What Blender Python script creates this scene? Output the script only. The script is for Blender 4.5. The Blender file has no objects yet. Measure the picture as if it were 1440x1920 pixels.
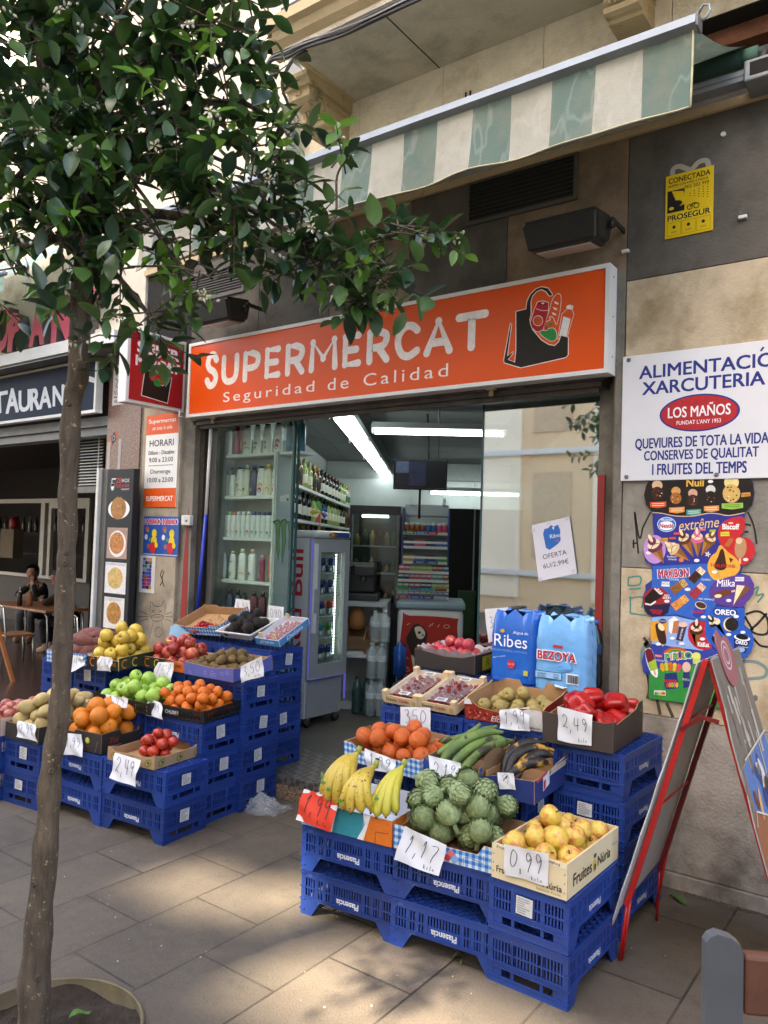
import bpy,bmesh,math,random
import numpy as np
from mathutils import Vector,Matrix,Euler
random.seed(7)
R=math.radians
sc=bpy.context.scene
COL=sc.collection
# camera
F,CX,CY,H=1442.0,720.0,960.0,1.55
v1=np.array([-1241-CX,954-CY,F]);v1/=np.linalg.norm(v1)
AX=-v1
AZ=np.array([0.03,-1,0.04]);AZ=AZ-AZ.dot(AX)*AX;AZ/=np.linalg.norm(AZ)
AY=np.cross(AZ,AX)
if AY[2]<0:AY=-AY
MC=np.array([AX,AY,AZ])
cam=bpy.data.cameras.new('camera');co=bpy.data.objects.new('camera',cam);COL.objects.link(co)
rt,up,bk=MC[:,0],-MC[:,1],-MC[:,2]
co.matrix_world=Matrix(((rt[0],up[0],bk[0],0),(rt[1],up[1],bk[1],0),(rt[2],up[2],bk[2],H),(0,0,0,1)))
cam.sensor_fit='HORIZONTAL';cam.sensor_width=36;cam.lens=36*F/1440
cam.clip_start=0.05;cam.clip_end=300
cam.dof.use_dof=True;cam.dof.focus_distance=3.6;cam.dof.aperture_fstop=10
sc.camera=co
# sky, sun, exposure
SUN_EL,SUN_AZ=R(42),(0.20,0.98)
w=bpy.data.worlds.new('World');sc.world=w;w.use_nodes=True
nt=w.node_tree;bg=nt.nodes['Background']
sky=nt.nodes.new('ShaderNodeTexSky');sky.sky_type='NISHITA';sky.sun_disc=False
sky.sun_elevation=SUN_EL;sky.sun_rotation=math.atan2(-SUN_AZ[0],-SUN_AZ[1]);sky.air_density=1.0;sky.dust_density=3.5
nt.links.new(sky.outputs[0],bg.inputs[0]);bg.inputs[1].default_value=0.15
sl=bpy.data.lights.new('sun','SUN');so=bpy.data.objects.new('sun',sl);COL.objects.link(so)
sl.energy=4.8;sl.angle=R(1.1);sl.color=(1,.93,.8)
sd=Vector((SUN_AZ[0]*math.cos(SUN_EL),SUN_AZ[1]*math.cos(SUN_EL),-math.sin(SUN_EL))).normalized()
so.rotation_euler=sd.to_track_quat('-Z','Y').to_euler();so.location=(-4,-6,16)
sc.view_settings.view_transform='Standard';sc.view_settings.look='None'
sc.view_settings.exposure=2.9
sc.view_settings.use_white_balance=True;sc.view_settings.white_balance_temperature=7200;sc.view_settings.white_balance_tint=12;sc.view_settings.gamma=1
sc.render.engine='CYCLES'
try:
 sc.cycles.use_denoising=True;sc.cycles.max_bounces=8;sc.cycles.transparent_max_bounces=24
 sc.cycles.caustics_reflective=False;sc.cycles.caustics_refractive=False
 sc.cycles.sample_clamp_indirect=6
except Exception:pass
# photo-pixel geometry
def ray(px,py):return MC@np.array([px-CX,py-CY,F])
def G(px,py,z=0.0):
 d=ray(px,py);return Vector(np.array([0,0,H])+d*((z-H)/d[2]))
def W(px,py,y):
 d=ray(px,py);return Vector(np.array([0,0,H])+d*(y/d[1]))
def D(px,py,depth):return Vector(np.array([0,0,H])+ray(px,py)/F*depth)
# materials
MATS={}
def srgb(h):
 c=[int(h[i:i+2],16)/255 for i in(0,2,4)]
 return tuple(x/12.92 if x<=.04045 else((x+.055)/1.055)**2.4 for x in c)
def newmat(name):
 m=bpy.data.materials.new(name);m.use_nodes=True
 return m,m.node_tree,m.node_tree.nodes['Principled BSDF']
def noise(nt,scale,detail=4,rough=.6,coord='Object',stretch=None,w4=False):
 t=nt.nodes.new('ShaderNodeTexCoord');n=nt.nodes.new('ShaderNodeTexNoise')
 n.inputs['Scale'].default_value=scale;n.inputs['Detail'].default_value=detail;n.inputs['Roughness'].default_value=rough
 src=t.outputs[coord]
 if stretch:
  mp=nt.nodes.new('ShaderNodeMapping');mp.inputs['Scale'].default_value=stretch
  nt.links.new(src,mp.inputs[0]);src=mp.outputs[0]
 if w4:
  n.noise_dimensions='4D';oi=nt.nodes.new('ShaderNodeObjectInfo');mm=nt.nodes.new('ShaderNodeMath');mm.operation='MULTIPLY'
  mm.inputs[1].default_value=50;nt.links.new(oi.outputs['Random'],mm.inputs[0]);nt.links.new(mm.outputs[0],n.inputs['W'])
 nt.links.new(src,n.inputs['Vector']);return n
def ramp(nt,src,stops):
 r=nt.nodes.new('ShaderNodeValToRGB');e=r.color_ramp.elements
 while len(e)<len(stops):e.new(.5)
 for k,(p,c)in enumerate(stops):e[k].position=p;e[k].color=(*c,1)
 nt.links.new(src,r.inputs[0]);return r.outputs[0]
def mixc(nt,fac,a,b,mode='MIX'):
 m=nt.nodes.new('ShaderNodeMix');m.data_type='RGBA';m.blend_type=mode
 if isinstance(fac,float):m.inputs[0].default_value=fac
 else:nt.links.new(fac,m.inputs[0])
 for i,x in((6,a),(7,b)):
  if isinstance(x,tuple):m.inputs[i].default_value=(*x,1)
  else:nt.links.new(x,m.inputs[i])
 return m.outputs[2]
def bump(nt,bsdf,src,strength,dist=.01):
 b=nt.nodes.new('ShaderNodeBump');b.inputs['Strength'].default_value=strength;b.inputs['Distance'].default_value=dist
 nt.links.new(src,b.inputs['Height']);nt.links.new(b.outputs[0],bsdf.inputs['Normal'])
def setin(b,k,v):
 if k in b.inputs:b.inputs[k].default_value=v
def mat(name,col,rough=.5,metal=0,var=.12,nscale=9,bmp=0,bscale=60,spec=.5,alpha=1,emit=0,rnd=0,trans=0,dirt=None,coat=0,stretch=None,transl=0):
 if name in MATS:return MATS[name]
 if isinstance(col,str):col=srgb(col)
 m,nt,b=newmat(name);MATS[name]=m
 out=None
 if var:
  n=noise(nt,nscale,5,.65,stretch=stretch,w4=bool(rnd))
  out=ramp(nt,n.outputs[0],[(.3,tuple(c*(1-var)for c in col)),(.7,tuple(min(1,c*(1+var))for c in col))])
 if dirt:
  dc,sc_,lo,hi=dirt
  n2=noise(nt,sc_,8,.7);f=ramp(nt,n2.outputs[0],[(lo,(0,0,0)),(hi,(1,1,1))])
  out=mixc(nt,f,out if out else tuple(col),srgb(dc)if isinstance(dc,str)else dc)
 if rnd:
  oi=nt.nodes.new('ShaderNodeObjectInfo')
  hs=nt.nodes.new('ShaderNodeHueSaturation')
  mr=nt.nodes.new('ShaderNodeMapRange');mr.inputs[3].default_value=1-rnd;mr.inputs[4].default_value=1+rnd
  nt.links.new(oi.outputs['Random'],mr.inputs[0]);nt.links.new(mr.outputs[0],hs.inputs['Value'])
  if out:nt.links.new(out,hs.inputs['Color'])
  else:hs.inputs['Color'].default_value=(*col,1)
  out=hs.outputs[0]
 if out:nt.links.new(out,b.inputs['Base Color'])
 else:b.inputs['Base Color'].default_value=(*col,1)
 b.inputs['Roughness'].default_value=rough;b.inputs['Metallic'].default_value=metal
 setin(b,'Specular IOR Level',spec);setin(b,'Transmission Weight',trans);setin(b,'Coat Weight',coat)
 if alpha<1:b.inputs['Alpha'].default_value=alpha
 if emit:
  b.inputs['Emission Color'].default_value=(*col,1);b.inputs['Emission Strength'].default_value=emit
 if bmp:
  n3=noise(nt,bscale,6,.6,stretch=stretch);bump(nt,b,n3.outputs[0],bmp)
 if transl:
  t=nt.nodes.new('ShaderNodeBsdfTranslucent');mx=nt.nodes.new('ShaderNodeMixShader');mx.inputs[0].default_value=transl
  if out:nt.links.new(out,t.inputs[0])
  else:t.inputs[0].default_value=(*col,1)
  o=nt.nodes['Material Output'];nt.links.new(b.outputs[0],mx.inputs[1]);nt.links.new(t.outputs[0],mx.inputs[2]);nt.links.new(mx.outputs[0],o.inputs[0])
 return m
def ink(h,rough=.45):
 return mat('ink_'+h+('' if rough==.45 else '_%d'%(rough*100)),h,rough,var=.10,nscale=45,spec=.35)
def glassmat(name,refl,tint=(1,1,1),rough=.0,rcol=(1,1,1)):
 if name in MATS:return MATS[name]
 m=bpy.data.materials.new(name);m.use_nodes=True;nt=m.node_tree;nt.nodes.clear();MATS[name]=m
 o=nt.nodes.new('ShaderNodeOutputMaterial');t=nt.nodes.new('ShaderNodeBsdfTransparent');g=nt.nodes.new('ShaderNodeBsdfGlossy')
 t.inputs[0].default_value=(*tint,1);g.inputs['Roughness'].default_value=rough;g.inputs[0].default_value=(*rcol,1)
 x=nt.nodes.new('ShaderNodeMixShader');fr=nt.nodes.new('ShaderNodeLayerWeight');pw=nt.nodes.new('ShaderNodeMath');pw.operation='POWER';pw.inputs[1].default_value=4
 a=nt.nodes.new('ShaderNodeMath');a.operation='MULTIPLY_ADD';a.use_clamp=True;a.inputs[1].default_value=.7;a.inputs[2].default_value=refl
 nt.links.new(fr.outputs['Facing'],pw.inputs[0]);nt.links.new(pw.outputs[0],a.inputs[0]);nt.links.new(a.outputs[0],x.inputs[0])
 nt.links.new(t.outputs[0],x.inputs[1]);nt.links.new(g.outputs[0],x.inputs[2]);nt.links.new(x.outputs[0],o.inputs[0])
 return m
 # mesh builder
class MB:
 def __init__(s):s.v=[];s.f=[];s.m=[];s.mats=[];s.sm=[]
 def mi(s,m):
  if m not in s.mats:s.mats.append(m)
  return s.mats.index(m)
 def add(s,vs,fs,m,M=None,smooth=False):
  o=len(s.v);i=s.mi(m)
  for p in vs:
   p=Vector(p);s.v.append(M@p if M else p)
  for f in fs:s.f.append([o+k for k in f]);s.m.append(i);s.sm.append(smooth)
  return s
 def box(s,a,b,m,M=None):
  x0,y0,z0=a;x1,y1,z1=b
  return s.add([(x0,y0,z0),(x1,y0,z0),(x1,y1,z0),(x0,y1,z0),(x0,y0,z1),(x1,y0,z1),(x1,y1,z1),(x0,y1,z1)],[(0,3,2,1),(4,5,6,7),(0,1,5,4),(1,2,6,5),(2,3,7,6),(3,0,4,7)],m,M)
 def bbox(s,a,b,m,r=.006,M=None):
  bm=bmesh.new();bmesh.ops.create_cube(bm,size=1)
  a=Vector(a);b=Vector(b)
  for v in bm.verts:v.co=Vector((a[i]+(b[i]-a[i])*(v.co[i]+.5)for i in range(3)))
  bmesh.ops.bevel(bm,geom=bm.edges[:],offset=r,segments=2,affect='EDGES',profile=.5)
  s.bm(bm,m,M);return s
 def bm(s,bm,m,M=None,smooth=False):
  bm.verts.index_update()
  s.add([v.co.copy()for v in bm.verts],[[v.index for v in f.verts]for f in bm.faces],m,M,smooth);bm.free();return s
 def tube(s,pts,r,m,n=8,cap=True,M=None,smooth=True):
  pts=[Vector(p)for p in pts];rs=r if isinstance(r,(list,tuple))else[r]*len(pts)
  vs=[];fs=[];ref=None
  for k,p in enumerate(pts):
   t=(pts[min(k+1,len(pts)-1)]-pts[max(k-1,0)]).normalized()
   if ref is None:ref=t.orthogonal().normalized()
   ref=(ref-t*ref.dot(t)).normalized();bn=t.cross(ref)
   for j in range(n):
    a=2*math.pi*j/n;vs.append(p+(ref*math.cos(a)+bn*math.sin(a))*rs[k])
  for k in range(len(pts)-1):
   for j in range(n):fs.append((k*n+j,k*n+(j+1)%n,(k+1)*n+(j+1)%n,(k+1)*n+j))
  if cap:fs.append(tuple(range(n-1,-1,-1)));fs.append(tuple((len(pts)-1)*n+j for j in range(n)))
  return s.add(vs,fs,m,M,smooth)
 def lathe(s,prof,m,n=16,M=None,lob=None,smooth=True):
  vs=[];fs=[]
  for(r,z)in prof:
   for j in range(n):
    a=2*math.pi*j/n;q=r*(lob(a,z)if lob else 1);vs.append((q*math.cos(a),q*math.sin(a),z))
  for k in range(len(prof)-1):
   for j in range(n):fs.append((k*n+j,k*n+(j+1)%n,(k+1)*n+(j+1)%n,(k+1)*n+j))
  fs.append(tuple(range(n-1,-1,-1)));fs.append(tuple((len(prof)-1)*n+j for j in range(n)))
  return s.add(vs,fs,m,M,smooth)
 def prism(s,pts,axis,a,b,m,M=None):
  n=len(pts);f=lambda p,t:{0:(t,p[0],p[1]),1:(p[0],t,p[1]),2:(p[0],p[1],t)}[axis]
  vs=[f(p,a)for p in pts]+[f(p,b)for p in pts]
  fs=[tuple(range(n)),tuple(range(2*n-1,n-1,-1))]+[(k,k+n,(k+1)%n+n,(k+1)%n)for k in range(n)]
  return s.add(vs,fs,m,M)
 def grid(s,fn,nu,nv,m,smooth=True,M=None):
  vs=[fn(i/nu,j/nv)for j in range(nv+1)for i in range(nu+1)]
  fs=[(j*(nu+1)+i,j*(nu+1)+i+1,(j+1)*(nu+1)+i+1,(j+1)*(nu+1)+i)for j in range(nv)for i in range(nu)]
  return s.add(vs,fs,m,M,smooth)
 def mesh(s,name,fix=True):
  me=bpy.data.meshes.new(name);me.from_pydata([tuple(v)for v in s.v],[],s.f)
  for m in s.mats:me.materials.append(m)
  me.polygons.foreach_set('material_index',s.m);me.polygons.foreach_set('use_smooth',s.sm)
  if fix:
   b=bmesh.new();b.from_mesh(me);bmesh.ops.recalc_face_normals(b,faces=b.faces[:]);b.to_mesh(me);b.free()
  me.update();return me
 def obj(s,name,parent=None,fix=True,loc=None,world=False):
  if world and parent is not None:
   d=Vector(parent.location);s.v=[p-d for p in s.v]
  if loc is not None and parent is None:
   d=Vector(loc);s.v=[p-d for p in s.v]
  o=bpy.data.objects.new(name,s.mesh(name,fix));COL.objects.link(o);o.parent=parent
  if loc is not None and parent is None:o.location=loc
  return o
def tag(o,label=None,cat=None,group=None,kind=None):
 if label:o['label']=label
 if cat:o['category']=cat
 if group:o['group']=group
 if kind:o['kind']=kind
 return o
def thing(name,label,cat,loc=(0,0,0),rot=(0,0,0),group=None):
 o=bpy.data.objects.new(name,None);COL.objects.link(o);o.empty_display_size=.1
 o.location=loc;o.rotation_euler=rot;return tag(o,label,cat,group)
def inst(me,name,parent=None,M=None):
 o=bpy.data.objects.new(name,me);COL.objects.link(o);o.parent=parent
 if M is not None:o.matrix_local=M
 return o
def copy_tree(o,M=None,parent=None,children=None):
 c=o.copy();COL.objects.link(c);c.parent=parent
 if M is not None:c.matrix_world=M
 for ch in o.children:copy_tree(ch,None,c)
 return c
 # flat artwork: lettering, logos, pictures
TXT={}
def text2d(s,bold=0.0,space=1.0,shear=0.0,res=3):
 k=(s,bold,space,shear,res)
 if k not in TXT:
  c=bpy.data.curves.new('t','FONT');c.body=s;c.offset=bold;c.space_character=space;c.shear=shear
  c.resolution_u=res;c.fill_mode='FRONT';c.size=1
  o=bpy.data.objects.new('t',c);me=o.to_mesh()
  vs=[(v.co.x,v.co.y)for v in me.vertices];fs=[tuple(p.vertices)for p in me.polygons]
  o.to_mesh_clear();bpy.data.objects.remove(o);bpy.data.curves.remove(c)
  xs=[v[0]for v in vs];ys=[v[1]for v in vs]
  TXT[k]=(vs,fs,min(xs),max(xs),min(ys),max(ys))
 return TXT[k]
class Art(MB):
 """shapes in a flat (u, v) frame; fn(u, v, n) gives the point in space, n the height above the sheet"""
 def __init__(s,fn,step=.0005):super().__init__();s.fn=fn;s.step=step;s.layer=1
 def up(s):s.layer+=1;return s
 def poly(s,pts,c,lay=None,rough=.45):
  n=(lay if lay is not None else s.layer)*s.step
  m=c if not isinstance(c,str)else ink(c,rough)
  s.add([s.fn(u,v,n)for u,v in pts],[tuple(range(len(pts)))],m)
  if lay is None:s.layer+=1
  return s
 def rect(s,u0,v0,u1,v1,c,lay=None):return s.poly([(u0,v0),(u1,v0),(u1,v1),(u0,v1)],c,lay)
 def ell(s,u,v,a,b,c,lay=None,n=24,rot=0):
  return s.poly([(u+a*math.cos(t)*math.cos(rot)-b*math.sin(t)*math.sin(rot),v+a*math.cos(t)*math.sin(rot)+b*math.sin(t)*math.cos(rot))for t in[2*math.pi*k/n for k in range(n)]],c,lay)
 def stroke(s,pts,wd,c,lay=None):
  n=(lay if lay is not None else s.layer)*s.step;m=c if not isinstance(c,str)else ink(c)
  P=[Vector(p)for p in pts];L=[];
  for k,p in enumerate(P):
   t=(P[min(k+1,len(P)-1)]-P[max(k-1,0)])
   if t.length<1e-9:t=Vector((1,0))
   t.normalize();q=Vector((-t.y,t.x))*wd/2;L+=[p+q,p-q]
  s.add([s.fn(p.x,p.y,n)for p in L],[(2*k,2*k+1,2*k+3,2*k+2)for k in range(len(P)-1)],m)
  if lay is None:s.layer+=1
  return s
 def text(s,st,u,v,h,c,w=None,bold=0.0,align='c',rot=0,space=1.0,shear=0.0,lay=None,res=3):
  """h: height of the lettering, w: fits the width; (u, v) the centre (or left middle)"""
  vs,fs,x0,x1,y0,y1=text2d(st,0,space,shear,res)
  sy=h/(y1-y0);sx=w/(x1-x0)if w else sy;bd=min(bold,.06)*sy*.9
  cr,sr=math.cos(rot),math.sin(rot);l0=lay if lay is not None else s.layer
  m=c if not isinstance(c,str)else ink(c)
  for i,(ox,oy)in enumerate([(-1,-.7),(1,-.7),(-1,.7),(1,.7)]if bold>0 else[(0,0)]):
   pts=[];n=(l0+.12*i)*s.step
   for x,y in vs:
    a=(x-(x0 if align=='l' else(x0+x1)/2))*sx+ox*bd;b=(y-(y0+y1)/2)*sy+oy*bd
    pts.append(s.fn(u+a*cr-b*sr,v+a*sr+b*cr,n))
   s.add(pts,fs,m)
  if lay is None:s.layer+=1
  return s
def frame(o,u,v):
 o,u,v=Vector(o),Vector(u).normalized(),Vector(v).normalized();n=u.cross(v)
 return lambda a,b,c:o+u*a+v*b+n*c
def wall(y,off=0.0):return lambda a,b,c:Vector((a,y-off-c,b))
def pxwall(y):return lambda a,b,c:W(a,b,y)-Vector((0,c,0))
def smooth_poly(pts,n=4,closed=True):
 P=[Vector(p)for p in pts];o=[];N=len(P)
 rng=range(N)if closed else range(N-1)
 for k in rng:
  g=(lambda i:P[i%N])if closed else(lambda i:P[max(0,min(N-1,i))])
  a,b,c,d=g(k-1),g(k),g(k+1),g(k+2)
  for j in range(n):
   t=j/n;o.append(tuple(.5*((2*b)+(c-a)*t+(2*a-5*b+4*c-d)*t*t+(3*b-a-3*c+d)*t**3)))
 if not closed:o.append(tuple(P[-1]))
 return o
class PxArt(Art):
 """artwork on a facade sheet (plane y), its outlines given in photo pixels"""
 def __init__(s,y,step=.0005):super().__init__(wall(y),step);s.y=y
 def c(s,p):q=W(p[0],p[1],s.y);return(q.x,q.z)
 def sc(s,p):a=s.c((p[0],p[1]-5));b=s.c((p[0],p[1]+5));return(a[1]-b[1])/10
 def poly(s,pts,c,lay=None,rough=.45):return super().poly([s.c(p)for p in pts],c,lay,rough)
 def stroke(s,pts,wd,c,lay=None):return super().stroke([s.c(p)for p in pts],wd*s.sc(pts[0]),c,lay)
 def text(s,st,u,v,h,c,w=None,**k):
  p=s.c((u,v));q=s.sc((u,v));ww=None
  if w:a=s.c((u-w/2,v));b=s.c((u+w/2,v));ww=b[0]-a[0]
  return super().text(st,p[0],p[1],h*q,c,ww,**k)
  # THE SETTING
YF=3.743
M_stone=lambda n,c,d,**k:mat(n,c,.85,var=.16,nscale=5.5,bmp=.4,bscale=70,dirt=(d,3.2,.46,.68),**k)
m_beige=M_stone('beige_stone','bfae92','94805f');m_dark=M_stone('dark_slate','5c574f','423d36');m_brown=M_stone('brown_stone','85705a','5e4d3c')
m_plinth=M_stone('plinth_stone','a2978a','6a6056');m_greyslab=M_stone('grey_slab','888378','6a6459')
m_jamb=M_stone('jamb_stone','7d776c','55504a')
m_stucco=mat('cream_stucco','ece0c8',.95,var=.14,nscale=6,bmp=1,bscale=60,dirt=('bba98a',3.5,.5,.75))
m_soffit=mat('grey_soffit','bdb3a2',.95,var=.14,nscale=4,bmp=.6,bscale=40,dirt=('8d8373',2.5,.5,.75))
m_cornice=mat('stained_cornice','bda884',.9,var=.12,nscale=5,bmp=.4,bscale=50,dirt=('4d4133',4.5,.55,.72))
m_black=mat('dark_recess','14120f',.9,var=.2)
m_alu=mat('aluminium','868d93',.6,.4,var=.06,nscale=20)
m_alud=mat('dull_metal','6c6a66',.5,.6,var=.15,nscale=14,bmp=.1)
m_white=mat('white_paint','d9dad8',.5,var=.05);m_wmetal=mat('white_frame','c8c8c2',.4,var=.08)
m_steel=mat('brown_steel','4c443d',.55,.4,var=.2,nscale=12,dirt=('2c2723',7,.45,.7))
def pavement_mat():
 m,nt,b=newmat('grey_flagstone')
 tc=nt.nodes.new('ShaderNodeTexCoord');mp=nt.nodes.new('ShaderNodeMapping')
 mp.inputs['Rotation'].default_value=(0,0,R(-90));nt.links.new(tc.outputs['Object'],mp.inputs[0])
 br=nt.nodes.new('ShaderNodeTexBrick');br.offset=.5;br.inputs['Scale'].default_value=1
 br.inputs['Brick Width'].default_value=.573;br.inputs['Row Height'].default_value=.372;br.inputs['Mortar Size'].default_value=.0048
 br.inputs['Mortar Smooth'].default_value=.1;br.inputs['Bias'].default_value=0
 br.inputs['Color1'].default_value=(*srgb('4b433a'),1);br.inputs['Color2'].default_value=(*srgb('5e5449'),1);br.inputs['Mortar'].default_value=(*srgb('1f1b18'),1)
 nt.links.new(mp.outputs[0],br.inputs['Vector'])
 n1=noise(nt,1.6,8,.7);n2=noise(nt,130,3,.7);n3=noise(nt,6,7,.75)
 c=mixc(nt,ramp(nt,n1.outputs[0],[(.35,(0,0,0)),(.75,(.75,)*3)]),br.outputs[0],srgb('6b6152'))
 c=mixc(nt,ramp(nt,n2.outputs[0],[(.4,(.8,)*3),(.65,(1.12,)*3)]),(0,0,0),c,'MIX')
 c=mixc(nt,ramp(nt,n3.outputs[0],[(.55,(0,0,0)),(.78,(.7,)*3)]),c,srgb('35312c'))
 nt.links.new(c,b.inputs['Base Color']);b.inputs['Roughness'].default_value=.62
 rr=ramp(nt,n3.outputs[0],[(.3,(.5,)*3),(.7,(.78,)*3)]);nt.links.new(rr,b.inputs['Roughness'])
 ad=nt.nodes.new('ShaderNodeMath');ad.operation='MULTIPLY_ADD';ad.inputs[1].default_value=-1.6
 nt.links.new(br.outputs['Fac'],ad.inputs[0]);nt.links.new(n2.outputs[0],ad.inputs[2]);bump(nt,b,ad.outputs[0],.6,.005)
 return m
pv=MB();hx,hy,hr=-2.24,1.36,.29
ringp=[(hx+hr*math.cos(2*math.pi*k/48),hy+hr*math.sin(2*math.pi*k/48))for k in range(48)]
PVM=pavement_mat();X0,X1,Y0,Y1=-40,40,-40,YF+.3
def edgept(a):
 c,s_=math.cos(a),math.sin(a);t=min(((X1-hx)/c if c>0 else(X0-hx)/c)if abs(c)>1e-6 else 1e9,((Y1-hy)/s_ if s_>0 else(Y0-hy)/s_)if abs(s_)>1e-6 else 1e9)
 return(hx+c*t,hy+s_*t)
outer=[edgept(2*math.pi*k/48)for k in range(48)]
corner={}
for k in range(48):
 a,b=outer[k],outer[(k+1)%48];q=[(*a,0),(*b,0)]
 if abs(a[0]-b[0])>1e-6 and abs(a[1]-b[1])>1e-6:
  q=[(*a,0),(X1 if max(a[0],b[0])>X1-1e-6 else X0,Y1 if max(a[1],b[1])>Y1-1e-6 else Y0,0),(*b,0)]
 pv.add([(*ringp[k],0)]+q+[(*ringp[(k+1)%48],0)],[tuple(range(len(q)+2))],PVM)
o=pv.obj('pavement',loc=(-2.23,1.405,0));tag(o,kind='structure')
sb=MB();sb.grid(lambda u,v:(hx+v*hr*math.cos(2*math.pi*u),hy+v*hr*math.sin(2*math.pi*u),-.03+.02*math.sin(u*31+v*9)*v+.012*random.random()),40,12,mat('pit_soil','33291f',1,var=.4,nscale=40,bmp=1,bscale=90))
tag(sb.obj('soil',loc=(hx,hy,-.03)),kind='structure')
rb=MB();m_ring=mat('worn_metal_ring','6a5f45',.6,.3,var=.3,nscale=10,dirt=('5b5040',8,.4,.7))
rb.lathe([(.288,-.06),(.288,.012),(.290,.015),(.298,.015),(.301,.010),(.301,-.06)],m_ring,64)
o=rb.obj('tree_pit_edging',loc=None);o.location=(hx,hy,0);tag(o,'round yellowish metal edging ring set in the pavement round the tree','edging')
# the shop building
bld=thing('apartment_building','old stone fronted apartment building with a cream stucco upper wall over the supermarket','building',(-1.3,YF,0))
def part(name,mb,parent=bld,**k):return mb.obj(name,parent,world=True,**k)
cl=MB();g=.002
def slab(x0,x1,z0,z1,m,pr=0):cl.bbox((x0+g,YF-pr,z0+g),(x1-g,YF+.22,z1-g),m,.0015)
for xa,xb in((-1.30,.15),(.15,1.6),(1.6,3.2),(3.2,6)):
 slab(xa,xb,.07,.77,m_plinth,.012);slab(xa,xb,.77,1.463,m_beige);slab(xa,xb,1.463,1.96,m_greyslab)
 slab(xa,xb,1.96,2.885,m_beige);slab(xa,xb,2.885,3.62,m_dark);slab(xa,xb,0,.07,m_plinth,.03)
for xa,xb,m in((-1.97,-1.30,m_brown),(-2.62,-1.97,m_dark),(-3.25,-2.62,m_brown),(-3.9,-3.25,m_dark),(-4.61,-3.9,m_dark)):
 slab(xa,xb,2.80,3.62,m)
part('stone_cladding',cl)
bk=MB();bk.box((-5.18,YF+.012,2.8),(6,YF+.24,3.63),m_black)
bk.box((-5.2,YF+.30,3.60),(6,YF+.34,4.12),m_dark)
bk.box((-5.2,YF-.02,3.615),(6,YF+.31,3.655),m_cornice)
part('backing_wall',bk)
lt=MB();lt.box((-5.2,YF+.10,3.99),(6,YF+.30,4.075),mat('rusty_lintel','7a4d36',.8,.2,var=.35,nscale=9,bmp=.3,dirt=('3c2c24',4,.5,.7)))
part('steel_lintel',lt)
uw=MB();[uw.bbox((xa+.0015,YF,4.085),(xb-.0015,YF+.3,4.40),m_stucco,.003)for xa,xb in zip((-5.2,-4.2,-3.05,-2.42,-1.78,-1.1,-.4,1),(-4.2,-3.05,-2.42,-1.78,-1.1,-.4,1,6))];uw.box((-5.2,YF+.02,4.4),(6,YF+.3,7),m_stucco)
uw.box((-5.2,YF-.004,4.08),(6,YF+.29,4.086),m_black)
for xx in(-2.262,-2.232):uw.box((xx-.006,YF-.002,4.105),(xx+.006,YF+.01,4.165),m_black)
part('upper_wall',uw)
bal=MB();bx0=-3.22
bal.box((bx0+.1,YF-.62,4.375),(6,YF+.02,4.40),m_soffit)
bal.prism([(YF-.70,4.56),(YF-.70,4.50),(YF-.665,4.485),(YF-.65,4.44),(YF-.615,4.41),(YF-.60,4.372),(YF-.56,4.372),(YF-.56,4.56)],0,bx0,6,m_cornice)
bal.prism([(bx0-.0,4.56),(bx0-.0,4.50),(bx0+.035,4.485),(bx0+.05,4.44),(bx0+.085,4.41),(bx0+.1,4.372),(bx0+.14,4.372),(bx0+.14,4.56)],1,YF-.562,YF+.02,m_cornice)
bal.box((bx0+.05,YF-.66,4.555),(6,YF+.02,4.60),m_cornice)
for k in range(7):bal.box((-2.45+k*1.02,YF-.6,4.371),(-2.446+k*1.02,YF,4.3755),m_black)
bo=part('balcony',bal)
ral=MB();m_iron=mat('balcony_iron','6f6862',.6,.5,var=.25,nscale=15)
ral.box((bx0+.08,YF-.645,4.615),(6,YF-.615,4.63),m_steel)
for k in range(46):
 x=bx0+.1+k*.11
 ral.tube([(x,YF-.63,4.62),(x,YF-.63,4.68),(x+.02,YF-.67,4.74),(x-.01,YF-.7,4.80),(x,YF-.63,4.88),(x,YF-.63,5.4)],[.008,.014,.02,.016,.008,.007],m_iron,6)
ral.box((bx0+.08,YF-.645,5.39),(6,YF-.615,5.42),m_steel)
r_=ral.obj('railing',bo);r_.location=(0,0,0)
for v in r_.data.vertices:v.co-=bld.location
bd=MB();bd.box((-3.0,YF+.0,4.60),(-1.9,YF+.03,6.6),mat('shutter_blue','3c4664',.5,var=.1));part('balcony_door',bd)
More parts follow.
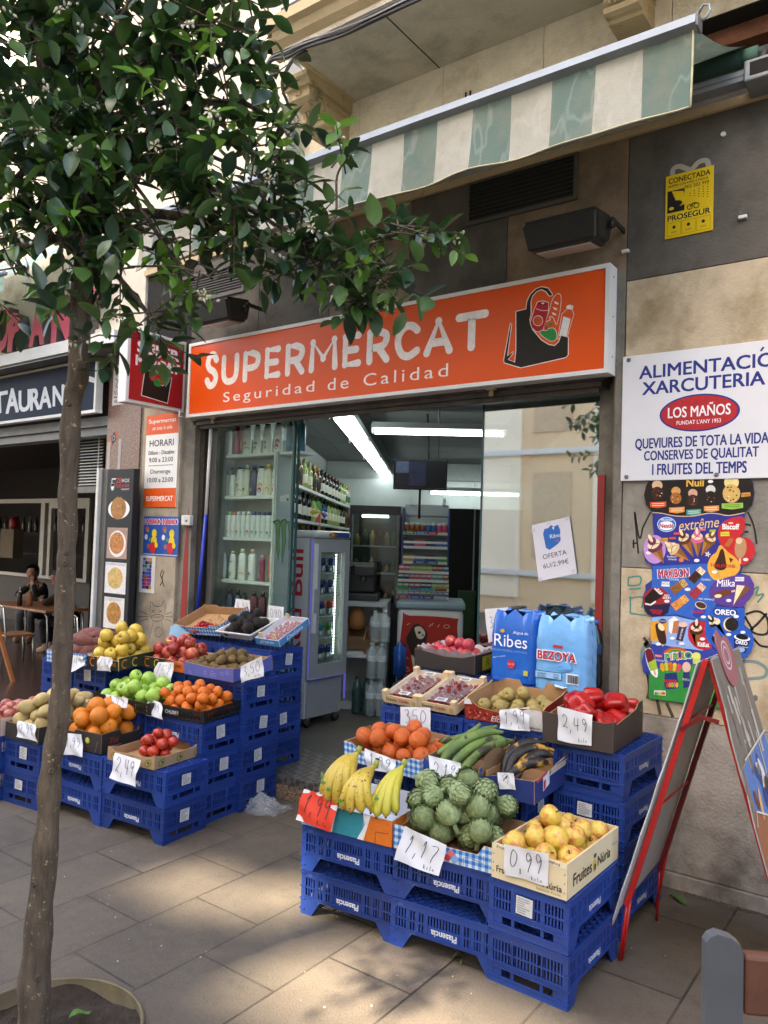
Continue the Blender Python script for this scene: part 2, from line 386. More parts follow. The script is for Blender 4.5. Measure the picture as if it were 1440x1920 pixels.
def corbel(x,nm):
 c=MB();hw=.085
 c.prism([(YF,4.372),(YF-.44,4.372),(YF-.44,4.345),(YF-.42,4.33),(YF-.41,4.305),(YF,4.305)],0,x-hw-.02,x+hw+.02,m_cornice)
 prof=[(YF,4.304),(YF-.38,4.304),(YF-.385,4.20),(YF-.345,4.185),(YF-.33,4.18)]
 for k in range(9):a=R(90+k*22);prof.append((YF-.27+.07*math.cos(a)-.0,4.11-.0+.07*math.sin(a)))
 prof=[(YF,4.304),(YF-.39,4.304),(YF-.39,4.20),(YF-.36,4.185),(YF-.30,4.18),(YF-.265,4.16),(YF-.25,4.12),(YF-.255,4.08),(YF-.235,4.06),(YF-.25,4.03),(YF-.24,3.995),(YF-.21,3.985),(YF-.18,3.99),(YF-.17,3.965),(YF,3.965)]
 prof=[(YF+(p[0]-YF)*1.0,4.304+(p[1]-4.304)*.56)for p in prof]
 c.prism(prof,0,x-hw,x+hw,m_cornice)
 for k in range(5):c.tube([(x-.05+k*.025,YF-.26,4.16),(x-.05+k*.025,YF-.252,4.19),(x-.05+k*.025,YF-.28,4.225)],.009,m_cornice,6)
 for k in range(6):
  a=2*math.pi*k/6;c.tube([(x,YF-.392,4.275),(x+.03*math.cos(a),YF-.394,4.275+.022*math.sin(a))],[.006,.003],m_cornice,5)
 for dz in(0,.02,.04):
  c.box((x+hw,YF-.37+dz*2,4.29-dz),(x+hw+.008-dz*.1,YF,4.296-dz),m_cornice)
 part(nm,c)
corbel(-3.215,'corbel');corbel(-1.27,'corbel')
jb=MB()
jb.box((-1.365,YF+.03,0),(-1.302,YF+.25,2.95),m_jamb);jb.box((-1.345,YF-.004,0),(-1.303,YF+.03,2.95),m_jamb)
jb.box((-1.47,YF+.12,.0),(-1.366,YF+.24,2.44),m_jamb)
part('door_jamb',jb)
jl=MB()
jl.box((-4.61,YF+.0,0),(-4.52,YF+.25,2.8),m_jamb);jl.box((-4.52,YF+.05,0),(-4.47,YF+.25,2.44),m_steel);jl.box((-4.44,YF+.09,.1),(-4.38,YF+.2,2.44),m_alud)
jl.box((-4.47,YF+.14,0),(-4.44,YF+.25,2.44),m_black)
part('door_jamb',jl)
ra=MB();ra.box((-4.60,YF+.02,2.435),(-1.35,YF+.24,2.80),m_black);ra.box((-4.56,YF-.015,2.40),(-1.40,YF+.10,2.436),m_steel)
ra.box((-4.54,YF+.0,2.372),(-1.42,YF+.12,2.40),m_steel);ra.box((-4.5,YF+.02,2.345),(-1.44,YF+.04,2.372),m_steel)
part('shutter_rail',ra)
rd=MB();rd.box((-1.468,YF+.105,.35),(-1.43,YF+.119,1.93),mat('red_edge_paint','8f2a25',.5,var=.15,nscale=6,dirt=('7b6a60',5,.62,.75)));part('red_painted_strip',rd)
rd=MB();rd.prism([(-4.61,.5),(-4.545,.5),(-4.535,1.2),(-4.56,1.75),(-4.59,1.4)],1,YF-.003,YF-.001,mat('red_edge_paint',0));part('red_painted_strip',rd)
pl=MB();pl.bbox((-5.12,YF-.02,0),(-4.66,YF+.25,2.78),mat('pillar_stone','a89c88',.85,var=.16,nscale=4,bmp=.25,bscale=50,dirt=('6f655a',3,.45,.72)),.004)
pl.box((-4.66,YF+.005,0),(-4.612,YF+.25,2.78),m_jamb);pl.box((-5.17,YF+.0,0),(-5.122,YF+.25,2.78),m_jamb)
part('stone_pillar',pl)
def treadmat():
 m,nt,b=newmat('tread_plate');tc=nt.nodes.new('ShaderNodeTexCoord');mp=nt.nodes.new('ShaderNodeMapping');mp.inputs['Rotation'].default_value=(R(45),R(45),R(45));mp.inputs['Scale'].default_value=(26,)*3
 ck=nt.nodes.new('ShaderNodeTexChecker');ck.inputs['Scale'].default_value=1;nt.links.new(tc.outputs['Object'],mp.inputs[0]);nt.links.new(mp.outputs[0],ck.inputs[0])
 c=mixc(nt,ck.outputs[1],srgb('8f8a82'),srgb('6a655e'));nt.links.new(c,b.inputs['Base Color']);b.inputs['Metallic'].default_value=.7;b.inputs['Roughness'].default_value=.42;bump(nt,b,ck.outputs[1],.6,.004);return m
def granite(n,a,b_,c):
 m,nt,b=newmat(n);v=noise(nt,110,2,.5);v2=noise(nt,60,4,.8)
 k=ramp(nt,v.outputs[0],[(.36,srgb(c)),(.46,srgb(a)),(.56,srgb(a)),(.66,srgb(b_))]);nt.links.new(k,b.inputs['Base Color']);b.inputs['Roughness'].default_value=.35;MATS[n]=m;return m
m_pink=granite('pink_granite','7d6256','a68a7b','3a302c');m_stepg=granite('step_granite','86705c','a3907a','43382f')
m_terr=granite('terrazzo','56524b','6d685f','38352f')
stp=MB();A,B=(-4.36,3.30),(-1.5,3.60);TM=treadmat()
A,B=(-4.4,3.225),(-1.48,3.80)
sl_=(B[1]-A[1])/(B[0]-A[0]);yb=lambda x:3.41+(x+3.256)*.12
stp.prism([(-4.4,yb(-4.4)),(-1.48,yb(-1.48)),(-1.48,3.99),(-4.4,3.99)],2,0,.088,m_stepg)
stp.prism([(-4.4,yb(-4.4)-.004),(-1.48,yb(-1.48)-.004),(-1.48,3.95),(-4.4,3.95)],2,.089,.132,TM)
part('door_step',stp)
# the shop's inside, turned against the street front
e1=Vector((.844,.536,0));e2=Vector((-.536,.844,0))
def IN(r,s,z):return e1*r+e2*s+Vector((0,0,z))
MI=Matrix(((e1.x,e2.x,0,0),(e1.y,e2.y,0,0),(0,0,1,0),(0,0,0,1)))
def struct(name,mb,**k):return tag(mb.obj(name,**k),kind='structure')
fl=MB();fl.add([(-5.2,3.95,.13),(-1.3,3.95,.13)]+[tuple(IN(1.6,3.4,.13)),tuple(IN(1.6,13,.13)),tuple(IN(-2.2,13,.13)),tuple(IN(-2.2,6,.13))],[(0,1,2,3,4,5)],m_terr)
struct('shop_floor',fl)
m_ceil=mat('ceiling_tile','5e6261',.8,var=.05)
ce=MB()
for i in range(8):
 for j in range(16):
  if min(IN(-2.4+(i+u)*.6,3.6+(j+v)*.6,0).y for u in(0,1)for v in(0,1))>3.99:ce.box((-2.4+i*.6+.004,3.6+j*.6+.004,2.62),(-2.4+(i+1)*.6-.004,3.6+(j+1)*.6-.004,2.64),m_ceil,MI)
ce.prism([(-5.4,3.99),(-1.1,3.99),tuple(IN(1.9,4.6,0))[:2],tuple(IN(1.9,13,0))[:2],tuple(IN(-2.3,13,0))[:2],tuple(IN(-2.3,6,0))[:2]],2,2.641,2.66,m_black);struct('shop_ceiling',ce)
iw=MB();m_iw=mat('shop_wall_paint','aab0ae',.7,var=.06)
iw.box((-1.75,5.95,.13),(-1.5,13,2.7),m_iw,MI);iw.box((-2.2,12.6,.13),(2.0,12.8,2.7),m_iw,MI);iw.box((1.15,4.2,.13),(1.3,13,2.7),m_iw,MI)
struct('shop_inner_wall',iw)
so_=MB();so_.box((-1.49,10.2,2.02),(1.14,10.5,2.38),mat('soffit_white','c2c8c8',.6,var=.04),MI);so_.box((-1.49,10.22,2.385),(1.14,10.4,2.615),mat('shop_wall_paint',0),MI);struct('shop_soffit',so_)
tub=mat('lit_tube',(.80,.97,1),emit=2.4,var=0);m_case=mat('lamp_case','b9bfc0',.4,var=.03)
def lightfix(s0,s1,r,z,cross=False):
 mid=IN(r,(s0+s1)/2,z)if not cross else IN((s0+s1)/2,r,z)
 t=thing('ceiling_light','','ceiling light',mid)
 loc=MI.to_3x3().to_4x4();T=Matrix.Translation(mid)
 a=MB();L=(s1-s0)/2
 ax=(lambda u,v,w_:IN(v,u,0)+Vector((0,0,w_)))if not cross else(lambda u,v,w_:IN(u,v,0)+Vector((0,0,w_)))
 if not cross:
  for d in(-.045,.045):a.tube([ax(-L+.03,d,0),ax(L-.03,d,0)],.012,tub,8)
 else:a.tube([ax(-L+.02,0,0),ax(L-.02,0,0)],.018,tub,8)
 a.obj('lit_tubes',t)
 c=MB();wd=.085 if not cross else .035
 vs=[ax(-L,-wd,.03),ax(L,-wd,.03),ax(L,wd,.03),ax(-L,wd,.03),ax(-L,-wd,.075),ax(L,-wd,.075),ax(L,wd,.075),ax(-L,wd,.075)]
 c.add(vs,[(0,3,2,1),(4,5,6,7),(0,1,5,4),(1,2,6,5),(2,3,7,6),(3,0,4,7)],m_case)
 for u in(-L,L):c.tube([ax(u,-wd,-.01),ax(u,-wd,.05),ax(u,wd,.05),ax(u,wd,-.01)],.006,m_case,5)
 c.tube([ax(0,0,.075),ax(0,0,.2)],.006,m_case,5);c.obj('casing',t);return t
ords=['nearest','second','third','fourth','farthest']
for k in range(5):tag(lightfix(5.42+k*1.32,5.42+k*1.32+1.26,-.70,2.42),'twin tube ceiling light running into the shop, %s in its row'%ords[k],group='row of twin tube ceiling lights')
tag(lightfix(-.53,.52,6.05,2.42,True),'single white tube light hung across the shop above the television')
tag(lightfix(-.1,1.05,9.9,2.2,True),'lit white tube light at the back of the shop right of the television')
gl_l=glassmat('shop_glass',.02,(.86,.93,.9));gl_r=glassmat('mirror_like_glass',.42,(.8,.86,.84),rough=.025,rcol=(1,.97,.93))
pane=thing('window_pane','fixed glass pane in front of the toiletries shelf left of the entrance','window',(-4.0,YF+.12,.13))
a=MB();a.box((-4.375,YF+.112,.14),(-3.63,YF+.12,2.36),gl_l);part('glass',a,pane)
a=MB();m_gedge=mat('glass_edge','2c4a4a',.2,var=0);a.box((-3.628,YF+.105,.14),(-3.612,YF+.127,2.36),m_gedge);a.box((-3.605,YF+.13,.14),(-3.598,YF+.15,2.36),m_gedge);part('edge_strip',a,pane)
pane=thing('sliding_door','glass door leaf right of the entrance with the offer paper on it','door',(-1.8,YF+.15,.13))
a=MB();a.box((-2.165,YF+.150,.14),(-1.465,YF+.158,2.36),gl_r);part('glass',a,pane)
a=MB();a.box((-2.178,YF+.148,.14),(-2.166,YF+.162,2.36),m_gedge);part('edge_strip',a,pane)
pane=thing('sliding_door','second glass door leaf parked behind the one with the offer paper','door',(-2.0,YF+.2,.13))
a=MB();a.box((-2.02,YF+.200,.14),(-1.5,YF+.207,2.36),gl_l);part('glass',a,pane)
for x,lb in((-4.30,'metal shutter lock under the rail at the left end'),(-2.03,'metal shutter lock under the rail above the right door leaf')):
 t=thing('shutter_lock',lb,'lock',(x,YF-.02,2.40));a=MB();a.bbox((-.03,-.02,-.0),(.03,.004,.045),mat('lock_metal','a59d90',.45,.6,var=.2,nscale=30),.004);a.obj('housing',t)
 a=MB();a.bbox((-.012,-.014,-.035),(.016,.0,.001),mat('lock_brass','7d6a4a',.45,.7),.003);a.obj('bolt',t)
 # street behind the camera: lights and shades the scene, shows in the glass
ob=thing('opposite_building','cream rendered building across the street, mirrored in the right glass pane','building',(-2,-8,0))
a=MB();mo=mat('peach_render','e6c8a2',.9,var=.06,nscale=.8);mo2=mat('cream_render','f6ead2',.9,var=.05,nscale=.8)
a.box((-26,-9,0),(20,-8,7.9),mo)
for k in range(9):a.box((-24.5+k*4.6,-8.0,.4),(-21.6+k*4.6,-7.95,7.2),mo2)
for z in(.9,3.6,6.2):a.box((-26,-7.94,z),(20,-7.88,z+.12),m_white)
part('front_wall',a,ob)
a=MB()
for k in range(9):
 for z in(1.3,4.1):a.box((-21.3+k*4.6,-8.01,z),(-20.4+k*4.6,-7.97,z+1.9),mat('opp_shutter','cdb292',.7))
part('shutters',a,ob)
def screen(holes):
 a=MB();xs=sorted({-19.,1.5}|{h[0]for h in holes}|{h[1]for h in holes});zs=sorted({7.9,17.6}|{h[2]for h in holes}|{h[3]for h in holes})
 for i in range(len(xs)-1):
  for j in range(len(zs)-1):
   cx,cz=(xs[i]+xs[i+1])/2,(zs[j]+zs[j+1])/2
   if any(h[0]<cx<h[1]and h[2]<cz<h[3]for h in holes):continue
   a.box((xs[i],-8.9,zs[j]),(xs[i+1],-8.6,zs[j+1]),mo)
 return a
def sunhole(x,y,w_,d):
 hz=(y+8.75)/SUN_AZ[1]*math.hypot(*SUN_AZ);zz=hz*math.tan(SUN_EL);xx=x-SUN_AZ[0]/SUN_AZ[1]*(y+8.75);q=d/2*math.tan(SUN_EL)+.14
 return(xx-w_/2,xx+w_/2,zz-q,zz+q)
part('added_sun_screen',screen([sunhole(-2.64,2.34,.62,.28),sunhole(-2.32,2.50,.40,.36),sunhole(-1.48,2.12,1.05,.46)]),ob)  # unseen wall added on the roof: shades the street, its holes shape sun patches
# THINGS ON THE FRONT
def strips(name,x0,wd,ca,cb):
 m,nt,b=newmat(name);tc=nt.nodes.new('ShaderNodeTexCoord');sx=nt.nodes.new('ShaderNodeSeparateXYZ');nt.links.new(tc.outputs['Object'],sx.inputs[0])
 a=nt.nodes.new('ShaderNodeMath');a.operation='MULTIPLY_ADD';a.inputs[1].default_value=1/(2*wd);a.inputs[2].default_value=-x0/(2*wd)+50;nt.links.new(sx.outputs[0],a.inputs[0])
 f=nt.nodes.new('ShaderNodeMath');f.operation='FRACT';nt.links.new(a.outputs[0],f.inputs[0]);l=nt.nodes.new('ShaderNodeMath');l.operation='LESS_THAN';l.inputs[1].default_value=.5;nt.links.new(f.outputs[0],l.inputs[0])
 c=mixc(nt,l.outputs[0],srgb(cb),srgb(ca));n=noise(nt,7,6,.7);n2=noise(nt,9,2,.5,stretch=(1,1,.35))
 c=mixc(nt,ramp(nt,n.outputs[0],[(.45,(0,0,0)),(.75,(.6,)*3)]),c,srgb('8f8a76'));c=mixc(nt,ramp(nt,n2.outputs[0],[(.47,(0,0,0)),(.5,(.13,)*3),(.53,(0,0,0))]),c,srgb('dfe2d8'))  # pale wavy lines: caustic light painted into the canvas colour
 nt.links.new(c,b.inputs['Base Color']);b.inputs['Roughness'].default_value=.85
 n3=noise(nt,260,2,.5);bump(nt,b,n3.outputs[0],.25)
 t=nt.nodes.new('ShaderNodeBsdfTranslucent');nt.links.new(c,t.inputs[0]);mx=nt.nodes.new('ShaderNodeMixShader');mx.inputs[0].default_value=.22
 o=nt.nodes['Material Output'];nt.links.new(b.outputs[0],mx.inputs[1]);nt.links.new(t.outputs[0],mx.inputs[2]);nt.links.new(mx.outputs[0],o.inputs[0]);MATS[name]=m;return m
aw=thing('awning','long retractable awning with a faded green and white striped valance over the supermarket','awning',(-.745,YF,3.42))
mst=strips('striped_canvas',-.181,.181,'647a70','b4b2a5');XA,XB=-3.95,-.745
a=MB()
def can(u,v):x=XA+(XB-XA)*u;return(x,2.80+(YF-.07-2.80)*v,3.43+(3.845-3.43)*v-.035*math.sin(math.pi*v)+.006*math.sin(u*26))
a.grid(can,60,6,mst);part('canopy',a,aw)
a=MB()
def val(u,v):
 x=XA+(XB-XA)*u;k=(x-XB)/.181
 return(x,2.795-.012*v*math.sin(k*2.1)-.02*v*v,3.425-v*(.290+.004*math.cos(math.pi*k)+.004*math.sin(k*1.7)))
a.grid(val,130,6,mst)
hem=mat('valance_hem','b9b08c',.9,var=.2,nscale=20)
a.tube([(XB-.001,val(1,k/5)[1]-.002,val(1,k/5)[2])for k in range(6)],.004,hem,5)
a.tube([(val(k/60,1)[0],val(k/60,1)[1],val(k/60,1)[2])for k in range(61)],.0035,hem,5);part('valance',a,aw)
a=MB()
a.prism([(2.765,3.432),(2.775,3.468),(2.80,3.474),(2.83,3.47),(2.835,3.43),(2.80,3.415)],0,XA-.02,XB+.012,m_alu)
for z in(3.44,3.448,3.456):a.tube([(XA,2.7675+(z-3.432)*.27,z),(XB+.01,2.7675+(z-3.432)*.27,z)],.0016,m_alud,4)
a.bbox((XB+.011,2.768,3.418),(XB+.022,2.832,3.47),mat('cap_plastic','6c6c6a',.5));part('front_bar',a,aw)
a=MB();a.tube([(-5,YF-.05,3.81),(-.77,YF-.05,3.81)],.042,mat('green_roll','24433a',.8,var=.15),14);a.tube([(-.785,YF-.05,3.81),(-.70,YF-.05,3.81)],.034,mat('green_roll_end','557a68',.7),12)
a.tube([(-.70,YF-.05,3.81),(6,YF-.05,3.81)],.024,m_alu,12);part('roller',a,aw)
a=MB();a.prism([(YF-.16,3.64),(YF-.165,3.685),(YF-.13,3.70),(YF-.1,3.69),(YF-.1,3.635)],0,-1.5,-.735,m_alu);a.box((-1.5,YF-.1645,3.66),(-.735,YF-.163,3.664),m_alud)
a.bbox((-.735,YF-.18,3.62),(-.60,YF-.02,3.715),m_alu,.008);a.box((-.71,YF-.182,3.64),(-.62,YF-.18,3.70),m_black);a.tube([(-.68,YF-.14,3.70),(-.66,YF-.09,3.80)],.012,m_alud,6)
part('folding_arm',a,aw)
a=MB();a.tube([(-.73,2.80,3.48),(-.715,2.80,3.505),(-.695,2.80,3.50),(-.69,2.80,3.475),(-.705,2.80,3.455),(-.72,2.80,3.45)],.0045,m_alu,6);part('winding_ring',a,aw)
# the main sign
ORG=mat('sign_orange','e0500f',.32,var=.03,nscale=2,spec=.4)
sg=thing('shop_sign','long orange box sign with white lettering and a bag emblem over the entrance','sign',(-2.92,3.64,2.413))
SX0,SX1,SZ0,SZ1,SY=-4.505,-1.347,2.413,2.957,3.64
a=MB();fw=.022
a.box((SX0,SY,SZ0),(SX1,SY+.10,SZ0+fw),m_white);a.box((SX0,SY,SZ1-fw),(SX1,SY+.10,SZ1),m_white)
a.box((SX0,SY,SZ0+fw),(SX0+fw,SY+.10,SZ1-fw),m_white);a.box((SX1-fw,SY,SZ0+fw),(SX1,SY+.10,SZ1-fw),m_white)
for z in(2.5,2.7,2.9):a.tube([(SX1-.001,SY+.05,z),(SX1+.003,SY+.05,z)],.004,m_alud,6)
part('frame',a,sg)
a=MB();a.box((SX0+fw,SY+.008,SZ0+fw),(SX1-fw,SY+.06,SZ1-fw),ORG);part('face',a,sg)
ar=Art(wall(SY+.008));c1='efe6e4'
P1,P2=W(383,715,SY),W(920,600,SY);L0=W(383,690,SY).x;L1=W(922,600,SY).x
tb,tt=W(440,718,SY).z,W(440,662,SY).z
LT={'S':[[(.86,.80),(.62,.97),(.3,.94),(.14,.74),(.3,.56),(.68,.44),(.86,.26),(.68,.06),(.34,.04),(.12,.2)]],'U':[[(.12,.95),(.12,.4),(.22,.12),(.5,.03),(.78,.12),(.88,.4),(.88,.95)]],'P':[[(.14,.03),(.14,.95),(.55,.95),(.82,.84),(.86,.66),(.76,.48),(.5,.42),(.14,.42)]],'E':[[(.84,.95),(.14,.95),(.14,.04),(.86,.04)],[(.14,.5),(.74,.5)]],'R':[[(.14,.03),(.14,.95),(.55,.95),(.82,.84),(.86,.68),(.74,.5),(.5,.45),(.14,.45)],[(.52,.44),(.88,.03)]],'M':[[(.08,.03),(.12,.95),(.5,.36),(.88,.95),(.92,.03)]],'C':[[(.9,.80),(.68,.95),(.4,.95),(.16,.72),(.12,.42),(.28,.12),(.56,.02),(.9,.16)]],'A':[[(.06,.03),(.5,.96),(.94,.03)],[(.22,.32),(.78,.32)]],'T':[[(.04,.95),(.96,.95)],[(.5,.95),(.5,.03)]]}
def rounded(ar,st,u,v,h,w_,th,c,lay):
 for l in LT[st]:
  P=[(u+x*w_,v+y*h)for x,y in l]
  if st in 'SUPRC' and len(P)>3:P=smooth_poly(P,5,False)if st in 'SUC' else P[:2]+smooth_poly(P[2:-1],5,False)+P[-1:]
  ar.stroke(P,th,c,lay)
  for p in P:ar.ell(p[0],p[1],th/2,th/2,c,lay+.3+.05*(len(ar.f)%9),14)
bs_,hs_=tb+.012,tt-tb-.022;ws_={'M':1.25,'E':.78,'T':.95};n_=sum(ws_.get(ch,.92)for ch in 'UPERMERCAT');sp=(L1-L0-.175)/(n_+.22*10);x=L0+.178
rounded(ar,'S',L0+.012,bs_-.012,hs_*1.24,.125,.050,c1,1)
for ch in 'UPERMERCAT':w_=ws_.get(ch,.92)*sp;rounded(ar,ch,x,bs_,hs_,w_,.047,c1,1);x+=w_+.22*sp
s0,s1=W(420,750,SY),W(838,697,SY)
for k,(wd_,xa,xb)in enumerate((('Seguridad',418,588),('de',613,652),('Calidad',680,838))):
 xx0,xx1=W(xa,720,SY).x,W(xb,720,SY).x;zz=(W(420,750,SY).z+.058)
 ar.text(wd_,(xx0+xx1)/2,W(418,760,SY).z+.055+(.0 if wd_!='Seguridad' else-.008),.075 if wd_!='Seguridad' else .092,c1,xx1-xx0,lay=1,space=1.3,res=4)
part('lettering',ar,sg)
ar=PxArt(SY+.008);q=lambda x,y:(930+x*220/1440,520+y*220/1440)
T=lambda l:[q(*p)for p in l]
blk,wht,red_,grn='15110f','f0dcd4','b3122a','1d8a3c'
bag=[(245,418),(368,388),(378,300),(420,210),(490,140),(560,115),(640,130),(690,200),(694,225),(655,232),(615,180),(560,150),(500,175),(450,230),(430,300),(432,450),(415,520),(450,640),(560,770),(650,825),(720,838),(770,790),(800,712),(890,735),(888,950),(860,985),(305,1112),(100,1050),(95,1010),(178,560),(195,575),(142,965),(215,910),(212,935),(150,1010),(230,1042),(245,900)]
ar.stroke(T(bag+bag[:1]),1.6,wht,2);ar.poly(T(bag),blk,1)
can_=[(510,300),(580,290),(648,310),(645,420),(575,660),(500,672),(440,620),(420,560),(470,400)]
ar.poly(T(can_),red_,2);ar.stroke(T(can_+can_[:1]),1.2,wht,3);ar.ell(*q(517,534),9,9.4,'c9501c',3);ar.stroke(T([(517+60*math.cos(t/3),534+62*math.sin(t/3))for t in range(20)]),1.1,wht,4)
ar.stroke(T([(495,385),(560,410),(645,408)]),1,wht,4);ar.ell(*q(578,325),7.5,3.2,'7d0e20',4);ar.ell(*q(578,320),3,1.6,wht,5)
ar.stroke(T(smooth_poly([(598,580),(650,420),(700,260),(760,200),(800,240),(790,400),(750,570),(730,560),(700,490),(655,490),(670,520),(610,550)],3)),1.2,wht,3)
for y in(320,390,455):ar.poly(T([(715-(y-320)*.2,y-28),(765-(y-320)*.2,y-8),(768-(y-320)*.2,y+18),(722-(y-320)*.2,y+2)]),wht,3)
ap=smooth_poly([(540,690),(560,650),(620,655),(650,630),(710,625),(745,680),(745,750),(700,785),(650,775),(590,735)],3)
ar.poly(T(ap),grn,3);ar.stroke(T(ap+ap[:1]),1.0,wht,4);ar.poly(T([(640,610),(655,570),(700,545),(690,585)]),grn,3);ar.stroke(T([(628,650),(622,610),(600,590)]),1.4,blk,4)
bt=[(868,352),(905,340),(950,350),(940,400),(958,455),(925,560),(880,722),(800,706),(770,770),(758,760),(810,450),(870,392)]
ar.stroke(T(bt+bt[:1]),1.2,wht,3);ar.poly(T([(868,352),(905,340),(950,350),(938,398),(870,388)]),'e9e4e0',3);ar.poly(T([(830,480),(915,510),(870,718),(775,720)]),'e9e4e0',3)
part('bag_emblem',ar,sg)
# red sign standing out from the wall
rs=thing('projecting_sign','red box sign in a white frame jutting out left of the orange sign','sign',(-4.70,3.48,2.49))
a=MB();a.bbox((-4.75,3.225,2.475),(-4.655,YF-.005,3.01),m_white,.005);a.box((-4.72,YF-.01,2.7),(-4.68,YF,2.8),m_alud);part('housing',a,rs)
a=MB();a.box((-4.656,3.25,2.50),(-4.650,YF-.03,2.985),mat('sign_red','a5101a',.35,var=.03));part('face',a,rs)
ar=Art(frame((-4.65,3.25,2.50),(0,1,0),(0,0,1)))
ar.text('SUPER',.235,.385,.075,c1,.36,bold=.05,lay=1);ar.text('MERCAT',.235,.285,.07,c1,.38,bold=.05,lay=1)
ar.poly([(.10,.04),(.33,.02),(.36,.22),(.28,.14),(.20,.17),(.15,.24),(.12,.22)],blk,1);ar.stroke([(.10,.04),(.33,.02),(.36,.22),(.28,.14),(.20,.17),(.15,.24),(.12,.22),(.10,.04)],.006,wht,2);ar.ell(.235,.155,.035,.028,grn,2);ar.ell(.19,.2,.025,.04,'d43a3a',2)
part('lettering',ar,rs)
a=MB();a.tube([(-4.66,YF-.04,2.49),(-4.64,YF-.06,2.44),(-4.60,YF-.03,2.43),(-4.585,YF-.02,2.6)],.006,m_white,6);tag(a.obj('power_cable',loc=(-4.62,YF-.03,2.45)),'white cable looping from the red sign to the wall','cable')
# enamel board ALIMENTACIO
al=thing('shop_sign','white board with blue lettering ALIMENTACIÓ XARCUTERIA on the wall right of the entrance','sign',(-.9,YF-.01,1.88))
AX0,AX1,AZ0,AZ1=-1.305,-.50,1.885,2.502;AYF=3.725
a=MB();a.bbox((AX0,AYF,AZ0),(AX1,YF-.002,AZ1),mat('enamel_white','dcdce0',.18,var=.02,coat=.3),.003);part('board',a,al)
ar=PxArt(AYF);nv='1f2f7c';q2=lambda x,y:(1130+x*310/827,620+y*720/1920)
for st,x,y,h,w_ in(('ALIMENTACIO',505,178,66,670),('XARCUTERIA',492,264,66,608)):ar.text(st,*q2(x,y),h*.375,nv,w_*.375,bold=.022,lay=1,rot=0)
p=q2(798,92);ar.stroke([(p[0]-3,p[1]+4),(p[0]+3,p[1]-4)],3.4,nv,1)
for st,x,y,h,w_ in(('QUEVIURES DE TOTA LA VIDA,',485,556,62,672),('CONSERVES DE QUALITAT',482,620,58,570),('I FRUITES DEL TEMPS',476,688,56,470)):ar.text(st,*q2(x,y),h*.375,nv,w_*.375,bold=.02,lay=1)
cx,cz=ar.c(q2(480,410));ew=(ar.c(q2(680,400))[0]-ar.c(q2(278,420))[0])/2
Art.poly(ar,[(cx+ew*math.cos(t/20*math.pi),cz+.088*math.sin(t/20*math.pi))for t in range(40)],nv,1);Art.poly(ar,[(cx+(ew-.009)*math.cos(t/20*math.pi),cz+.08*math.sin(t/20*math.pi))for t in range(40)],'b3262c',2)
Art.text(ar,'LOS MAÑOS',cx,cz+.014,.062,'ecebee',ew*1.55,bold=.015,lay=3);Art.text(ar,"FUNDAT L'ANY 1953",cx,cz-.042,.019,'ecebee',ew*1.1,bold=.01,lay=3)
part('lettering',ar,al)
a=MB()
for x,z in((AX0+.03,AZ1-.02),(AX0+.03,AZ0+.02),(AX1-.03,AZ0+.02),(-.86,AZ0+.02)):a.lathe([(.0,-.004),(.011,-.003),(.009,.003),(0,.005)],m_alud,10,Matrix.Translation((x,AYF-.002,z))@Matrix.Rotation(R(90),4,'X'))
part('screws',a,al)
# yellow alarm plate
am=thing('alarm_sign','yellow security alarm plate screwed to the dark slate high on the right','sign',(-1.0,YF-.004,3.07))
yl=mat('plate_yellow','d8b512',.35,var=.03);a=MB();a.bbox((-1.115,YF-.006,3.055),(-.895,YF-.001,3.365),yl,.001);part('plate',a,am)
ar=Art(wall(YF-.006));kx,kz,S=-1.115,3.055,.22
ar.text('CONECTADA',kx+.11,kz+.282,.026,'181614',.19,bold=.02,lay=1);ar.text('ALARMA CON AVISO A POLICIA',kx+.105,kz+.256,.012,'181614',.185,bold=.01,lay=1);ar.text('902 202 999',kx+.145,kz+.236,.015,'181614',.11,bold=.01,lay=1)
ar.rect(kx+.01,kz+.245-.012,kx+.09,kz+.245-.14+.02,'181614',1);ar.poly([(kx+.03,kz+.23),(kx+.085,kz+.22),(kx+.105,kz+.16),(kx+.07,kz+.15),(kx+.05,kz+.18)],'d8b512',2);ar.ell(kx+.05,kz+.165,.03,.016,'181614',3);ar.ell(kx+.03,kz+.145,.012,.008,'d8b512',3)
for k in range(5):
 for j in range(k+2):ar.ell(kx+.115+k*.02,kz+.195+(j-k/2-.5)*.012+.0,.0028,.0028,'181614',1,8)
for d in(0,.03):ar.stroke([(kx+.115+d+.012*math.cos(t/2),kz+.135+.012*math.sin(t/2))for t in range(14)],.004,'181614',1)
ar.stroke([(kx+.115,kz+.135),(kx+.13,kz+.15),(kx+.15,kz+.145)],.006,'181614',1)
ar.rect(kx+.008,kz+.084,kx+.212,kz+.112,'e0c53a',1);ar.text('PROSEGUR',kx+.11,kz+.098,.026,'181614',.195,bold=.03,lay=2)
for k in range(3):ar.stroke([(kx+.012+k*.067,kz+.012),(kx+.074+k*.067,kz+.012),(kx+.074+k*.067,kz+.075),(kx+.012+k*.067,kz+.075),(kx+.012+k*.067,kz+.012)],.0016,'6b5c10',1);ar.ell(kx+.043+k*.067,kz+.052,.008,.008,'181614',1,10);ar.text(('VIDEO','ALARMA','CASA')[k],kx+.043+k*.067,kz+.028,.007,'181614',.03,lay=1)
part('printing',ar,am)
def graffiti(name,label,lines,wd,col,y,cat='graffiti'):
 ar=PxArt(y,.0006)
 for l in lines:ar.stroke(smooth_poly(l,4,False)if len(l)>2 else l,wd,col,1)
 return tag(ar.obj(name),label,cat)
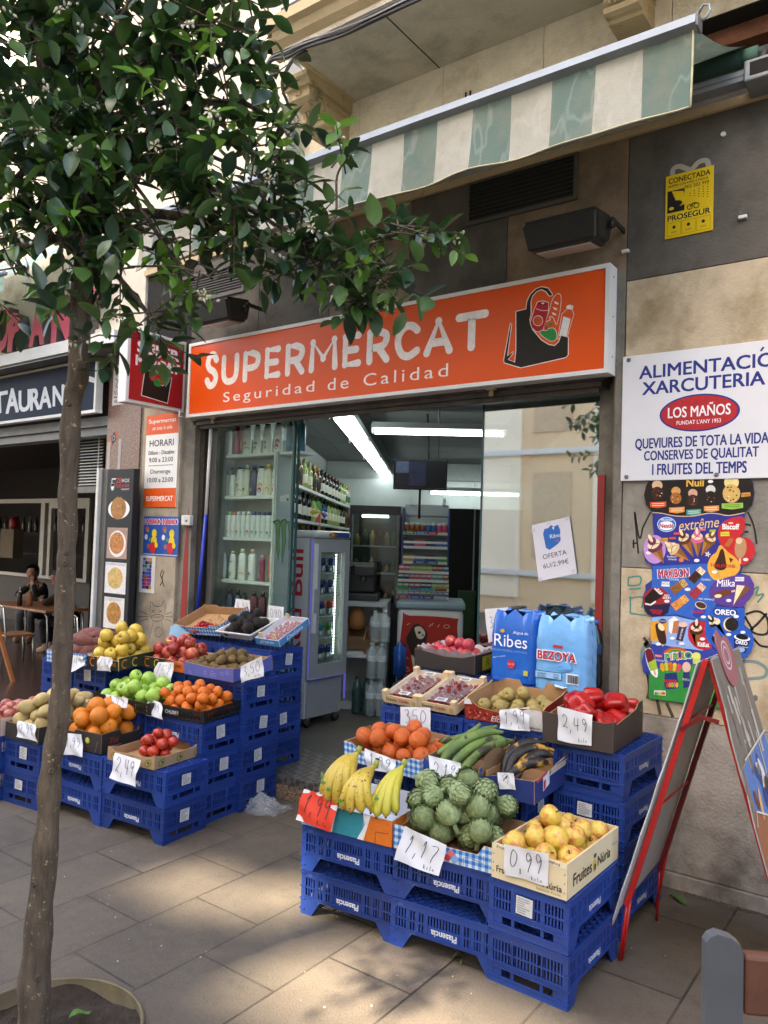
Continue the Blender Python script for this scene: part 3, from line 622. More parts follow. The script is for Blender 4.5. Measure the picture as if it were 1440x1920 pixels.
gl=mat('dried_glue','a39a88',.8,var=.1);ar=PxArt(YF);ar.stroke(smooth_poly([(1262,338),(1262,318),(1275,312),(1295,318),(1310,304),(1326,302),(1330,322)],4,False),9,gl,1);tag(ar.obj('glue_stain'),'pale smear of dried glue above the yellow alarm plate','stain')
def vent(x0,x1,z0,z1,lb):
 t=thing('ventilation_grille',lb,'vent',((x0+x1)/2,YF,z0));a=MB();m=mat('vent_frame','57524b',.6,.3,var=.15);f_=.022
 for p,q_ in(((x0,z0),(x1,z0+f_)),((x0,z1-f_),(x1,z1)),((x0,z0+f_),(x0+f_,z1-f_)),((x1-f_,z0+f_),(x1,z1-f_))):a.box((p[0],YF-.012,p[1]),(q_[0],YF+.01,q_[1]),m)
 part('frame',a,t);a=MB();n=9
 for k in range(n):z=z0+f_+(k+.5)*(z1-z0-2*f_)/n;a.add([(x0+f_,YF-.009,z-.009),(x1-f_,YF-.009,z-.009),(x1-f_,YF+.0,z+.008),(x0+f_,YF+.0,z+.008)],[(0,1,2,3)],mat('vent_slat','3b3833',.6,.3))
 part('slats',a,t);a=MB();a.box((x0+f_,YF-.0025,z0+f_),(x1-f_,YF-.0015,z1-f_),m_black);part('backing',a,t)
vent(-2.235,-1.565,3.365,3.625,'dark louvred ventilation grille under the awning above the right floodlight');vent(-4.75,-4.05,3.30,3.52,'dark louvred ventilation grille under the awning half hidden by leaves')
def flood(x,z,lb):
 t=thing('floodlight',lb,'floodlight',(x,YF,z));bl=mat('floodlight_black','23221f',.55,var=.25,nscale=12,bmp=.1)
 M=Matrix.Rotation(R(8),4,'X');a=MB()
 bm=bmesh.new();bmesh.ops.create_cube(bm,size=1)
 for v in bm.verts:
  top=v.co.z>0;v.co=Vector((v.co.x*(.40 if top else .36),-.20+v.co.y*(.24 if top else .17),.03+v.co.z*.15))
 bmesh.ops.bevel(bm,geom=bm.edges[:],offset=.02,segments=3,affect='EDGES');a.bm(bm,bl,M)
 for s_ in(-1,1):a.tube([(s_*.205,-.17,.04),(s_*.225,-.17,.04)],.02,bl,8,M=M);a.box((s_*.214-.004,-.17,.03),(s_*.214+.004,.0,.055),bl)
 a.obj('housing',t);a=MB();a.box((-.14,-.265,-.051),(.14,-.135,-.0465),mat('floodlight_glass','bcb6aa',.25,var=.05),M);a.obj('lens',t)
flood(-1.53,3.10,'black floodlight on the brown stone right of centre above the orange sign');flood(-4.06,3.09,'black floodlight half hidden behind the hanging leaves on the left')
for x,z,lb in((-1.305,3.035,'small white cable clip at the corner of the slate above the orange sign'),(-.765,3.085,'small white cable clip right of the yellow alarm plate')):
 a=MB();a.bbox((x-.018,YF-.02,z-.008),(x+.018,YF,z+.008),m_white,.003);a.tube([(x-.006,YF-.012,z),(x-.01,YF-.02,z+.03)],.003,m_alud,5);tag(a.obj('cable_clip',loc=(x,YF,z)),lb,'clip')
a=MB();a.lathe([(0,-.002),(.012,-.001),(.012,.006),(.005,.007),(0,.003)],m_white,12,Matrix.Translation((-.855,YF-.003,3.50))@Matrix.Rotation(R(90),4,'X'));tag(a.obj('wall_plug',loc=(-.855,YF,3.50)),'round pale wall plug high on the slate above the alarm plate','plug')
a=MB();rr=random.Random(3)
cabpts=[(500,122),(512,108),(540,98),(570,84),(640,60),(700,32),(770,0),(900,-60),(1050,-130)]
for k in range(11):
 o_=rr.uniform(-7,9);y=3.095+rr.uniform(-.012,.012);pts=[W(px_,py_+o_*(1 if 1<i else .6)+rr.uniform(-2,2),y-.02)for i,(px_,py_)in enumerate(cabpts)]
 a.tube([Vector(p)for p in smooth_poly([tuple(p)for p in pts],4,False)],rr.choice([.004,.005,.006,.008]),mat('cable_black','2b2a2b',.6,var=.1)if k%4 else mat('cable_grey','7b7a78',.6,var=.1),6)
for k in range(6):
 o_=rr.uniform(-5,5);q_=[(575,95,3.08),(555,108,3.1),(543,122,3.16),(530,150,3.25),(531,172,3.35),(540,195,3.45),(541,215,3.6),(530,222,3.735)]
 a.tube([Vector(p)for p in smooth_poly([tuple(W(x+o_*.6,y_+o_*.3,d))for x,y_,d in q_],4,False)],.005,mat('cable_black',0),6)
tag(a.obj('cable_bundle',loc=(-2.9,3.1,4.35)),'sagging bundle of black cables strung along the balcony edge','cable')
a=MB();a.tube([(-3.55,YF-.08,4.1),(-3.55,YF-.08,7)],.055,m_white,14);tag(a.obj('downpipe',loc=(-3.55,YF-.08,4.1)),'white downpipe on the upper wall behind the leaves','pipe')
# POSTERS
ip=thing('ice_cream_poster','tall cut out ice cream price board on the wall under the blue lettered sign','poster',(-.95,YF-.01,1.1))
PY=YF-.012
A6=lambda l:[(1200+x/6,880+y/6)for x,y in l];B6=lambda l:[(1200+x/6,1100+y/6)for x,y in l]
outline=A6([(70,180),(110,115),(160,90),(400,75),(700,65),(1100,55),(1200,70),(1270,150),(1285,280),(1260,400),(1180,480),(1170,560),(1172,700),(1135,715),(1140,760),(1210,770),(1280,830),(1295,940),(1240,1040),(1150,1080),(1130,1170),(1230,1200),(1280,1290),(1270,1400),(1200,1480)])+B6([(1165,200),(1175,250),(1172,430),(1240,490),(1280,580),(1260,700),(1200,790),(1130,810),(1168,830),(1165,1400),(100,1255),(105,1010),(40,960),(20,850),(50,730),(130,660),(110,600),(125,400),(130,330),(80,310),(40,220),(32,110),(60,40)])+A6([(60,1300),(140,1240),(130,1080),(60,1030),(35,930),(60,810),(160,740),(150,660),(140,480),(70,400),(45,290)])
ar=PxArt(PY);oc=[ar.c(p)for p in outline]
a=MB();a.prism(oc,1,PY+.0,YF-.002,mat('poster_board','26357f',.35,var=.04));part('board',a,ip)
ar.step=.00035
wv=A6([(70,180),(110,115),(160,90),(400,75),(700,65),(1100,55),(1200,70),(1270,150),(1285,280),(1260,400),(1180,480),(1000,515),(880,495),(760,490),(600,520),(400,520),(250,490),(140,480),(70,400),(45,290)])
ar.poly(wv,'1d1613',1);ar.stroke(A6(smooth_poly([(140,485),(250,495),(400,525),(600,525),(760,495),(880,500),(1000,520),(1180,487)],3,False)),1.6,'d9b98a',2)
ar.text('Nuii',*A6([(620,150)])[0],14,'e0b04a',32,bold=.03,lay=3)
choc,crm,cone,pnk='3a1d12','e8d5b0','b5793a','c8457c'
def bar_ice(x,y,s,c1_,c2_,F_=A6):
 p=F_([(x,y)])[0];ar.ell(p[0],p[1]-6*s,8*s,7.5*s,c2_,3,16);ar.ell(p[0],p[1]+6*s,9.5*s,10*s,c1_,4,18)
 r2=random.Random(int(x+y))
 for k in range(12):ar.ell(p[0]+r2.uniform(-7,7)*s,p[1]+r2.uniform(-2,14)*s,1.1*s,.9*s,r2.choice(['6b3a20','a8703c','1c0d08',crm]),5,6)
for x,y,s,c1_,c2_,b_,w_ in((195,225,1.25,choc,'d6b08c','d4542b',180),(405,285,1.1,'a8672f','d29a5a','d98b3d',175),(595,310,1.1,'40201a','d3a48c','3c9a8e',165),(795,270,1.15,'1f1512','d5d2ce','d9955a',170),(1030,210,1.75,'d1ab62','e3cf8c','8fc04c',240)):
 bar_ice(x,y,s,c1_,c2_);p=A6([(x+10,y+(175 if s<1.5 else 205))])[0];ar.poly([(p[0]-w_/12,p[1]-5),(p[0]+w_/12,p[1]-6.5),(p[0]+w_/12,p[1]+3),(p[0],p[1]+6),(p[0]-w_/12,p[1]+4)],b_,3)
 for d_ in(-2,1.5):ar.stroke([(p[0]-w_/16,p[1]+d_),(p[0]+w_/16,p[1]+d_-.8)],1,'f0e2c8' if b_!='8fc04c' else '4a5a20',4)
for x,y in((795,137),(640,1025),(95,940),(1190,1015),(840,1155),(540,1350)):p=A6([(x,y)])[0];ar.ell(*p,5,3,'e8e8ea',6,14)
ar.poly(A6([(1145,265),(1240,258),(1245,300),(1140,312)]),'d99646',3);ar.text('nou',*A6([(1192,287)])[0],4,'5a3312',lay=4)
ar.poly(A6([(140,485),(250,495),(400,525),(600,525),(760,495),(880,500),(1000,520),(1180,487),(1172,700),(1135,715),(1140,760),(1130,1170),(130,1080),(60,1030),(160,740),(150,660)]),'2a2f86',1)
ar.ell(*A6([(300,620)])[0],17.5,14,'dfe8f2',2,28);ar.ell(*A6([(300,620)])[0],16.5,13,'3b7fc0',3,28);ar.ell(*A6([(298,635)])[0],14,8.5,'eef0f2',4,24)
ar.text('Nestlé',*A6([(300,635)])[0],8,'b8202c',26,bold=.03,lay=5);ar.text('HELADOS',*A6([(300,567)])[0],4,'eef0f2',21,bold=.01,lay=5)
ar.text('extrême',*A6([(660,615)])[0],19,'e2c07c',76,lay=3,shear=.35,rot=.12,bold=-.005)
def cornet(x0,y0,x1,y1,sz,top,F_=A6,sw='6b3a1c'):
 a_,b_=F_([(x0,y0),(x1,y1)]);d=Vector((b_[0]-a_[0],b_[1]-a_[1]));L=d.length;d.normalize();n_=Vector((-d.y,d.x));P=Vector(a_)
 ar.poly([tuple(P+n_*sz),tuple(P-n_*sz),tuple(P+d*L)],cone,4);ar.poly([tuple(P+n_*sz*.2),tuple(P-n_*sz),tuple(P+d*L)],'8a5526',5)
 for k,(f_,g_)in enumerate(((1.15,0),(.95,-.55),(.6,-1.05),(.25,-1.5))):ar.ell(*(P+d*sz*g_),sz*f_,sz*.62,top if k%2==0 else crm,6+k,14,math.atan2(n_.y,n_.x))
 ar.stroke(smooth_poly([tuple(P+n_*sz*.8),tuple(P-d*sz*.5),tuple(P-n_*sz*.7-d*sz*.3)],3,False),1.1,sw,11)
cornet(390,900,560,1030,11,'d9b98c');cornet(510,800,605,990,11,'5c3016');cornet(645,790,650,985,11,'d0638f',sw='a01f50');cornet(780,800,690,975,11,'7a4520')
ar.ell(*A6([(165,900)])[0],21,27,'b98ac8',3,26);cornet(175,880,270,1060,13,'6a2a4c',sw='3a1230')
ar.poly(A6([(235,775),(315,770),(318,812),(238,815)]),'e0a23c',7);ar.text('NOU',*A6([(275,794)])[0],4,'3a2a10',lay=8)
for y_,t_,c_ in((790,'',0),):pass
ar.text('blueberry',*A6([(360,985)])[0],5,'e8e8f0',18,lay=5);ar.text('cheesecake',*A6([(365,1010)])[0],4,'e8e8f0',16,lay=5)
for x,y,c_ in((370,775,'d4543c'),(420,722,'d4543c'),(705,680,'d4648c'),(820,690,'9ab83c')):p=A6([(x,y)])[0];ar.poly([(p[0]-6,p[1]-1.6),(p[0]+6,p[1]-2.2),(p[0]+6,p[1]+1.6),(p[0]-6,p[1]+2.2)],c_,12)
ar.ell(*A6([(465,1020)])[0],5,4,'c9744a',5,8)
for k in range(5):p=A6([(763,955)])[0];ar.ell(p[0]+3*math.cos(k*1.256),p[1]+3*math.sin(k*1.256),2.4,1.1,'e8e0d0',5,8,k*1.256)
red=smooth_poly([(1060,540),(1172,545),(1172,700),(1140,720),(1140,765),(1220,775),(1285,850),(1292,950),(1230,1045),(1140,1080),(1060,1000),(940,890),(890,800),(880,690),(940,590)],3)
ar.poly(A6(red),'c1272d',2);ar.text('Biscoff',*A6([(1022,645)])[0],10,'f2eeea',31,bold=.03,lay=3);ar.ell(*A6([(1022,605)])[0],5,2,'e6b8a8',3)
ar.poly(A6([(905,705),(1005,702),(1007,750),(908,752)]),'e0d63a',3);ar.text('NOU',*A6([(956,726)])[0],4.5,'4a5a1a',lay=4)
ar.poly(A6([(1010,770),(1058,785),(1000,875),(950,858)]),'b5672f',3);ar.ell(*A6([(1132,885)])[0],11,20,'b58a64',3,20,.1);ar.ell(*A6([(1115,805)])[0],6,6,'e0c09c',4,14);ar.stroke(A6([(1125,1000),(1125,1060)]),4,'d9b07c',3)
tb_=smooth_poly([(905,850),(990,930),(1090,1010),(1130,1110),(1060,1200),(960,1225),(850,1250),(780,1180),(760,1080),(800,980),(860,930)],3)
ar.poly(A6(tb_),'e0a63e',3);ar.poly(A6(smooth_poly([(905,910),(940,905),(970,1060),(960,1120),(890,1135),(835,1090),(880,980)],3)),choc,4);ar.stroke(A6([(885,1140),(890,1210)]),4,'c9a05c',4)
ar.text('TOBLERONE',*A6([(930,1085)])[0],6,'b8202c',47,bold=.02,lay=6);ar.poly(A6([(1000,990),(1050,1010),(1020,1055)]),'5a2f18',4)
ar.poly(A6([(140,1090),(760,1060),(770,1180),(850,1255),(800,1320),(780,1430)])+B6([(860,190),(780,330),(740,390),(560,350),(400,310),(130,330),(130,100)]),'2a5fb4',2)
ar.text('MAXIBON',*A6([(375,1170)])[0],17,'d8dbe6',59,bold=.05,lay=3,rot=.10);ar.text('MAXIBON',*A6([(375,1170)])[0],15.5,'b5202e',56,bold=.02,lay=4,rot=.10)
def slabice(x,y,rot,ca,cb,F_=A6,s=1.0):
 p=F_([(x,y)])[0];c_,s_=math.cos(rot),math.sin(rot);Q=lambda u,v:(p[0]+(u*c_-v*s_)*s,p[1]+(u*s_+v*c_)*s)
 ar.poly([Q(-17,-7),(Q(15,-9)),Q(17,5),Q(-15,9)],ca,5);ar.poly([Q(4,-8.4),Q(15,-9),Q(17,5),Q(6,6.5)],cb,6);r2=random.Random(int(x))
 for k in range(9):ar.ell(*Q(r2.uniform(5,15),r2.uniform(-7,4)),.9,.8,'2a1a14',7,6);ar.ell(*Q(r2.uniform(-14,2),r2.uniform(-6,6)),1,.8,'5a3520',7,6)
slabice(645,1190,-.7,choc,crm);slabice(440,1320,-.5,'8a5a2c','c9a262');slabice(650,1370,-.7,'a03040','e0bca4');slabice(455,180,-.55,'d98a3c','e0a85c',B6)
for x,y,st in((745,1240,'CLASSIC'),(385,1240,'COOKIE')):ar.text(st,*A6([(x,y)])[0],3.4,'e8eaf0',lay=6)
ar.text('RED ORANGE',*B6([(750,140)])[0],3.2,'e8eaf0',lay=6)
ar.ell(*B6([(685,210)])[0],11,7,crm,5,20,.3);ar.ell(*B6([(687,208)])[0],10,5.6,'4a2a1c',6,20,.3);ar.poly(B6([(620,230),(745,265),(700,345),(640,350),(590,320)]),'2c3f9c',4);ar.text('MAXI',*B6([(655,285)])[0],6,'c0283a',bold=.02,lay=7,rot=.1)
ar.ell(*B6([(190,170)])[0],26,27,'9e1f28',4,30);ar.poly(B6([(36,210),(340,190),(320,290),(250,335),(130,335),(60,280)]),'1c1a3c',5);ar.poly(B6([(50,130),(150,20),(235,50),(250,110),(130,190),(60,185)]),'1c100c',6)
for x in(195,215,235):ar.stroke(smooth_poly(B6([(x-30,20+(x-195)),(x,40+(x-195)),(x+20,25+(x-195))]),3,False),3.2,'e8e0dc',7)
ar.stroke(B6([(60,190),(120,205),(180,165)]),3,'e8e0dc',7)
for k,st in enumerate(('STRANGER','THINGS')):ar.text(st,*B6([(185,270+k*28)])[0],4.2,'c8202c',23 if k==0 else 17,bold=.02,lay=7)
ar.poly(A6([(245,1262),(335,1265),(335,1320),(242,1315)]),'e8e8ec',7);ar.text('NOU',*A6([(290,1285)])[0],4.5,'23244a',lay=8);ar.text('RED',*B6([(305,100)])[0],3.6,'f0e8e8',bold=.02,lay=7);ar.text('BERRY',*B6([(305,127)])[0],3.6,'f0e8e8',bold=.02,lay=7)
mk=smooth_poly([(1000,1210),(1130,1185),(1230,1210),(1280,1290),(1270,1400),(1200,1480),(1180,1530),(1090,1560),(960,1540),(840,1490),(780,1400),(800,1310),(880,1250)],3)
ar.poly(A6(mk),'57398c',5);ar.text('Milka',*A6([(965,1280)])[0],13,'eeeaf2',34,bold=.01,shear=.2,lay=6,rot=.06);ar.poly(A6([(1072,1212),(1172,1212),(1172,1258),(1070,1258)]),'ecebf0',6);ar.text('NOU',*A6([(1122,1235)])[0],4.5,'3a2a5c',lay=7)
ar.ell(*B6([(925,80)])[0],18,6.5,'6b3820',6,20,-.25);ar.ell(*B6([(880,105)])[0],7,3.5,crm,7,12,-.1);ar.stroke(B6([(1030,55),(1070,45)]),3.2,'e0c9a0',6);ar.poly(B6([(1090,-20),(1180,-10),(1150,60),(1050,215)]),crm,6);ar.poly(B6([(1180,-10),(1250,20),(1100,160),(1050,215)]),'7a4a2a',7)
of_=smooth_poly([(830,230),(1000,235),(1172,245),(1172,430),(1240,490),(1280,580),(1260,700),(1190,790),(1060,785),(930,750),(800,650),(740,560),(735,430),(760,350)],3)
ar.poly(B6(of_),'1f55b0',5);ar.text('OREO',*B6([(960,288)])[0],12.5,'1a2a6c',44,bold=.09,lay=6,rot=.02);ar.text('OREO',*B6([(960,288)])[0],10,'f0f0f4',39,bold=.03,lay=7,rot=.02)
ar.ell(*B6([(1010,425)])[0],12,13,crm,6,22);ar.ell(*B6([(1033,423)])[0],12.5,12.5,'17120f',7,24)
for k in range(26):r2=10.5*math.sqrt((k+.5)/26);t_=k*2.4;p=B6([(1033,423)])[0];ar.ell(p[0]+r2*math.cos(t_),p[1]+r2*math.sin(t_),.8,.8,'4a3d34',8,6)
cornet(840,410,965,560,9,'1c1614',B6);ar.ell(*B6([(870,390)])[0],6,6,crm,11,12);ar.poly(B6(smooth_poly([(815,560),(860,535),(960,610),(995,680),(970,715),(880,680),(810,600)],3)),'1a1412',6);ar.stroke(B6([(975,705),(1020,745)]),3.5,'d9b07c',6);ar.text('OREO',*B6([(872,562)])[0],4,'f0f0f4',bold=.02,lay=7,rot=-.4)
ar.poly(B6([(1058,560),(1240,600),(1190,745),(1060,740)]),'16265c',6);ar.ell(*B6([(1150,575)])[0],15.5,5.5,'e6e8ee',7,22,.18);ar.ell(*B6([(1150,565)])[0],12,5,'15110f',8,16,.18);ar.text('OREO',*B6([(1143,630)])[0],6.5,'f0f0f4',22,bold=.03,lay=8,rot=-.06);ar.text('ICE CREAM',*B6([(1160,680)])[0],2.6,'dfe4f0',lay=8);ar.ell(*B6([(1140,710)])[0],7,4.5,'8fb0d8',8,14)
for x,y in((535,30),(715,340),(1000,155),(305,163),(1085,335),(1000,538),(1160,512),(965,740),(365,580),(475,640),(210,645),(705,588)):ar.ell(*B6([(x,y)])[0],5,2.9,'e8e8ea',12,14)
ar.poly(B6([(130,345),(250,335),(400,330),(560,370),(740,400),(735,560),(800,680),(700,720),(560,700),(420,690),(280,660),(130,645)]),'86a8dc',3)
ar.poly(B6([(122,390),(310,385),(300,560),(240,610),(118,610)]),'d9992e',4);ar.poly(B6(smooth_poly([(175,425),(225,415),(270,460),(300,620),(260,650),(215,620),(185,520)],3)),choc,5);ar.ell(*B6([(240,455)])[0],5,8,crm,6,12,-.6);ar.ell(*B6([(258,388)])[0],7,4.5,'2a2a6c',5);ar.text('CHOC',*B6([(258,388)])[0],2.6,'f0d8a0',lay=6);ar.stroke(B6([(258,640),(255,690)]),3,'d9b07c',4)
ar.poly(B6([(325,375),(385,335),(440,375),(425,520),(350,530),(325,500)]),'e9e2dc',5);ar.poly(B6([(380,390),(440,378),(425,520),(360,525)]),'b5714a',6);ar.poly(B6([(440,450),(530,440),(480,615),(405,600)]),'3a2f50',5);ar.ell(*B6([(485,425)])[0],8.5,5,'e0b8a8',6);ar.text('smarties',*B6([(462,530)])[0],4,'f0eef4',rot=1.35,lay=6);ar.stroke(B6([(425,610),(415,650)]),3,'8a6aa0',5)
ar.poly(B6(smooth_poly([(560,430),(620,390),(735,395),(730,480),(770,600),(810,680),(760,715),(640,690),(560,610),(540,520)],3)),'b8222c',4);cornet(635,500,630,680,11,'4a2418',B6,sw='4a2418');ar.text('KitKat',*B6([(715,650)])[0],8.5,'f2ecec',21,bold=.03,lay=9,rot=.04)
ar.poly(B6([(50,730),(130,665),(280,670),(420,700),(560,712),(700,730),(800,690),(930,755),(1060,790),(1130,810),(1168,830),(1166,1130),(1050,1110),(900,980),(600,870),(300,900),(100,960),(40,960),(20,850)]),'2f3f96',5)
ar.poly(B6([(105,1000),(140,930),(300,905),(600,875),(900,985),(1040,1130),(1130,1190),(1100,1390),(100,1255)]),'2c8a3e',6)
for rr_,c_ in((25,'c84a2c'),(21.5,'d9922c'),(18,'4a9a4c')):ar.stroke([(B6([(405,800)])[0][0]+rr_*math.cos(t/10),B6([(405,800)])[0][1]-rr_*.75*math.sin(t/10))for t in range(4,28)],3.6,c_,6)
for k,(ch,c_)in enumerate(zip('PiRULO',('3d9a48','d4a02c','3f9a4a','d98a3c','64b04c','3c9448'))):p=B6([(310+k*47,790-k*4)])[0];ar.text(ch,p[0],p[1],13,'eef0ea',bold=.10,lay=8);ar.text(ch,p[0],p[1],11.5,c_,bold=.04,lay=9)
def lolly(x,y,c1_,c2_,s=1.0,rot=0):
 p=B6([(x,y)])[0];ar.poly([(p[0]+u*s*math.cos(rot)-v*s*math.sin(rot),p[1]+u*s*math.sin(rot)+v*s*math.cos(rot))for u,v in((-6,-4),(-5,-12),(0,-15),(5,-12),(6,-4),(6,14),(-6,14))],c1_,8);ar.poly([(p[0]+u*s*math.cos(rot)-v*s*math.sin(rot),p[1]+u*s*math.sin(rot)+v*s*math.cos(rot))for u,v in((-5.5,6),(6,4),(6,19),(-5.5,19))],c2_,9);ar.stroke([(p[0]-18*s*math.sin(rot),p[1]+18*s*math.cos(rot)),(p[0]-27*s*math.sin(rot),p[1]+27*s*math.cos(rot))],2.6*s,'d0a878',8)
ar.poly(B6(smooth_poly([(60,720),(110,690),(150,740),(200,930),(195,1020),(150,1000),(120,960),(80,860)],3)),'e8e6ea',7);lolly(120,800,'6d1a28','9ab83c',1.25,-.28)
ar.poly(B6([(170,760),(255,765),(250,795),(175,790)]),'c02838',8);ar.text('NOU',*B6([(212,778)])[0],3.6,'f0e8e8',lay=9);ar.text('WATERMELON',*B6([(230,832)])[0],3,'dfe6f0',lay=8)
for k,c_ in enumerate(('d99a2c','b8c83c','d9642c','d9b83c','d0485c')):ar.ell(*B6([(255+k*45,905-10*math.sin(k))])[0],4.6,8.5,c_,8,14,(k-2)*.12)
ar.poly(B6([(280,975),(415,965),(440,1140),(300,1155),(275,1110)]),'24306c',8);ar.text('WATERMELON',*B6([(340,1060)])[0],5,'c8303c',24,bold=.03,rot=.1,lay=9)
for k in range(5):ar.ell(*B6([(310+k*27,1105)])[0],2.5,5,('c03a4c','d98a2c','8ab83c','d0607c','d9b83c')[k],9,10)
ar.ell(*B6([(525,905)])[0],8,10,'d9b0a0',8,14);ar.poly(B6([(485,965),(560,955),(560,1130),(490,1140)]),'24306c',8);ar.text('TROPICAL',*B6([(520,1045)])[0],4,'e0d890',15,lay=9);ar.ell(*B6([(635,775)])[0],8,6,'d8dc6c',8);ar.poly(B6([(590,780),(685,780),(670,870),(600,870)]),'c2cc58',7)
ar.ell(*B6([(1060,930)])[0],8.5,16,'d9742c',8,18,-.1)
ar.poly(B6([(160,1160),(290,1170),(290,1225),(160,1215)]),'e8e8e8',8);ar.text('NUTRI-SCORE',*B6([(215,1172)])[0],2,'444444',lay=9)
for k,c_ in enumerate(('2c7a48','7ab04c','d8c23c','d9842c','c83c2c')):ar.rect(*B6([(168+k*23,1185)])[0],*B6([(190+k*23,1215)])[0],c_,9)
part('printing',ar,ip)
# left pillar posters
PFY=YF-.02
oh=thing('opening_hours_sign','orange and white HORARI opening hours board on the stone pillar','sign',(-4.88,PFY,1.76));hx0,hx1,hz0,hz1=-5.07,-4.68,1.762,2.478
a=MB();a.bbox((hx0,PFY-.008,hz0),(hx1,PFY,hz1),mat('hours_board','e2e2e0',.3,var=.02),.0015);part('board',a,oh)
ar=Art(wall(PFY-.008));og='d9571c';hc=(hx0+hx1)/2;ar.rect(hx0,hz1-.155,hx1,hz1,og,1);ar.rect(hx0,hz0,hx1,hz0+.145,og,1)
for st,z,h,w_,c_,sh in(('Supermercat',hz1-.055,.042,.33,'f0ece8',0),('de tota la vida',hz1-.105,.028,.24,'f0ece8',.3),('HORARI',hz1-.222,.05,.29,'23252c',0),('Dilluns - Dissabte',hz1-.296,.03,.31,'23252c',0),('9:00 a 23:00',hz1-.352,.036,.29,'23252c',0),('Diumenge',hz1-.447,.042,.24,'23252c',0),('10:00 a 23:00',hz1-.507,.036,.31,'23252c',0),('SUPERMERCAT',hz0+.065,.038,.32,'f0ece8',0)):
 ar.text(st,hc,z,h,c_,w_,bold=.012 if not sh else 0,shear=sh,lay=2)
ar.rect(hc-.15,hz1-.398,hc+.15,hz1-.394,'23252c',2);part('lettering',ar,oh)
hb=thing('candy_poster','blue sweets poster with two matching columns of candy on the stone pillar','poster',(-4.86,PFY,1.39));b0,b1,z0,z1=-5.055,-4.635,1.39,1.69
a=MB();a.box((b0,PFY-.003,z0),(b1,PFY,z1),mat('poster_blue','1f4fa0',.4,var=.04));part('sheet',a,hb);ar=Art(wall(PFY-.003))
for k in(0,1):
 xx=b0+.105+k*.21;ar.text('HARIBO',xx,z1-.04,.042,'e8e8ee',.185,bold=.1,lay=1);ar.text('HARIBO',xx,z1-.04,.036,'c0202c',.175,bold=.04,lay=2)
 for j,(dx,dz,c_,s)in enumerate(((-.06,.2,'c0404c',.022),(-.05,.19,'6a9a4c',.014),(-.07,.14,'d8d0dc',.02),(-.04,.07,'b05a3c',.018),(.03,.17,'d9c02c',.03),(.03,.11,'d9c02c',.036),(.02,.06,'c02a34',.04),(.06,.08,'d9c02c',.02),(-.02,.12,'4aa05c',.012))):ar.ell(xx+dx,z0+dz,s,s*1.1,c_,1+j,12)
ar.rect(b0+.005,z0+.006,b1-.005,z0+.012,'c8ccd8',1);part('printing',ar,hb)
a=MB();a.box((-5.085,PFY-.0035,1.10),(-4.90,PFY,1.385),mat('paper','d6d6d6',.7,var=.03));pp=thing('paper_notice','small white paper with a copied ice cream board on the stone pillar','notice',(-5,PFY,1.1));part('sheet',a,pp)
ar=Art(wall(PFY-.0035));rr=random.Random(5)
for j in range(9):
 z=1.13+j*.027
 for i in range(4):ar.rect(-5.045+i*.027+rr.uniform(-.006,.002),z,-5.02+i*.027+rr.uniform(0,.006),z+.025,rr.choice(['2c3c8c','1d1613','b8333c','6a3f8c','2f8a44','7f9fd0','c98f3c','2a5fb4']),1+(i+j)%3)
part('printing',ar,pp)
graffiti('graffiti_drawing','black marker drawing of a whiskered cat face on the stone pillar',[[(282,1140),(283,1128),(290,1136),(302,1136),(308,1126),(310,1140),(308,1152)],[(281,1140),(282,1155)],[(284,1143),(290,1149)],[(290,1143),(284,1149)],[(298,1143),(304,1149)],[(304,1143),(298,1149)],[(282,1156),(294,1152),(308,1156),(300,1164),(288,1164),(282,1156)],[(284,1157),(306,1157)],[(278,1152),(262,1146)],[(278,1156),(258,1156)],[(278,1160),(260,1166)],[(311,1152),(322,1147)],[(311,1156),(324,1157)],[(311,1160),(322,1166)],[(288,1166),(284,1180),(280,1196)],[(303,1166),(306,1182),(308,1196)],[(290,1182),(297,1176),(304,1184),(300,1194),(292,1192),(290,1182)]],1.0,'2b2724',PFY)
graffiti('graffiti_tag','black scribbled tag beside the copied paper on the pillar',[[(305,1068),(301,1078),(305,1088),(300,1098)],[(308,1070),(304,1085),(308,1100)]],2.4,'262220',PFY)
a=MB();a.bbox((-4.60,YF-.035,1.625),(-4.50,YF+.0,1.70),m_wmetal,.006);kb=thing('key_switch','small pale shutter key switch box beside the pillar','switch',(-4.55,YF,1.625));part('box',a,kb);a=MB();a.box((-4.59,YF-.0365,1.635),(-4.56,YF-.0355,1.69),mat('paper',0));a.tube([(-4.535,YF-.04,1.66),(-4.535,YF-.034,1.66)],.008,m_alud,10);part('key_plate',a,kb)
gy=YF+.0
graffiti('graffiti_letter','black spray painted letter M left of the ice cream board',[[(1190,960),(1199,1010),(1205,990)],[(1205,990),(1220,960)],[(1190,962),(1197,1038)],[(1186,1020),(1194,1018)],[(1188,1012),(1188,1028)]],3.2,'23201d',gy)
graffiti('graffiti_tag','black spray painted curve and dashes right of the ice cream board',[[(1402,960),(1413,985),(1419,1020)],[(1396,983),(1408,985)],[(1396,997),(1404,997)]],3.2,'23201d',gy)
graffiti('graffiti_tag','green spray painted boxy tag left of the ice cream board',[[(1178,1083),(1178,1098)],[(1178,1083),(1200,1081),(1199,1096),(1178,1098)],[(1180,1105),(1202,1103)],[(1182,1118),(1182,1150)],[(1180,1122),(1205,1120),(1203,1140)],[(1182,1150),(1212,1154)]],3,'3d8272',gy)
graffiti('graffiti_tag','green spray painted zigzag right of the ice cream board',[[(1408,1110),(1422,1100),(1418,1116),(1432,1114),(1420,1130)]],3.2,'3d8272',gy)
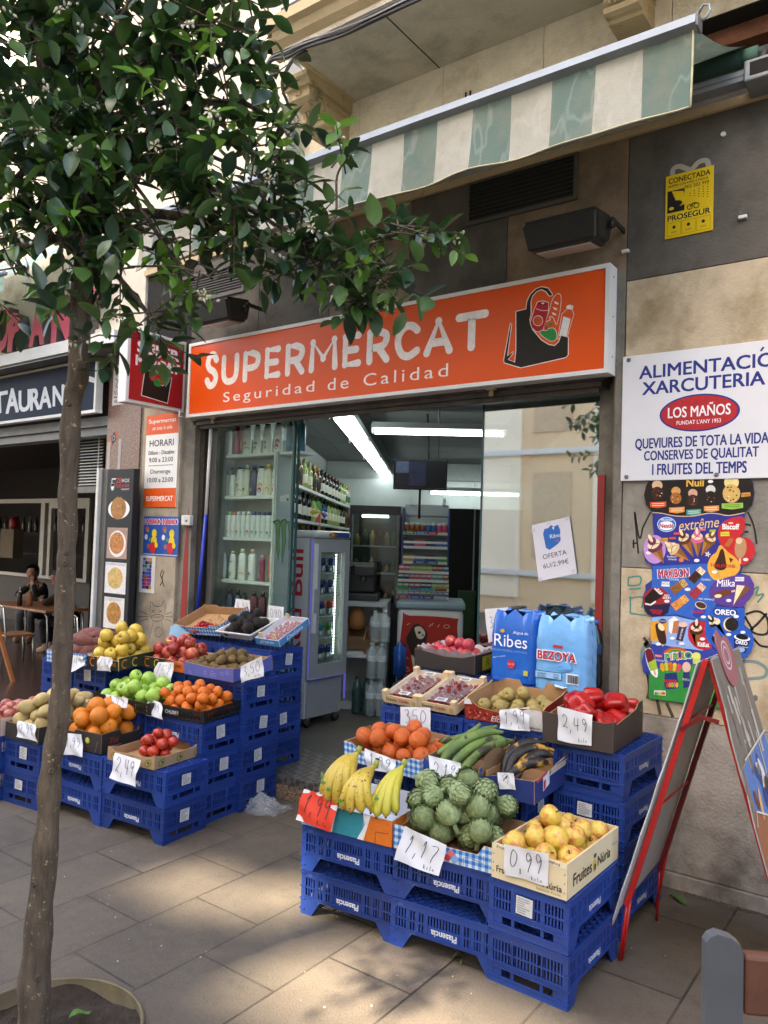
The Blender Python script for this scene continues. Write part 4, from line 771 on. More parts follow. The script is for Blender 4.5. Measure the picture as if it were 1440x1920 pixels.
graffiti('graffiti_tag','black looping spray tag right of the ice cream board',[[(1398,1152),(1420,1146),(1438,1158),(1440,1185),(1425,1190),(1408,1182),(1420,1170),(1438,1150)],[(1396,1155),(1412,1182)],[(1412,1196),(1425,1210),(1440,1213)]],4.2,'23201d',gy)
graffiti('graffiti_tag','grey green spray oval behind the lower end of the ice cream board',[[(1395,1240),(1420,1242),(1438,1256),(1430,1270),(1396,1273)],[(1222,1195),(1206,1215),(1204,1240),(1216,1262)]],6,'6f8580',gy)
graffiti('graffiti_tag','black spray strokes below the lower left end of the ice cream board',[[(1207,1195),(1218,1212)],[(1208,1205),(1214,1215)],[(1212,1250),(1218,1290),(1214,1310)],[(1232,1312),(1238,1340)],[(1250,1318),(1262,1345)]],6,'45403a',gy)
ar=PxArt(gy);ar.ell(1416,1309,5,6,'5b6663',1);tag(ar.obj('paint_spot'),'round grey green paint spot on the beige stone low on the right','stain')
# RESTAURANT NEXT DOOR
rb_=thing('restaurant_building','neighbouring restaurant front with a pink granite pier and a dark open dining room','building',(-6.5,YF,0))
def rpart(n,mb):return part(n,mb,rb_)
a=MB();a.bbox((-5.62,YF-.01,0),(-5.175,YF+.3,3.02),m_pink,.003);a.box((-5.60,YF-.0125,1.95),(-5.56,YF-.0105,2.3),mat('tape_residue','a5a09a',.7));a.box((-5.45,YF-.0125,2.0),(-5.41,YF-.0105,2.32),mat('tape_residue',0));rpart('granite_pier',a)
a=MB();a.box((-14,YF-.28,3.02),(-5.18,YF+.3,3.12),m_white);a.box((-14,YF-.26,3.0),(-5.19,YF+.3,3.019),m_alud);rpart('white_ledge',a)
a=MB();mren=mat('worn_render','c9c2b2',.9,var=.1,nscale=5,dirt=('8a8272',3,.55,.75));a.box((-14,YF,3.12),(-5.2,YF+.3,3.75),mren);a.box((-14,YF+.02,3.75),(-5.2,YF+.3,7),m_stucco);a.box((-5.9,YF-.04,3.13),(-5.3,YF,3.26),mren);rpart('upper_wall',a)
a=MB();a.box((-14,YF+.02,2.45),(-5.63,YF+.1,2.53),mat('canopy_grey','8b8f92',.5));a.box((-14,YF+.06,2.38),(-5.63,YF+.2,2.445),mat('canopy_grey',0));rpart('door_rail',a)
rsn=thing('restaurant_sign','dark blue fascia board with white hand cut lettering RESTAURANT','sign',(-7,YF-.1,2.54))
a=MB();a.box((-10,YF-.1,2.56),(-5.66,YF-.06,2.97),mat('navy_board','16243c',.6,var=.08,spec=.15));part('board',a,rsn)
a=MB();a.box((-10,YF-.12,2.535),(-5.63,YF-.055,2.56),m_white);a.box((-10,YF-.12,2.97),(-5.63,YF-.055,2.99),mat('grey_trim','aaa294',.6));a.box((-5.66,YF-.12,2.56),(-5.635,YF-.055,2.97),m_wmetal);part('frame',a,rsn)
ar=Art(wall(YF-.1));y_=YF-.1
for ch,xa,xb,yt,yb_ in(('T',-20,14,737,773),('A',12,36,730,772),('U',34,57,733,770),('R',56,76,730,767),('A',74,97,727,764),('N',98,121,724,759),('T',118,150,722,752)):
 p0,p1=W((xa+xb)/2,(yt+yb_)/2,y_),W(xb,yt,y_);w_=W(xb,yt,y_).x-W(xa,yt,y_).x;h_=W((xa+xb)/2,yt,y_).z-W((xa+xb)/2,yb_,y_).z
 ar.text(ch,p0.x,p0.z,h_*1.04,'d5dae2',w_*.92,bold=.035,shear=-.08,lay=1)
part('lettering',ar,rsn);a=MB();a.add([tuple(W(*q_,YF-.103))for q_ in((161,703),(182,710),(180,719),(159,713))],[(0,1,2,3)],mat('paper',0));part('sticker',a,rsn)
pk=mat('pink_letter','d8566c',.4,var=.05);pks=mat('letter_side','55504c',.5)
for ch,xa,xb,yt,yb_,nm in(('T',-200,-130,600,700,'T'),('U',-8,15,580,660,'U'),('R',15,45,585,657,'R'),('A',55,84,570,648,'first A'),('N',97,133,552,640,'N'),('T',133,185,545,632,'T')):
 if ch=='T' and xa<0:continue
 y_=YF-.10;p0=W((xa+xb)/2,(yt+yb_)/2,y_);w_=abs(W(xb,yt,y_).x-W(xa,yt,y_).x);h_=W((xa+xb)/2,yt,y_).z-W((xa+xb)/2,yb_,y_).z
 vs,fs,x0,x1,y0,y1=text2d(ch,.06,1,0,2);sx,sy=w_/(x1-x0),h_/(y1-y0);bm=bmesh.new();bv=[bm.verts.new((p0.x+(x-(x0+x1)/2)*sx,y_,p0.z+(y-(y0+y1)/2)*sy))for x,y in vs]
 for f_ in fs:
  try:bm.faces.new([bv[i]for i in f_])
  except Exception:pass
 e=bmesh.ops.extrude_face_region(bm,geom=bm.faces[:]);bmesh.ops.translate(bm,verts=[g_ for g_ in e['geom']if isinstance(g_,bmesh.types.BMVert)],vec=(0,.09,0))
 a=MB();a.bm(bm,pks);fr=a.mi(pk)
 for i,f_ in enumerate(a.f):
  if all(abs(a.v[j].y-y_)<1e-5 for j in f_):a.m[i]=fr
 tag(a.obj('sign_letter',loc=(p0.x,YF,p0.z-h_/2)),'pink raised letter %s standing on the white ledge of the restaurant'%ch,'letter','raised pink letters over the restaurant')
ra_=thing('awning','faded green and white striped awning over the pink restaurant letters','awning',(-6.6,YF,3.6));a=MB();m2=strips('striped_canvas_pale',-.2,.3,'8fb0a6','d8d8cc')
a.grid(lambda u,v:(-10.5+4.55*u,YF-.75+.7*v,3.55+.55*v+.02*math.sin(u*30)),40,3,m2);a.grid(lambda u,v:(-10.5+4.55*u,YF-.755,3.55-.14*v),40,2,m2);part('canopy',a,ra_);a=MB();a.tube([(-10.5,YF-.75,3.555),(-5.95,YF-.75,3.555)],.02,m_alu,8);part('front_bar',a,ra_)
pn=thing('paper_notice','white menu notice with red brush writing on the granite pier beside the red sign','notice',(-5.45,YF-.012,2.6));a=MB();a.box((-5.56,YF-.014,2.60),(-5.33,YF-.0115,2.93),mat('paper',0));part('sheet',a,pn)
ar=Art(wall(YF-.0145))
for l,c_ in(([(-5.53,2.9),(-5.49,2.9),(-5.49,2.86),(-5.53,2.86)],'22201f'),([(-5.53,2.82),(-5.49,2.80),(-5.52,2.76),(-5.49,2.74)],'b03038'),([(-5.54,2.72),(-5.52,2.69),(-5.50,2.72),(-5.49,2.68)],'b03038'),([(-5.54,2.665),(-5.49,2.665)],'22201f'),([(-5.53,2.64),(-5.52,2.62),(-5.50,2.645),(-5.49,2.62)],'22201f')):ar.stroke(l,.008,c_,1)
part('writing',ar,pn)
st_=thing('round_sticker','black and orange sticker stuck crooked on the pink granite pier','sticker',(-5.52,YF-.011,2.3));ar=Art(wall(YF-.0105),.0007);ar.poly([ar_ for ar_ in[(-5.57,2.33),(-5.49,2.40),(-5.47,2.33),(-5.55,2.26)]],'1c1a1a',1);ar.poly([(-5.57,2.33),(-5.555,2.343),(-5.535,2.273),(-5.55,2.26)],'c8562c',2);ar.poly([(-5.505,2.387),(-5.49,2.40),(-5.47,2.33),(-5.485,2.317)],'c8562c',2);ar.ell(-5.52,2.33,.018,.022,'b8b4b0',3);ar.ell(-5.52,2.33,.013,.017,'1c1a1a',4);part('printing',ar,st_)
mb_=thing('menu_board','tall black noodle menu light box standing at the granite pier','menu board',(-5.25,3.55,0));MX0,MX1,MYF=-5.365,-5.035,3.585
a=MB();a.bbox((MX0,MYF,.05),(MX1+.012,MYF+.055,2.05),mat('menu_black','1d1f22',.5,var=.05,spec=.3),.003);part('body',a,mb_);a=MB();a.box((MX0-.10,MYF+.02,.05),(MX0-.002,MYF+.06,2.06),m_alud);a.bbox((MX0-.135,MYF-.01,.03),(MX0-.101,MYF+.07,2.065),m_wmetal,.004);part('side_frame',a,mb_)
ar=Art(wall(MYF));mc=(MX0+MX1)/2
ar.ell(mc-.09,1.915,.022,.03,'d8d8d8',1,16);ar.rect(mc-.113,1.918,mc-.067,1.94,'d8d8d8',1);ar.stroke([(mc-.10,1.935),(mc-.10,1.975),(mc-.05,1.975)],.01,'d8d8d8',1)
for st,x,z,h,c_ in(('ZE',mc-.01,1.962,.038,'c0383c'),('WOK',mc+.075,1.96,.03,'d0d0d0'),('FIDEUS BAR',mc+.04,1.92,.024,'c0383c'),('restaurant',mc+.075,1.893,.014,'d0d0d0')):ar.text(st,x,z,h,c_,lay=1)
rr=random.Random(11)
def dish(zc,w_,h_,plate,nood,bg):
 if bg:ar.rect(mc-w_,zc-h_,mc+w_,zc+h_,bg,1)
 ar.ell(mc+.005,zc-.005,w_*.98 if not bg else w_*.85,h_*(.62 if not bg else .86),plate,2,30);ar.ell(mc,zc,w_*.72,h_*.7,nood[0],3,20)
 for k in range(70):
  t_,r2=rr.uniform(0,6.28),math.sqrt(rr.random())*.66;u,v=mc+math.cos(t_)*r2*w_,zc+math.sin(t_)*r2*h_;d_=rr.uniform(0,6.28)
  ar.stroke([(u,v),(u+.012*math.cos(d_),v+.012*math.sin(d_)),(u+.02*math.cos(d_+.7),v+.02*math.sin(d_+.7))],.0042,rr.choice(nood),4+k%3)
dish(1.745,.14,.125,'e2e2e4',['a5713c','7a4a22','c99a5c','6a7a3c','d0a870'],None);dish(1.475,.13,.12,'e0dcd8',['b87a44','d0985c','9a5a2c','c85a3c','d9b07c'],'a58a7c');dish(1.205,.135,.12,'dcdcda',['d0b070','b8963c','8aa04c','c8743c','e0cc98'],'d6d6d8');dish(.935,.13,.12,'d9d5d0',['b8803c','a03c2c','7a8a3c','d0b070','5a3a28'],'d8d4d0');dish(.665,.13,.12,'d9d5d0',['b8803c','c85a3c','7a8a3c'],'d8d4d0')
for st,z in(('Tallarines fritos',1.565),('Tallarines fritos especiales',1.31),('Fideos fritos',1.04),('Tallarines wokon',.775)):ar.text(st,mc,z,.026,'d8d8d8',min(.27,len(st)*.0125),shear=.2,lay=1)
part('printing',ar,mb_)
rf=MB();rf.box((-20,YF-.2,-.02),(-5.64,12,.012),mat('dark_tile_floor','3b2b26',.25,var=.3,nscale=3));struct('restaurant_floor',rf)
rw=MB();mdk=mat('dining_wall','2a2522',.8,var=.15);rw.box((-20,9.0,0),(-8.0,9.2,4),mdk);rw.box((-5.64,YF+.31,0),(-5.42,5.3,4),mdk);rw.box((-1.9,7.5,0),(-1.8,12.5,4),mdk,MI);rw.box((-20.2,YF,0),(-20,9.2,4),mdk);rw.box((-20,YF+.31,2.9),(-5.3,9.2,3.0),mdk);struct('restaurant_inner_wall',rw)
wy=6.9
wn=thing('window_screen','white framed interior window screen behind the diners','window',(-8,wy,.9));a=MB();wm=mat('old_white_frame','b5b0a6',.5,var=.08)
wp=lambda px,py:W(px,py,wy);zt,zb=wp(80,935).z,wp(40,1075).z;xr=wp(168,940).x;xm=wp(85,940).x
for(xa,xb,za,zb_)in((-17.5,xr,zt-.07,zt),(-17.5,xr,zb-.05,zb),(xm-.12,xm,zb,zt-.07),(xr-.09,xr,zb,zt-.07),(xm+.12,xm+.2,zb,zt-.07),(xm+.2,xr-.09,zt-.16,zt-.07)):a.box((xa,wy,za),(xb,wy+.06,zb_),wm)
part('frame',a,wn);a=MB();a.box((-17.5,wy+.07,.0),(xr,wy+.1,zb-.05),mat('bar_front','2e2722',.6,var=.2));part('lower_panel',a,wn)
bt_=[]
vb=thing('window_blind','white slatted blind panel at the top of the restaurant opening','blind',(-5.75,YF+.16,1.95));a=MB()
bx0_,bx1_=W(150,850,YF+.18).x,W(193,850,YF+.18).x
for k in range(15):z=1.97+k*.027;a.add([(bx0_,YF+.17,z),(bx1_,YF+.17,z),(bx1_,YF+.19,z+.014),(bx0_,YF+.19,z+.014)],[(0,1,2,3)],m_wmetal)
part('slats',a,vb);a=MB();a.box((bx0_-.03,YF+.15,1.90),(bx1_+.03,YF+.21,1.955),m_alud);a.box((bx1_-.05,YF+.165,1.955),(bx1_-.04,YF+.168,2.38),m_wmetal);part('frame',a,vb)
def at(px,py,d):return W(px,py,d)
tz=.60;K8=.8
tt_=thing('dining_table','wood topped dining table with a metal frame inside the restaurant','table',(-8.95,5.25,.012));tt_.scale=(K8,)*3
mw=mat('table_wood','8a5d3c',.45,var=.2,nscale=3,stretch=(1,9,1));mch=mat('chair_chrome','9c9a96',.25,.9,var=.05)
a=MB();a.bbox((-1.3,-.34,.715),(.5,.38,.75),mw,.006);a.obj('tabletop',tt_)
for sx_,sy_ in((.46,-.28),(.46,.30),(-1.2,-.28),(-1.2,.3)):a=MB();a.tube([(sx_,sy_,.0),(sx_+.02,sy_,.3),(sx_-.02,sy_,.66),(sx_-.1,sy_,.7)],.014,mch,8);a.obj('leg',tt_)
def chair(loc,rz,lb):
 t=thing('dining_chair',lb,'chair',loc,(0,0,rz));t.scale=(K8,)*3;a=MB();a.bbox((-.2,-.2,.42),(.2,.2,.455),mw,.012);a.obj('seat',t)
 for sx_ in(-1,1):
  a=MB();a.tube([(sx_*.19,-.2,0),(sx_*.18,-.18,.42)],.012,mch,8);a.obj('leg',t);a=MB();a.tube([(sx_*.2,.24,0),(sx_*.18,.19,.42),(sx_*.18,.24,.84)],.012,mch,8);a.obj('leg',t)
 a=MB();a.tube([(-.18,.24,.84),(-.1,.25,.86),(.1,.25,.86),(.18,.24,.84)],.014,mch,8)
 for k in range(5):a.tube([(-.13+k*.065,.245,.855),(-.13+k*.065,.2,.46)],.005,mch,6)
 a.obj('backrest',t);return t
chair((-8.62,4.66,0.012),R(172),'chrome dining chair with a wooden seat at the near side of the restaurant table')
p=W(130,1180,4.6);chair((p.x+.1,4.7,0.012),R(185),'chrome dining chair half hidden behind the tree trunk and the menu board')
for px_,c_,capc,lb in((36,'3a1d14','d8d0c4','dark brown sauce squeeze bottle with a white tip on the restaurant table'),(55,'9a5a34','2c8a44','chilli sauce bottle with a green cap on the restaurant table')):
 p=G(px_,1136,.612);t=thing('sauce_bottle',lb,'bottle',(p.x,p.y,.612));t.scale=(.95,)*3;a=MB();a.lathe([(.034,0),(.036,.01),(.036,.13),(.03,.16),(.014,.18)],mat('sauce_'+c_,c_,.25,var=.1),14);a.obj('body',t);a=MB();a.lathe([(.016,.18),(.016,.195),(.006,.20),(.004,.245)],ink(capc),10);a.obj('cap',t)
def skinmesh(name,V,E,m,parent,lvl=2):
 me=bpy.data.meshes.new(name);me.from_pydata([v[:3]for v in V],E,[]);o=bpy.data.objects.new(name,me);COL.objects.link(o);o.parent=parent
 md=o.modifiers.new('skin','SKIN');
 for k,v in enumerate(V):me.skin_vertices[0].data[k].radius=(v[3],v[3]*(v[4]if len(v)>4 else 1));me.skin_vertices[0].data[k].use_root=k==0
 md.use_smooth_shade=True;sb_=o.modifiers.new('sub','SUBSURF');sb_.levels=sb_.render_levels=lvl;me.materials.append(m);return o
def person(loc,rz,label,top,legs,arms,hair_long):
 t=thing('person',label,'person',loc,(0,0,rz));t.scale=(K8,)*3
 sk=mat('skin','a8755a',.5,var=.06,bmp=.03);HC=Vector((0,-.29,1.20))
 V=[(0,0,.50,.10),(0,-.06,.68,.10),(0,-.13,.86,.10),(0,-.17,.98,.07),(0,-.22,1.06,.05),(0,-.255,1.11,.052),(0,-.28,1.17,.078,1.0),(0,-.285,1.24,.082),(0,-.28,1.29,.06),(0,-.365,1.185,.022),(0,-.35,1.12,.035)]
 E=[(k,k+1)for k in range(8)]+[(6,9),(5,10)];
 for s_,(el,wr,hd)in zip((-1,1),arms):
  i=len(V);V+=[(s_*.15,-.16,.97,.055),(*el,.04),(*wr,.028),(*hd,.03)];E+=[(3,i),(i,i+1),(i+1,i+2),(i+2,i+3)]
  d=(Vector(hd)-Vector(wr)).normalized();sd_=d.orthogonal().normalized()
  for k in range(5):
   b_=Vector(hd)+sd_*(k-2)*.016;L=(.05,.07,.078,.07,.055)[k];tipd=d+Vector((0,.25,.1))if k else d*.5-sd_
   j=len(V);V+=[(*(b_+d*.012),.010),(*(b_+d*L*.55),.009),(*(b_+tipd.normalized()*L),.007)];E+=[(i+3,j),(j,j+1),(j+1,j+2)]
 for s_ in(-1,1):
  i=len(V);V+=[(s_*.09,-.02,.5,.085),(s_*.12,-.42,.5,.065),(s_*.12,-.36,.1,.04),(s_*.13,-.5,.04,.04)];E+=[(0,i),(i,i+1),(i+1,i+2),(i+2,i+3)]
 skinmesh('body',V,E,sk,t)
 V=[(0,0,.52,.15,.8),(0,-.06,.7,.15,.8),(0,-.12,.88,.14,.8),(0,-.17,.99,.085)];E=[(0,1),(1,2),(2,3)]
 for s_,(el,wr,hd)in zip((-1,1),arms):i=len(V);V+=[(s_*.17,-.15,.95,.075),(*el,.06),(*(Vector(wr)*.9+Vector(el)*.1),.042)];E+=[(2,i),(i,i+1),(i+1,i+2)]
 skinmesh('jacket',V,E,top,t)
 V=[(0,0,.5,.13)];E=[]
 for s_ in(-1,1):i=len(V);V+=[(s_*.09,-.04,.5,.1),(s_*.12,-.42,.5,.085),(s_*.12,-.37,.14,.07)];E+=[(0,i),(i,i+1),(i+1,i+2)]
 skinmesh('trousers',V,E,legs,t)
 for s_ in(-1,1):V=[(s_*.12,-.36,.16,.05),(s_*.12,-.37,.05,.05),(s_*.13,-.5,.035,.04)];skinmesh('shoe',V,[(0,1),(1,2)],mat('boot','8f836c',.7),t)
 a=MB();hm=mat('dark_hair','14100e',.45,var=.2,nscale=40)
 bm=bmesh.new();bmesh.ops.create_uvsphere(bm,u_segments=18,v_segments=12,radius=1)
 for v in list(bm.verts):
  if v.co.z<-.15 and v.co.y<-.15 or(v.co.y<-.62 and v.co.z<.55):bm.verts.remove(v)
 for v in bm.verts:v.co=Vector((v.co.x*.108,v.co.y*.115+.015,v.co.z*(.12 if v.co.z>0 or not hair_long else .2)))+HC+Vector((0,.01,.045))
 a.bm(bm,hm,smooth=True);a.obj('hair',t)
 a=MB()
 for s_ in(-1,1):a.lathe([(0,-.006),(.009,-.003),(.009,.003),(0,.006)],mat('eye','1a1210',.3,var=0),10,Matrix.Translation((s_*.033,-.358,1.215))@Matrix.Scale(1.5,4,(1,0,0)));a.box((s_*.033-.02,-.366,1.235),(s_*.033+.02,-.352,1.24),hm)
 a.tube([(-.028,-.352,1.142),(0,-.362,1.139),(.028,-.352,1.142)],.006,mat('lips','8a4a44',.5),6);a.obj('face_features',t);return t
p=W(54,1080,5.80)
person((p.x-.0,5.80+.22,.0),R(18),'person in a black jacket resting a cheek on one hand behind the restaurant table',mat('black_cloth','100f10',.9,var=.2),mat('grey_trousers','55585c',.9,var=.15),[((-.27,-.32,.80),(-.08,-.46,.80),(.0,-.48,.80)),((.22,-.40,.80),(.12,-.37,1.04),(.085,-.36,1.10))],True)
p=W(118,1080,5.55)
t=person((p.x+.1,5.55+.1,.0),R(-52),'person with dark glasses and a brown top holding a phone, half hidden behind the trunk',mat('brown_cloth','33241c',.9,var=.2),mat('dark_trousers','23242a',.9),[((-.26,-.34,.80),(-.05,-.46,.82),(.0,-.5,.84)),((.26,-.34,.80),(.06,-.46,.82),(.02,-.5,.85))],False)
a=MB()
for s_ in(-1,1):a.tube([(s_*.036+.03*math.cos(k*.6),-.378,1.213+.022*math.sin(k*.6))for k in range(12)],.004,m_black,5)
a.tube([(-.008,-.382,1.216),(.008,-.382,1.216)],.004,m_black,5);a.obj('glasses',t)
a=MB();a.bbox((-.03,-.62,.86),(.04,-.54,.875),mat('phone','1b1c20',.2),.003);ph=a.obj('mobile_phone');ph.matrix_world=t.matrix_basis;tag(ph,'dark mobile phone held over the restaurant table','phone')
rr=random.Random(8)
for k in range(16):
 x=-15.6+k*.23;z=1.52
 o_=MB();o_.lathe([(.035,0),(.037,.02),(.037,.19),(.015,.24),(.014,.31)],mat('bar_bottle%d'%(k%3),('2c3a2c','4a3a24','8a8a86')[k%3],.15,var=.1),10);tag(o_.obj('bar_bottle',loc=None),'dim bottle on the dark bar shelf behind the window screen','bottle','bottles on the restaurant bar shelf').location=(x,wy+1.1,z)
bs=MB();bs.box((-17,wy+.95,1.48),(-10.0,wy+1.25,1.515),mdk);bs.box((-17,wy+.95,1.1),(-10,wy+1.25,1.13),mdk);tag(bs.obj('bar_shelf',loc=(-13,wy+1.1,1.1)),'dark bar shelf behind the window screen in the restaurant','shelf')
p=W(20,990,wy+.5);a=MB();a.bbox((p.x-.16,p.y-.1,p.z-.55),(p.x+.3,p.y+.1,p.z-.02),mat('card_box','6f6250',.8),.004);tag(a.obj('cardboard_box',loc=(p.x,p.y,p.z-.55)),'brown cardboard box on the restaurant counter behind the screen','box')
a=MB();a.lathe([(.07,0),(.085,.03),(.08,.16),(.05,.2),(.02,.22)],mat('red_plastic','a01c18',.4),12);o=a.obj('red_jerrycan');o.location=(p.x+.12,p.y,p.z-.01);tag(o,'red plastic canister on the cardboard box in the restaurant','canister')
t=thing('wooden_easel','orange brown wooden easel leg cut by the left edge of the picture','easel',(-6.2,3.6,0));b_=G(25,1279,.01)
t.location=(b_.x,b_.y,0);a=MB();tp=W(-12,1150,b_.y);d=tp-Vector((b_.x,b_.y,0));a.tube([(0,0,0),tuple(d*.5),tuple(d)],.024,mat('easel_wood','8f5424',.5,var=.2,nscale=8),4,smooth=False);a.obj('leg',t);a=MB();a.tube([tuple(d),(d.x-.35,d.y+.05,0)],.024,mat('easel_wood',0),4,smooth=False);a.obj('leg',t)
# CRATES
CL,CD,CH=.458,.305,.182
m_blue=mat('crate_blue','1c3a80',.45,var=.10,nscale=5,bmp=.06,bscale=120,spec=.4,rnd=.2,dirt=('4f689c',22,.60,.74))
def crate_shell():
 a=MB();hl,hd,t=CL/2,CD/2,.007;zt=CH-.003
 B=lambda x0,y0,z0,x1,y1,z1:a.box((x0,y0,z0),(x1,y1,z1),m_blue)
 for s in(-1,1):
  y0,y1=sorted((s*hd,s*(hd-t)));yi0,yi1=sorted((s*(hd-.0015),s*(hd-t+.001)))
  zs=(.062,.074,.108,.114,.150,zt)
  B(-hl+.022,y0,zs[0],hl-.022,y1,zs[1]);B(-hl+.022,y0,zs[2],hl-.022,y1,zs[3]);B(-hl+.022,y0,zs[4],hl-.022,y1,zs[5])
  for za,zb,lo in((zs[1],zs[2],True),(zs[3],zs[4],False)):
   x=-hl+.03
   while x<hl-.03:
    if not(lo and-.062<x<.055):B(x,yi0,za,x+.0055,yi1,zb)
    x+=.0125
   if lo:B(-.066,yi0,za,.066,yi1,zb)
  for x in(-.155,-.075,.075,.155,-.115,.115):B(x-.007,yi0-.0004,zs[1],x+.007,yi1+.0004,zs[4])
  for q in(-1,1):
   a.prism([(q*(hl-.022),zs[0]),(q*(hl-.022),0),(q*(hl-.055),0),(q*(hl-.095),zs[0])],1,y0,y1,m_blue)
  x0,x1=sorted((s*hl,s*(hl-t)));xi0,xi1=sorted((s*(hl-.0015),s*(hl-t+.001)))
  def E(u0,z0,u1,z1,i=False):B(xi0 if i else x0,u0,z0,xi1 if i else x1,u1,z1)
  w_=hd-.02
  E(-w_,.0,w_,.026);E(-w_,.058,w_,.076);E(-w_,.108,w_,.114);E(-w_,.150,w_,zt)
  for u0,u1 in((-w_,-.098),(-.062,-.05),(.05,.062),(.098,w_)):E(u0,.026,u1,.058,True)
  for u in(-w_+.012,-.09):pass
  for za,zb in((.076,.108),(.114,.150)):
   u=-w_+.004
   while u<w_-.006:E(u,za,u+.0055,zb,True);u+=.0125
   for u in(-.055,.055):E(u-.008,za-.0002,u+.008,zb,True)
  for q in(-1,1):
   px0,px1=sorted((s*hl,s*(hl-.022)));py0,py1=sorted((q*hd,q*(hd-.02)))
   B(px0,py0,0,px1,py1,zt)
   for z in(.02,.06,.11,.165):a.box((min(px0,px0+s*.004),min(py0,py0+q*.004),z),(max(px1,px1+s*.004),max(py1,py1+q*.004),z+.005),m_blue)
  for z in(.0005,.074,.176):a.box((-hl+.02,min(s*hd,s*(hd+.004)),z),(hl-.02,max(s*hd,s*(hd+.004)),z+.005),m_blue)if z>.05 else None
  for z in(.024,.056,.074,.176):a.box((min(s*hl,s*(hl+.004)),-hd+.02,z),(max(s*hl,s*(hl+.004)),hd-.02,z+.005),m_blue)
 def bar(p,d):
  ts=[]
  for ax_,lim in((0,hl-.012),(1,hd-.012)):
   for s in(-1,1):
    if abs(d[ax_])>1e-9:
     t_=(s*lim-p[ax_])/d[ax_];q=(p[0]+d[0]*t_,p[1]+d[1]*t_)
     if abs(q[0])<=hl-.0119 and abs(q[1])<=hd-.0119:ts.append(t_)
  if len(ts)>1 and max(ts)-min(ts)>.02:
   A_,B_=(Vector((p[0]+d[0]*t_,p[1]+d[1]*t_,0))for t_ in(min(ts),max(ts)));n=Vector((-d[1],d[0],0)).normalized()*.0022
   zz=zt-(.012 if d[1]>0 else .0125);a.add([A_+n+Vector((0,0,zz)),A_-n+Vector((0,0,zz)),B_-n+Vector((0,0,zz)),B_+n+Vector((0,0,zz)),A_+n+Vector((0,0,zt-.001)),A_-n+Vector((0,0,zt-.001)),B_-n+Vector((0,0,zt-.001)),B_+n+Vector((0,0,zt-.001))],[(0,3,2,1),(4,5,6,7),(0,1,5,4),(1,2,6,5),(2,3,7,6),(3,0,4,7)],m_blue)
 for k in range(-9,10):bar((k*.042,0),(.7,.7));bar((k*.042,0),(.7,-.7))
 return a.mesh('crate_shell',False)
CRS=crate_shell()
def crate_text(s):
 a=Art(frame((0,-s*(CD/2-.0010),.091),(s,0,0),(0,0,1)),.0004);a.text('Plasencia',0,0,.024,'d9dbe0',.105,bold=.025,rot=math.pi,lay=1);return a.mesh('brand_lettering',False)
CRT=[crate_text(1),crate_text(-1)]
def crate_sticker(k):
 r2=random.Random(k);a=Art(frame((CL/2+.0004,r2.uniform(-.02,.02),.115),(0,1,0),(0,0,1)),.0003);w_,h_=.032,r2.uniform(.026,.036);sk=r2.uniform(-.12,.12)
 Q=lambda u,v:(u*math.cos(sk)-v*math.sin(sk),u*math.sin(sk)+v*math.cos(sk))
 a.poly([Q(-w_,-h_),Q(w_,-h_),Q(w_,h_),Q(-w_,h_)],'c9cac8',12)
 for j in range(7):v=h_*(.75-j*.25);a.stroke([Q(-w_*.8,v),Q(w_*r2.uniform(.0,.85),v)],.0035,'8f9194',13)
 return a.mesh('paper_sticker',False)
CRK=[crate_sticker(k)for k in range(5)];CRN=[0]
LV={1:'only',2:('bottom','upper'),3:('bottom','middle','top'),4:('bottom','second','third','top')}
def stack(x,y,rot,n,side,under,z0=0,short=False,grp='blue crates stacked outside the shop'):
 """(x, y): front corner nearest the street on the side 'L' or 'R'; short: the short side faces the street"""
 w_,d_=(CD,CL)if short else(CL,CD);u=Vector((math.cos(rot),math.sin(rot),0));v=Vector((-u.y,u.x,0))
 c=Vector((x,y,z0))+u*(w_/2 if side=='L' else-w_/2)+v*d_/2;r2=random.Random(int(x*1000+y*77))
 for k in range(n):
  t=thing('plastic_crate','blue plastic crate, %s of the stack %s'%(LV[n][k],under),'crate',c+Vector((r2.uniform(-.003,.003),r2.uniform(-.003,.003),k*CH)),(0,0,rot+(-math.pi/2 if short else 0)+r2.uniform(-.006,.006)),grp)
  inst(CRS,'shell',t);inst(CRT[0],'brand_lettering',t);inst(CRT[1],'brand_lettering',t)
  if r2.random()<.9:inst(CRK[CRN[0]%5],'paper_sticker',t);CRN[0]+=1
Z2,Z3,Z4=2*CH,3*CH,4*CH
stack(-2.171,2.447,.10,2,'L','under the banana box');stack(-1.737,2.489,.10,2,'L','under the artichokes');stack(-1.026,2.512,-.02,2,'R','under the wooden apple crate',short=True)
stack(-2.288,2.852,.05,3,'L','under the tangerines behind the bananas');stack(-1.823,2.865,.03,3,'L','under the plantain boxes')
stack(-2.31,3.165,.05,4,'L','under the strawberry trays');stack(-1.845,3.20,.04,4,'L','under the brown pears');stack(-1.044,3.09,-.03,4,'R','under the red peppers',short=True)
stack(-2.40,3.62,.0,4,'L','under the nectarine box',.133);stack(-1.93,3.54,.0,4,'L','under the bottled water packs',.133)
stack(-4.378,2.30,.12,2,'R','at the far left under the red onions',short=True);stack(-4.068,2.375,.12,2,'R','under the potatoes beside the trunk',short=True);stack(-3.613,2.462,.06,2,'R','under the big oranges behind the trunk');stack(-3.155,2.515,.10,2,'R','under the tomato box')
stack(-3.225,2.80,.06,3,'R','under the mandarins');stack(-3.69,2.74,.06,3,'R','under the green apples');stack(-3.215,3.085,.06,4,'R','under the kiwis');stack(-3.68,3.05,.06,4,'R','under the red apples')
stack(-4.16,2.83,.08,4,'R','under the yellow apples',short=True);stack(-4.475,2.80,.08,4,'R','under the sweet potatoes',short=True)
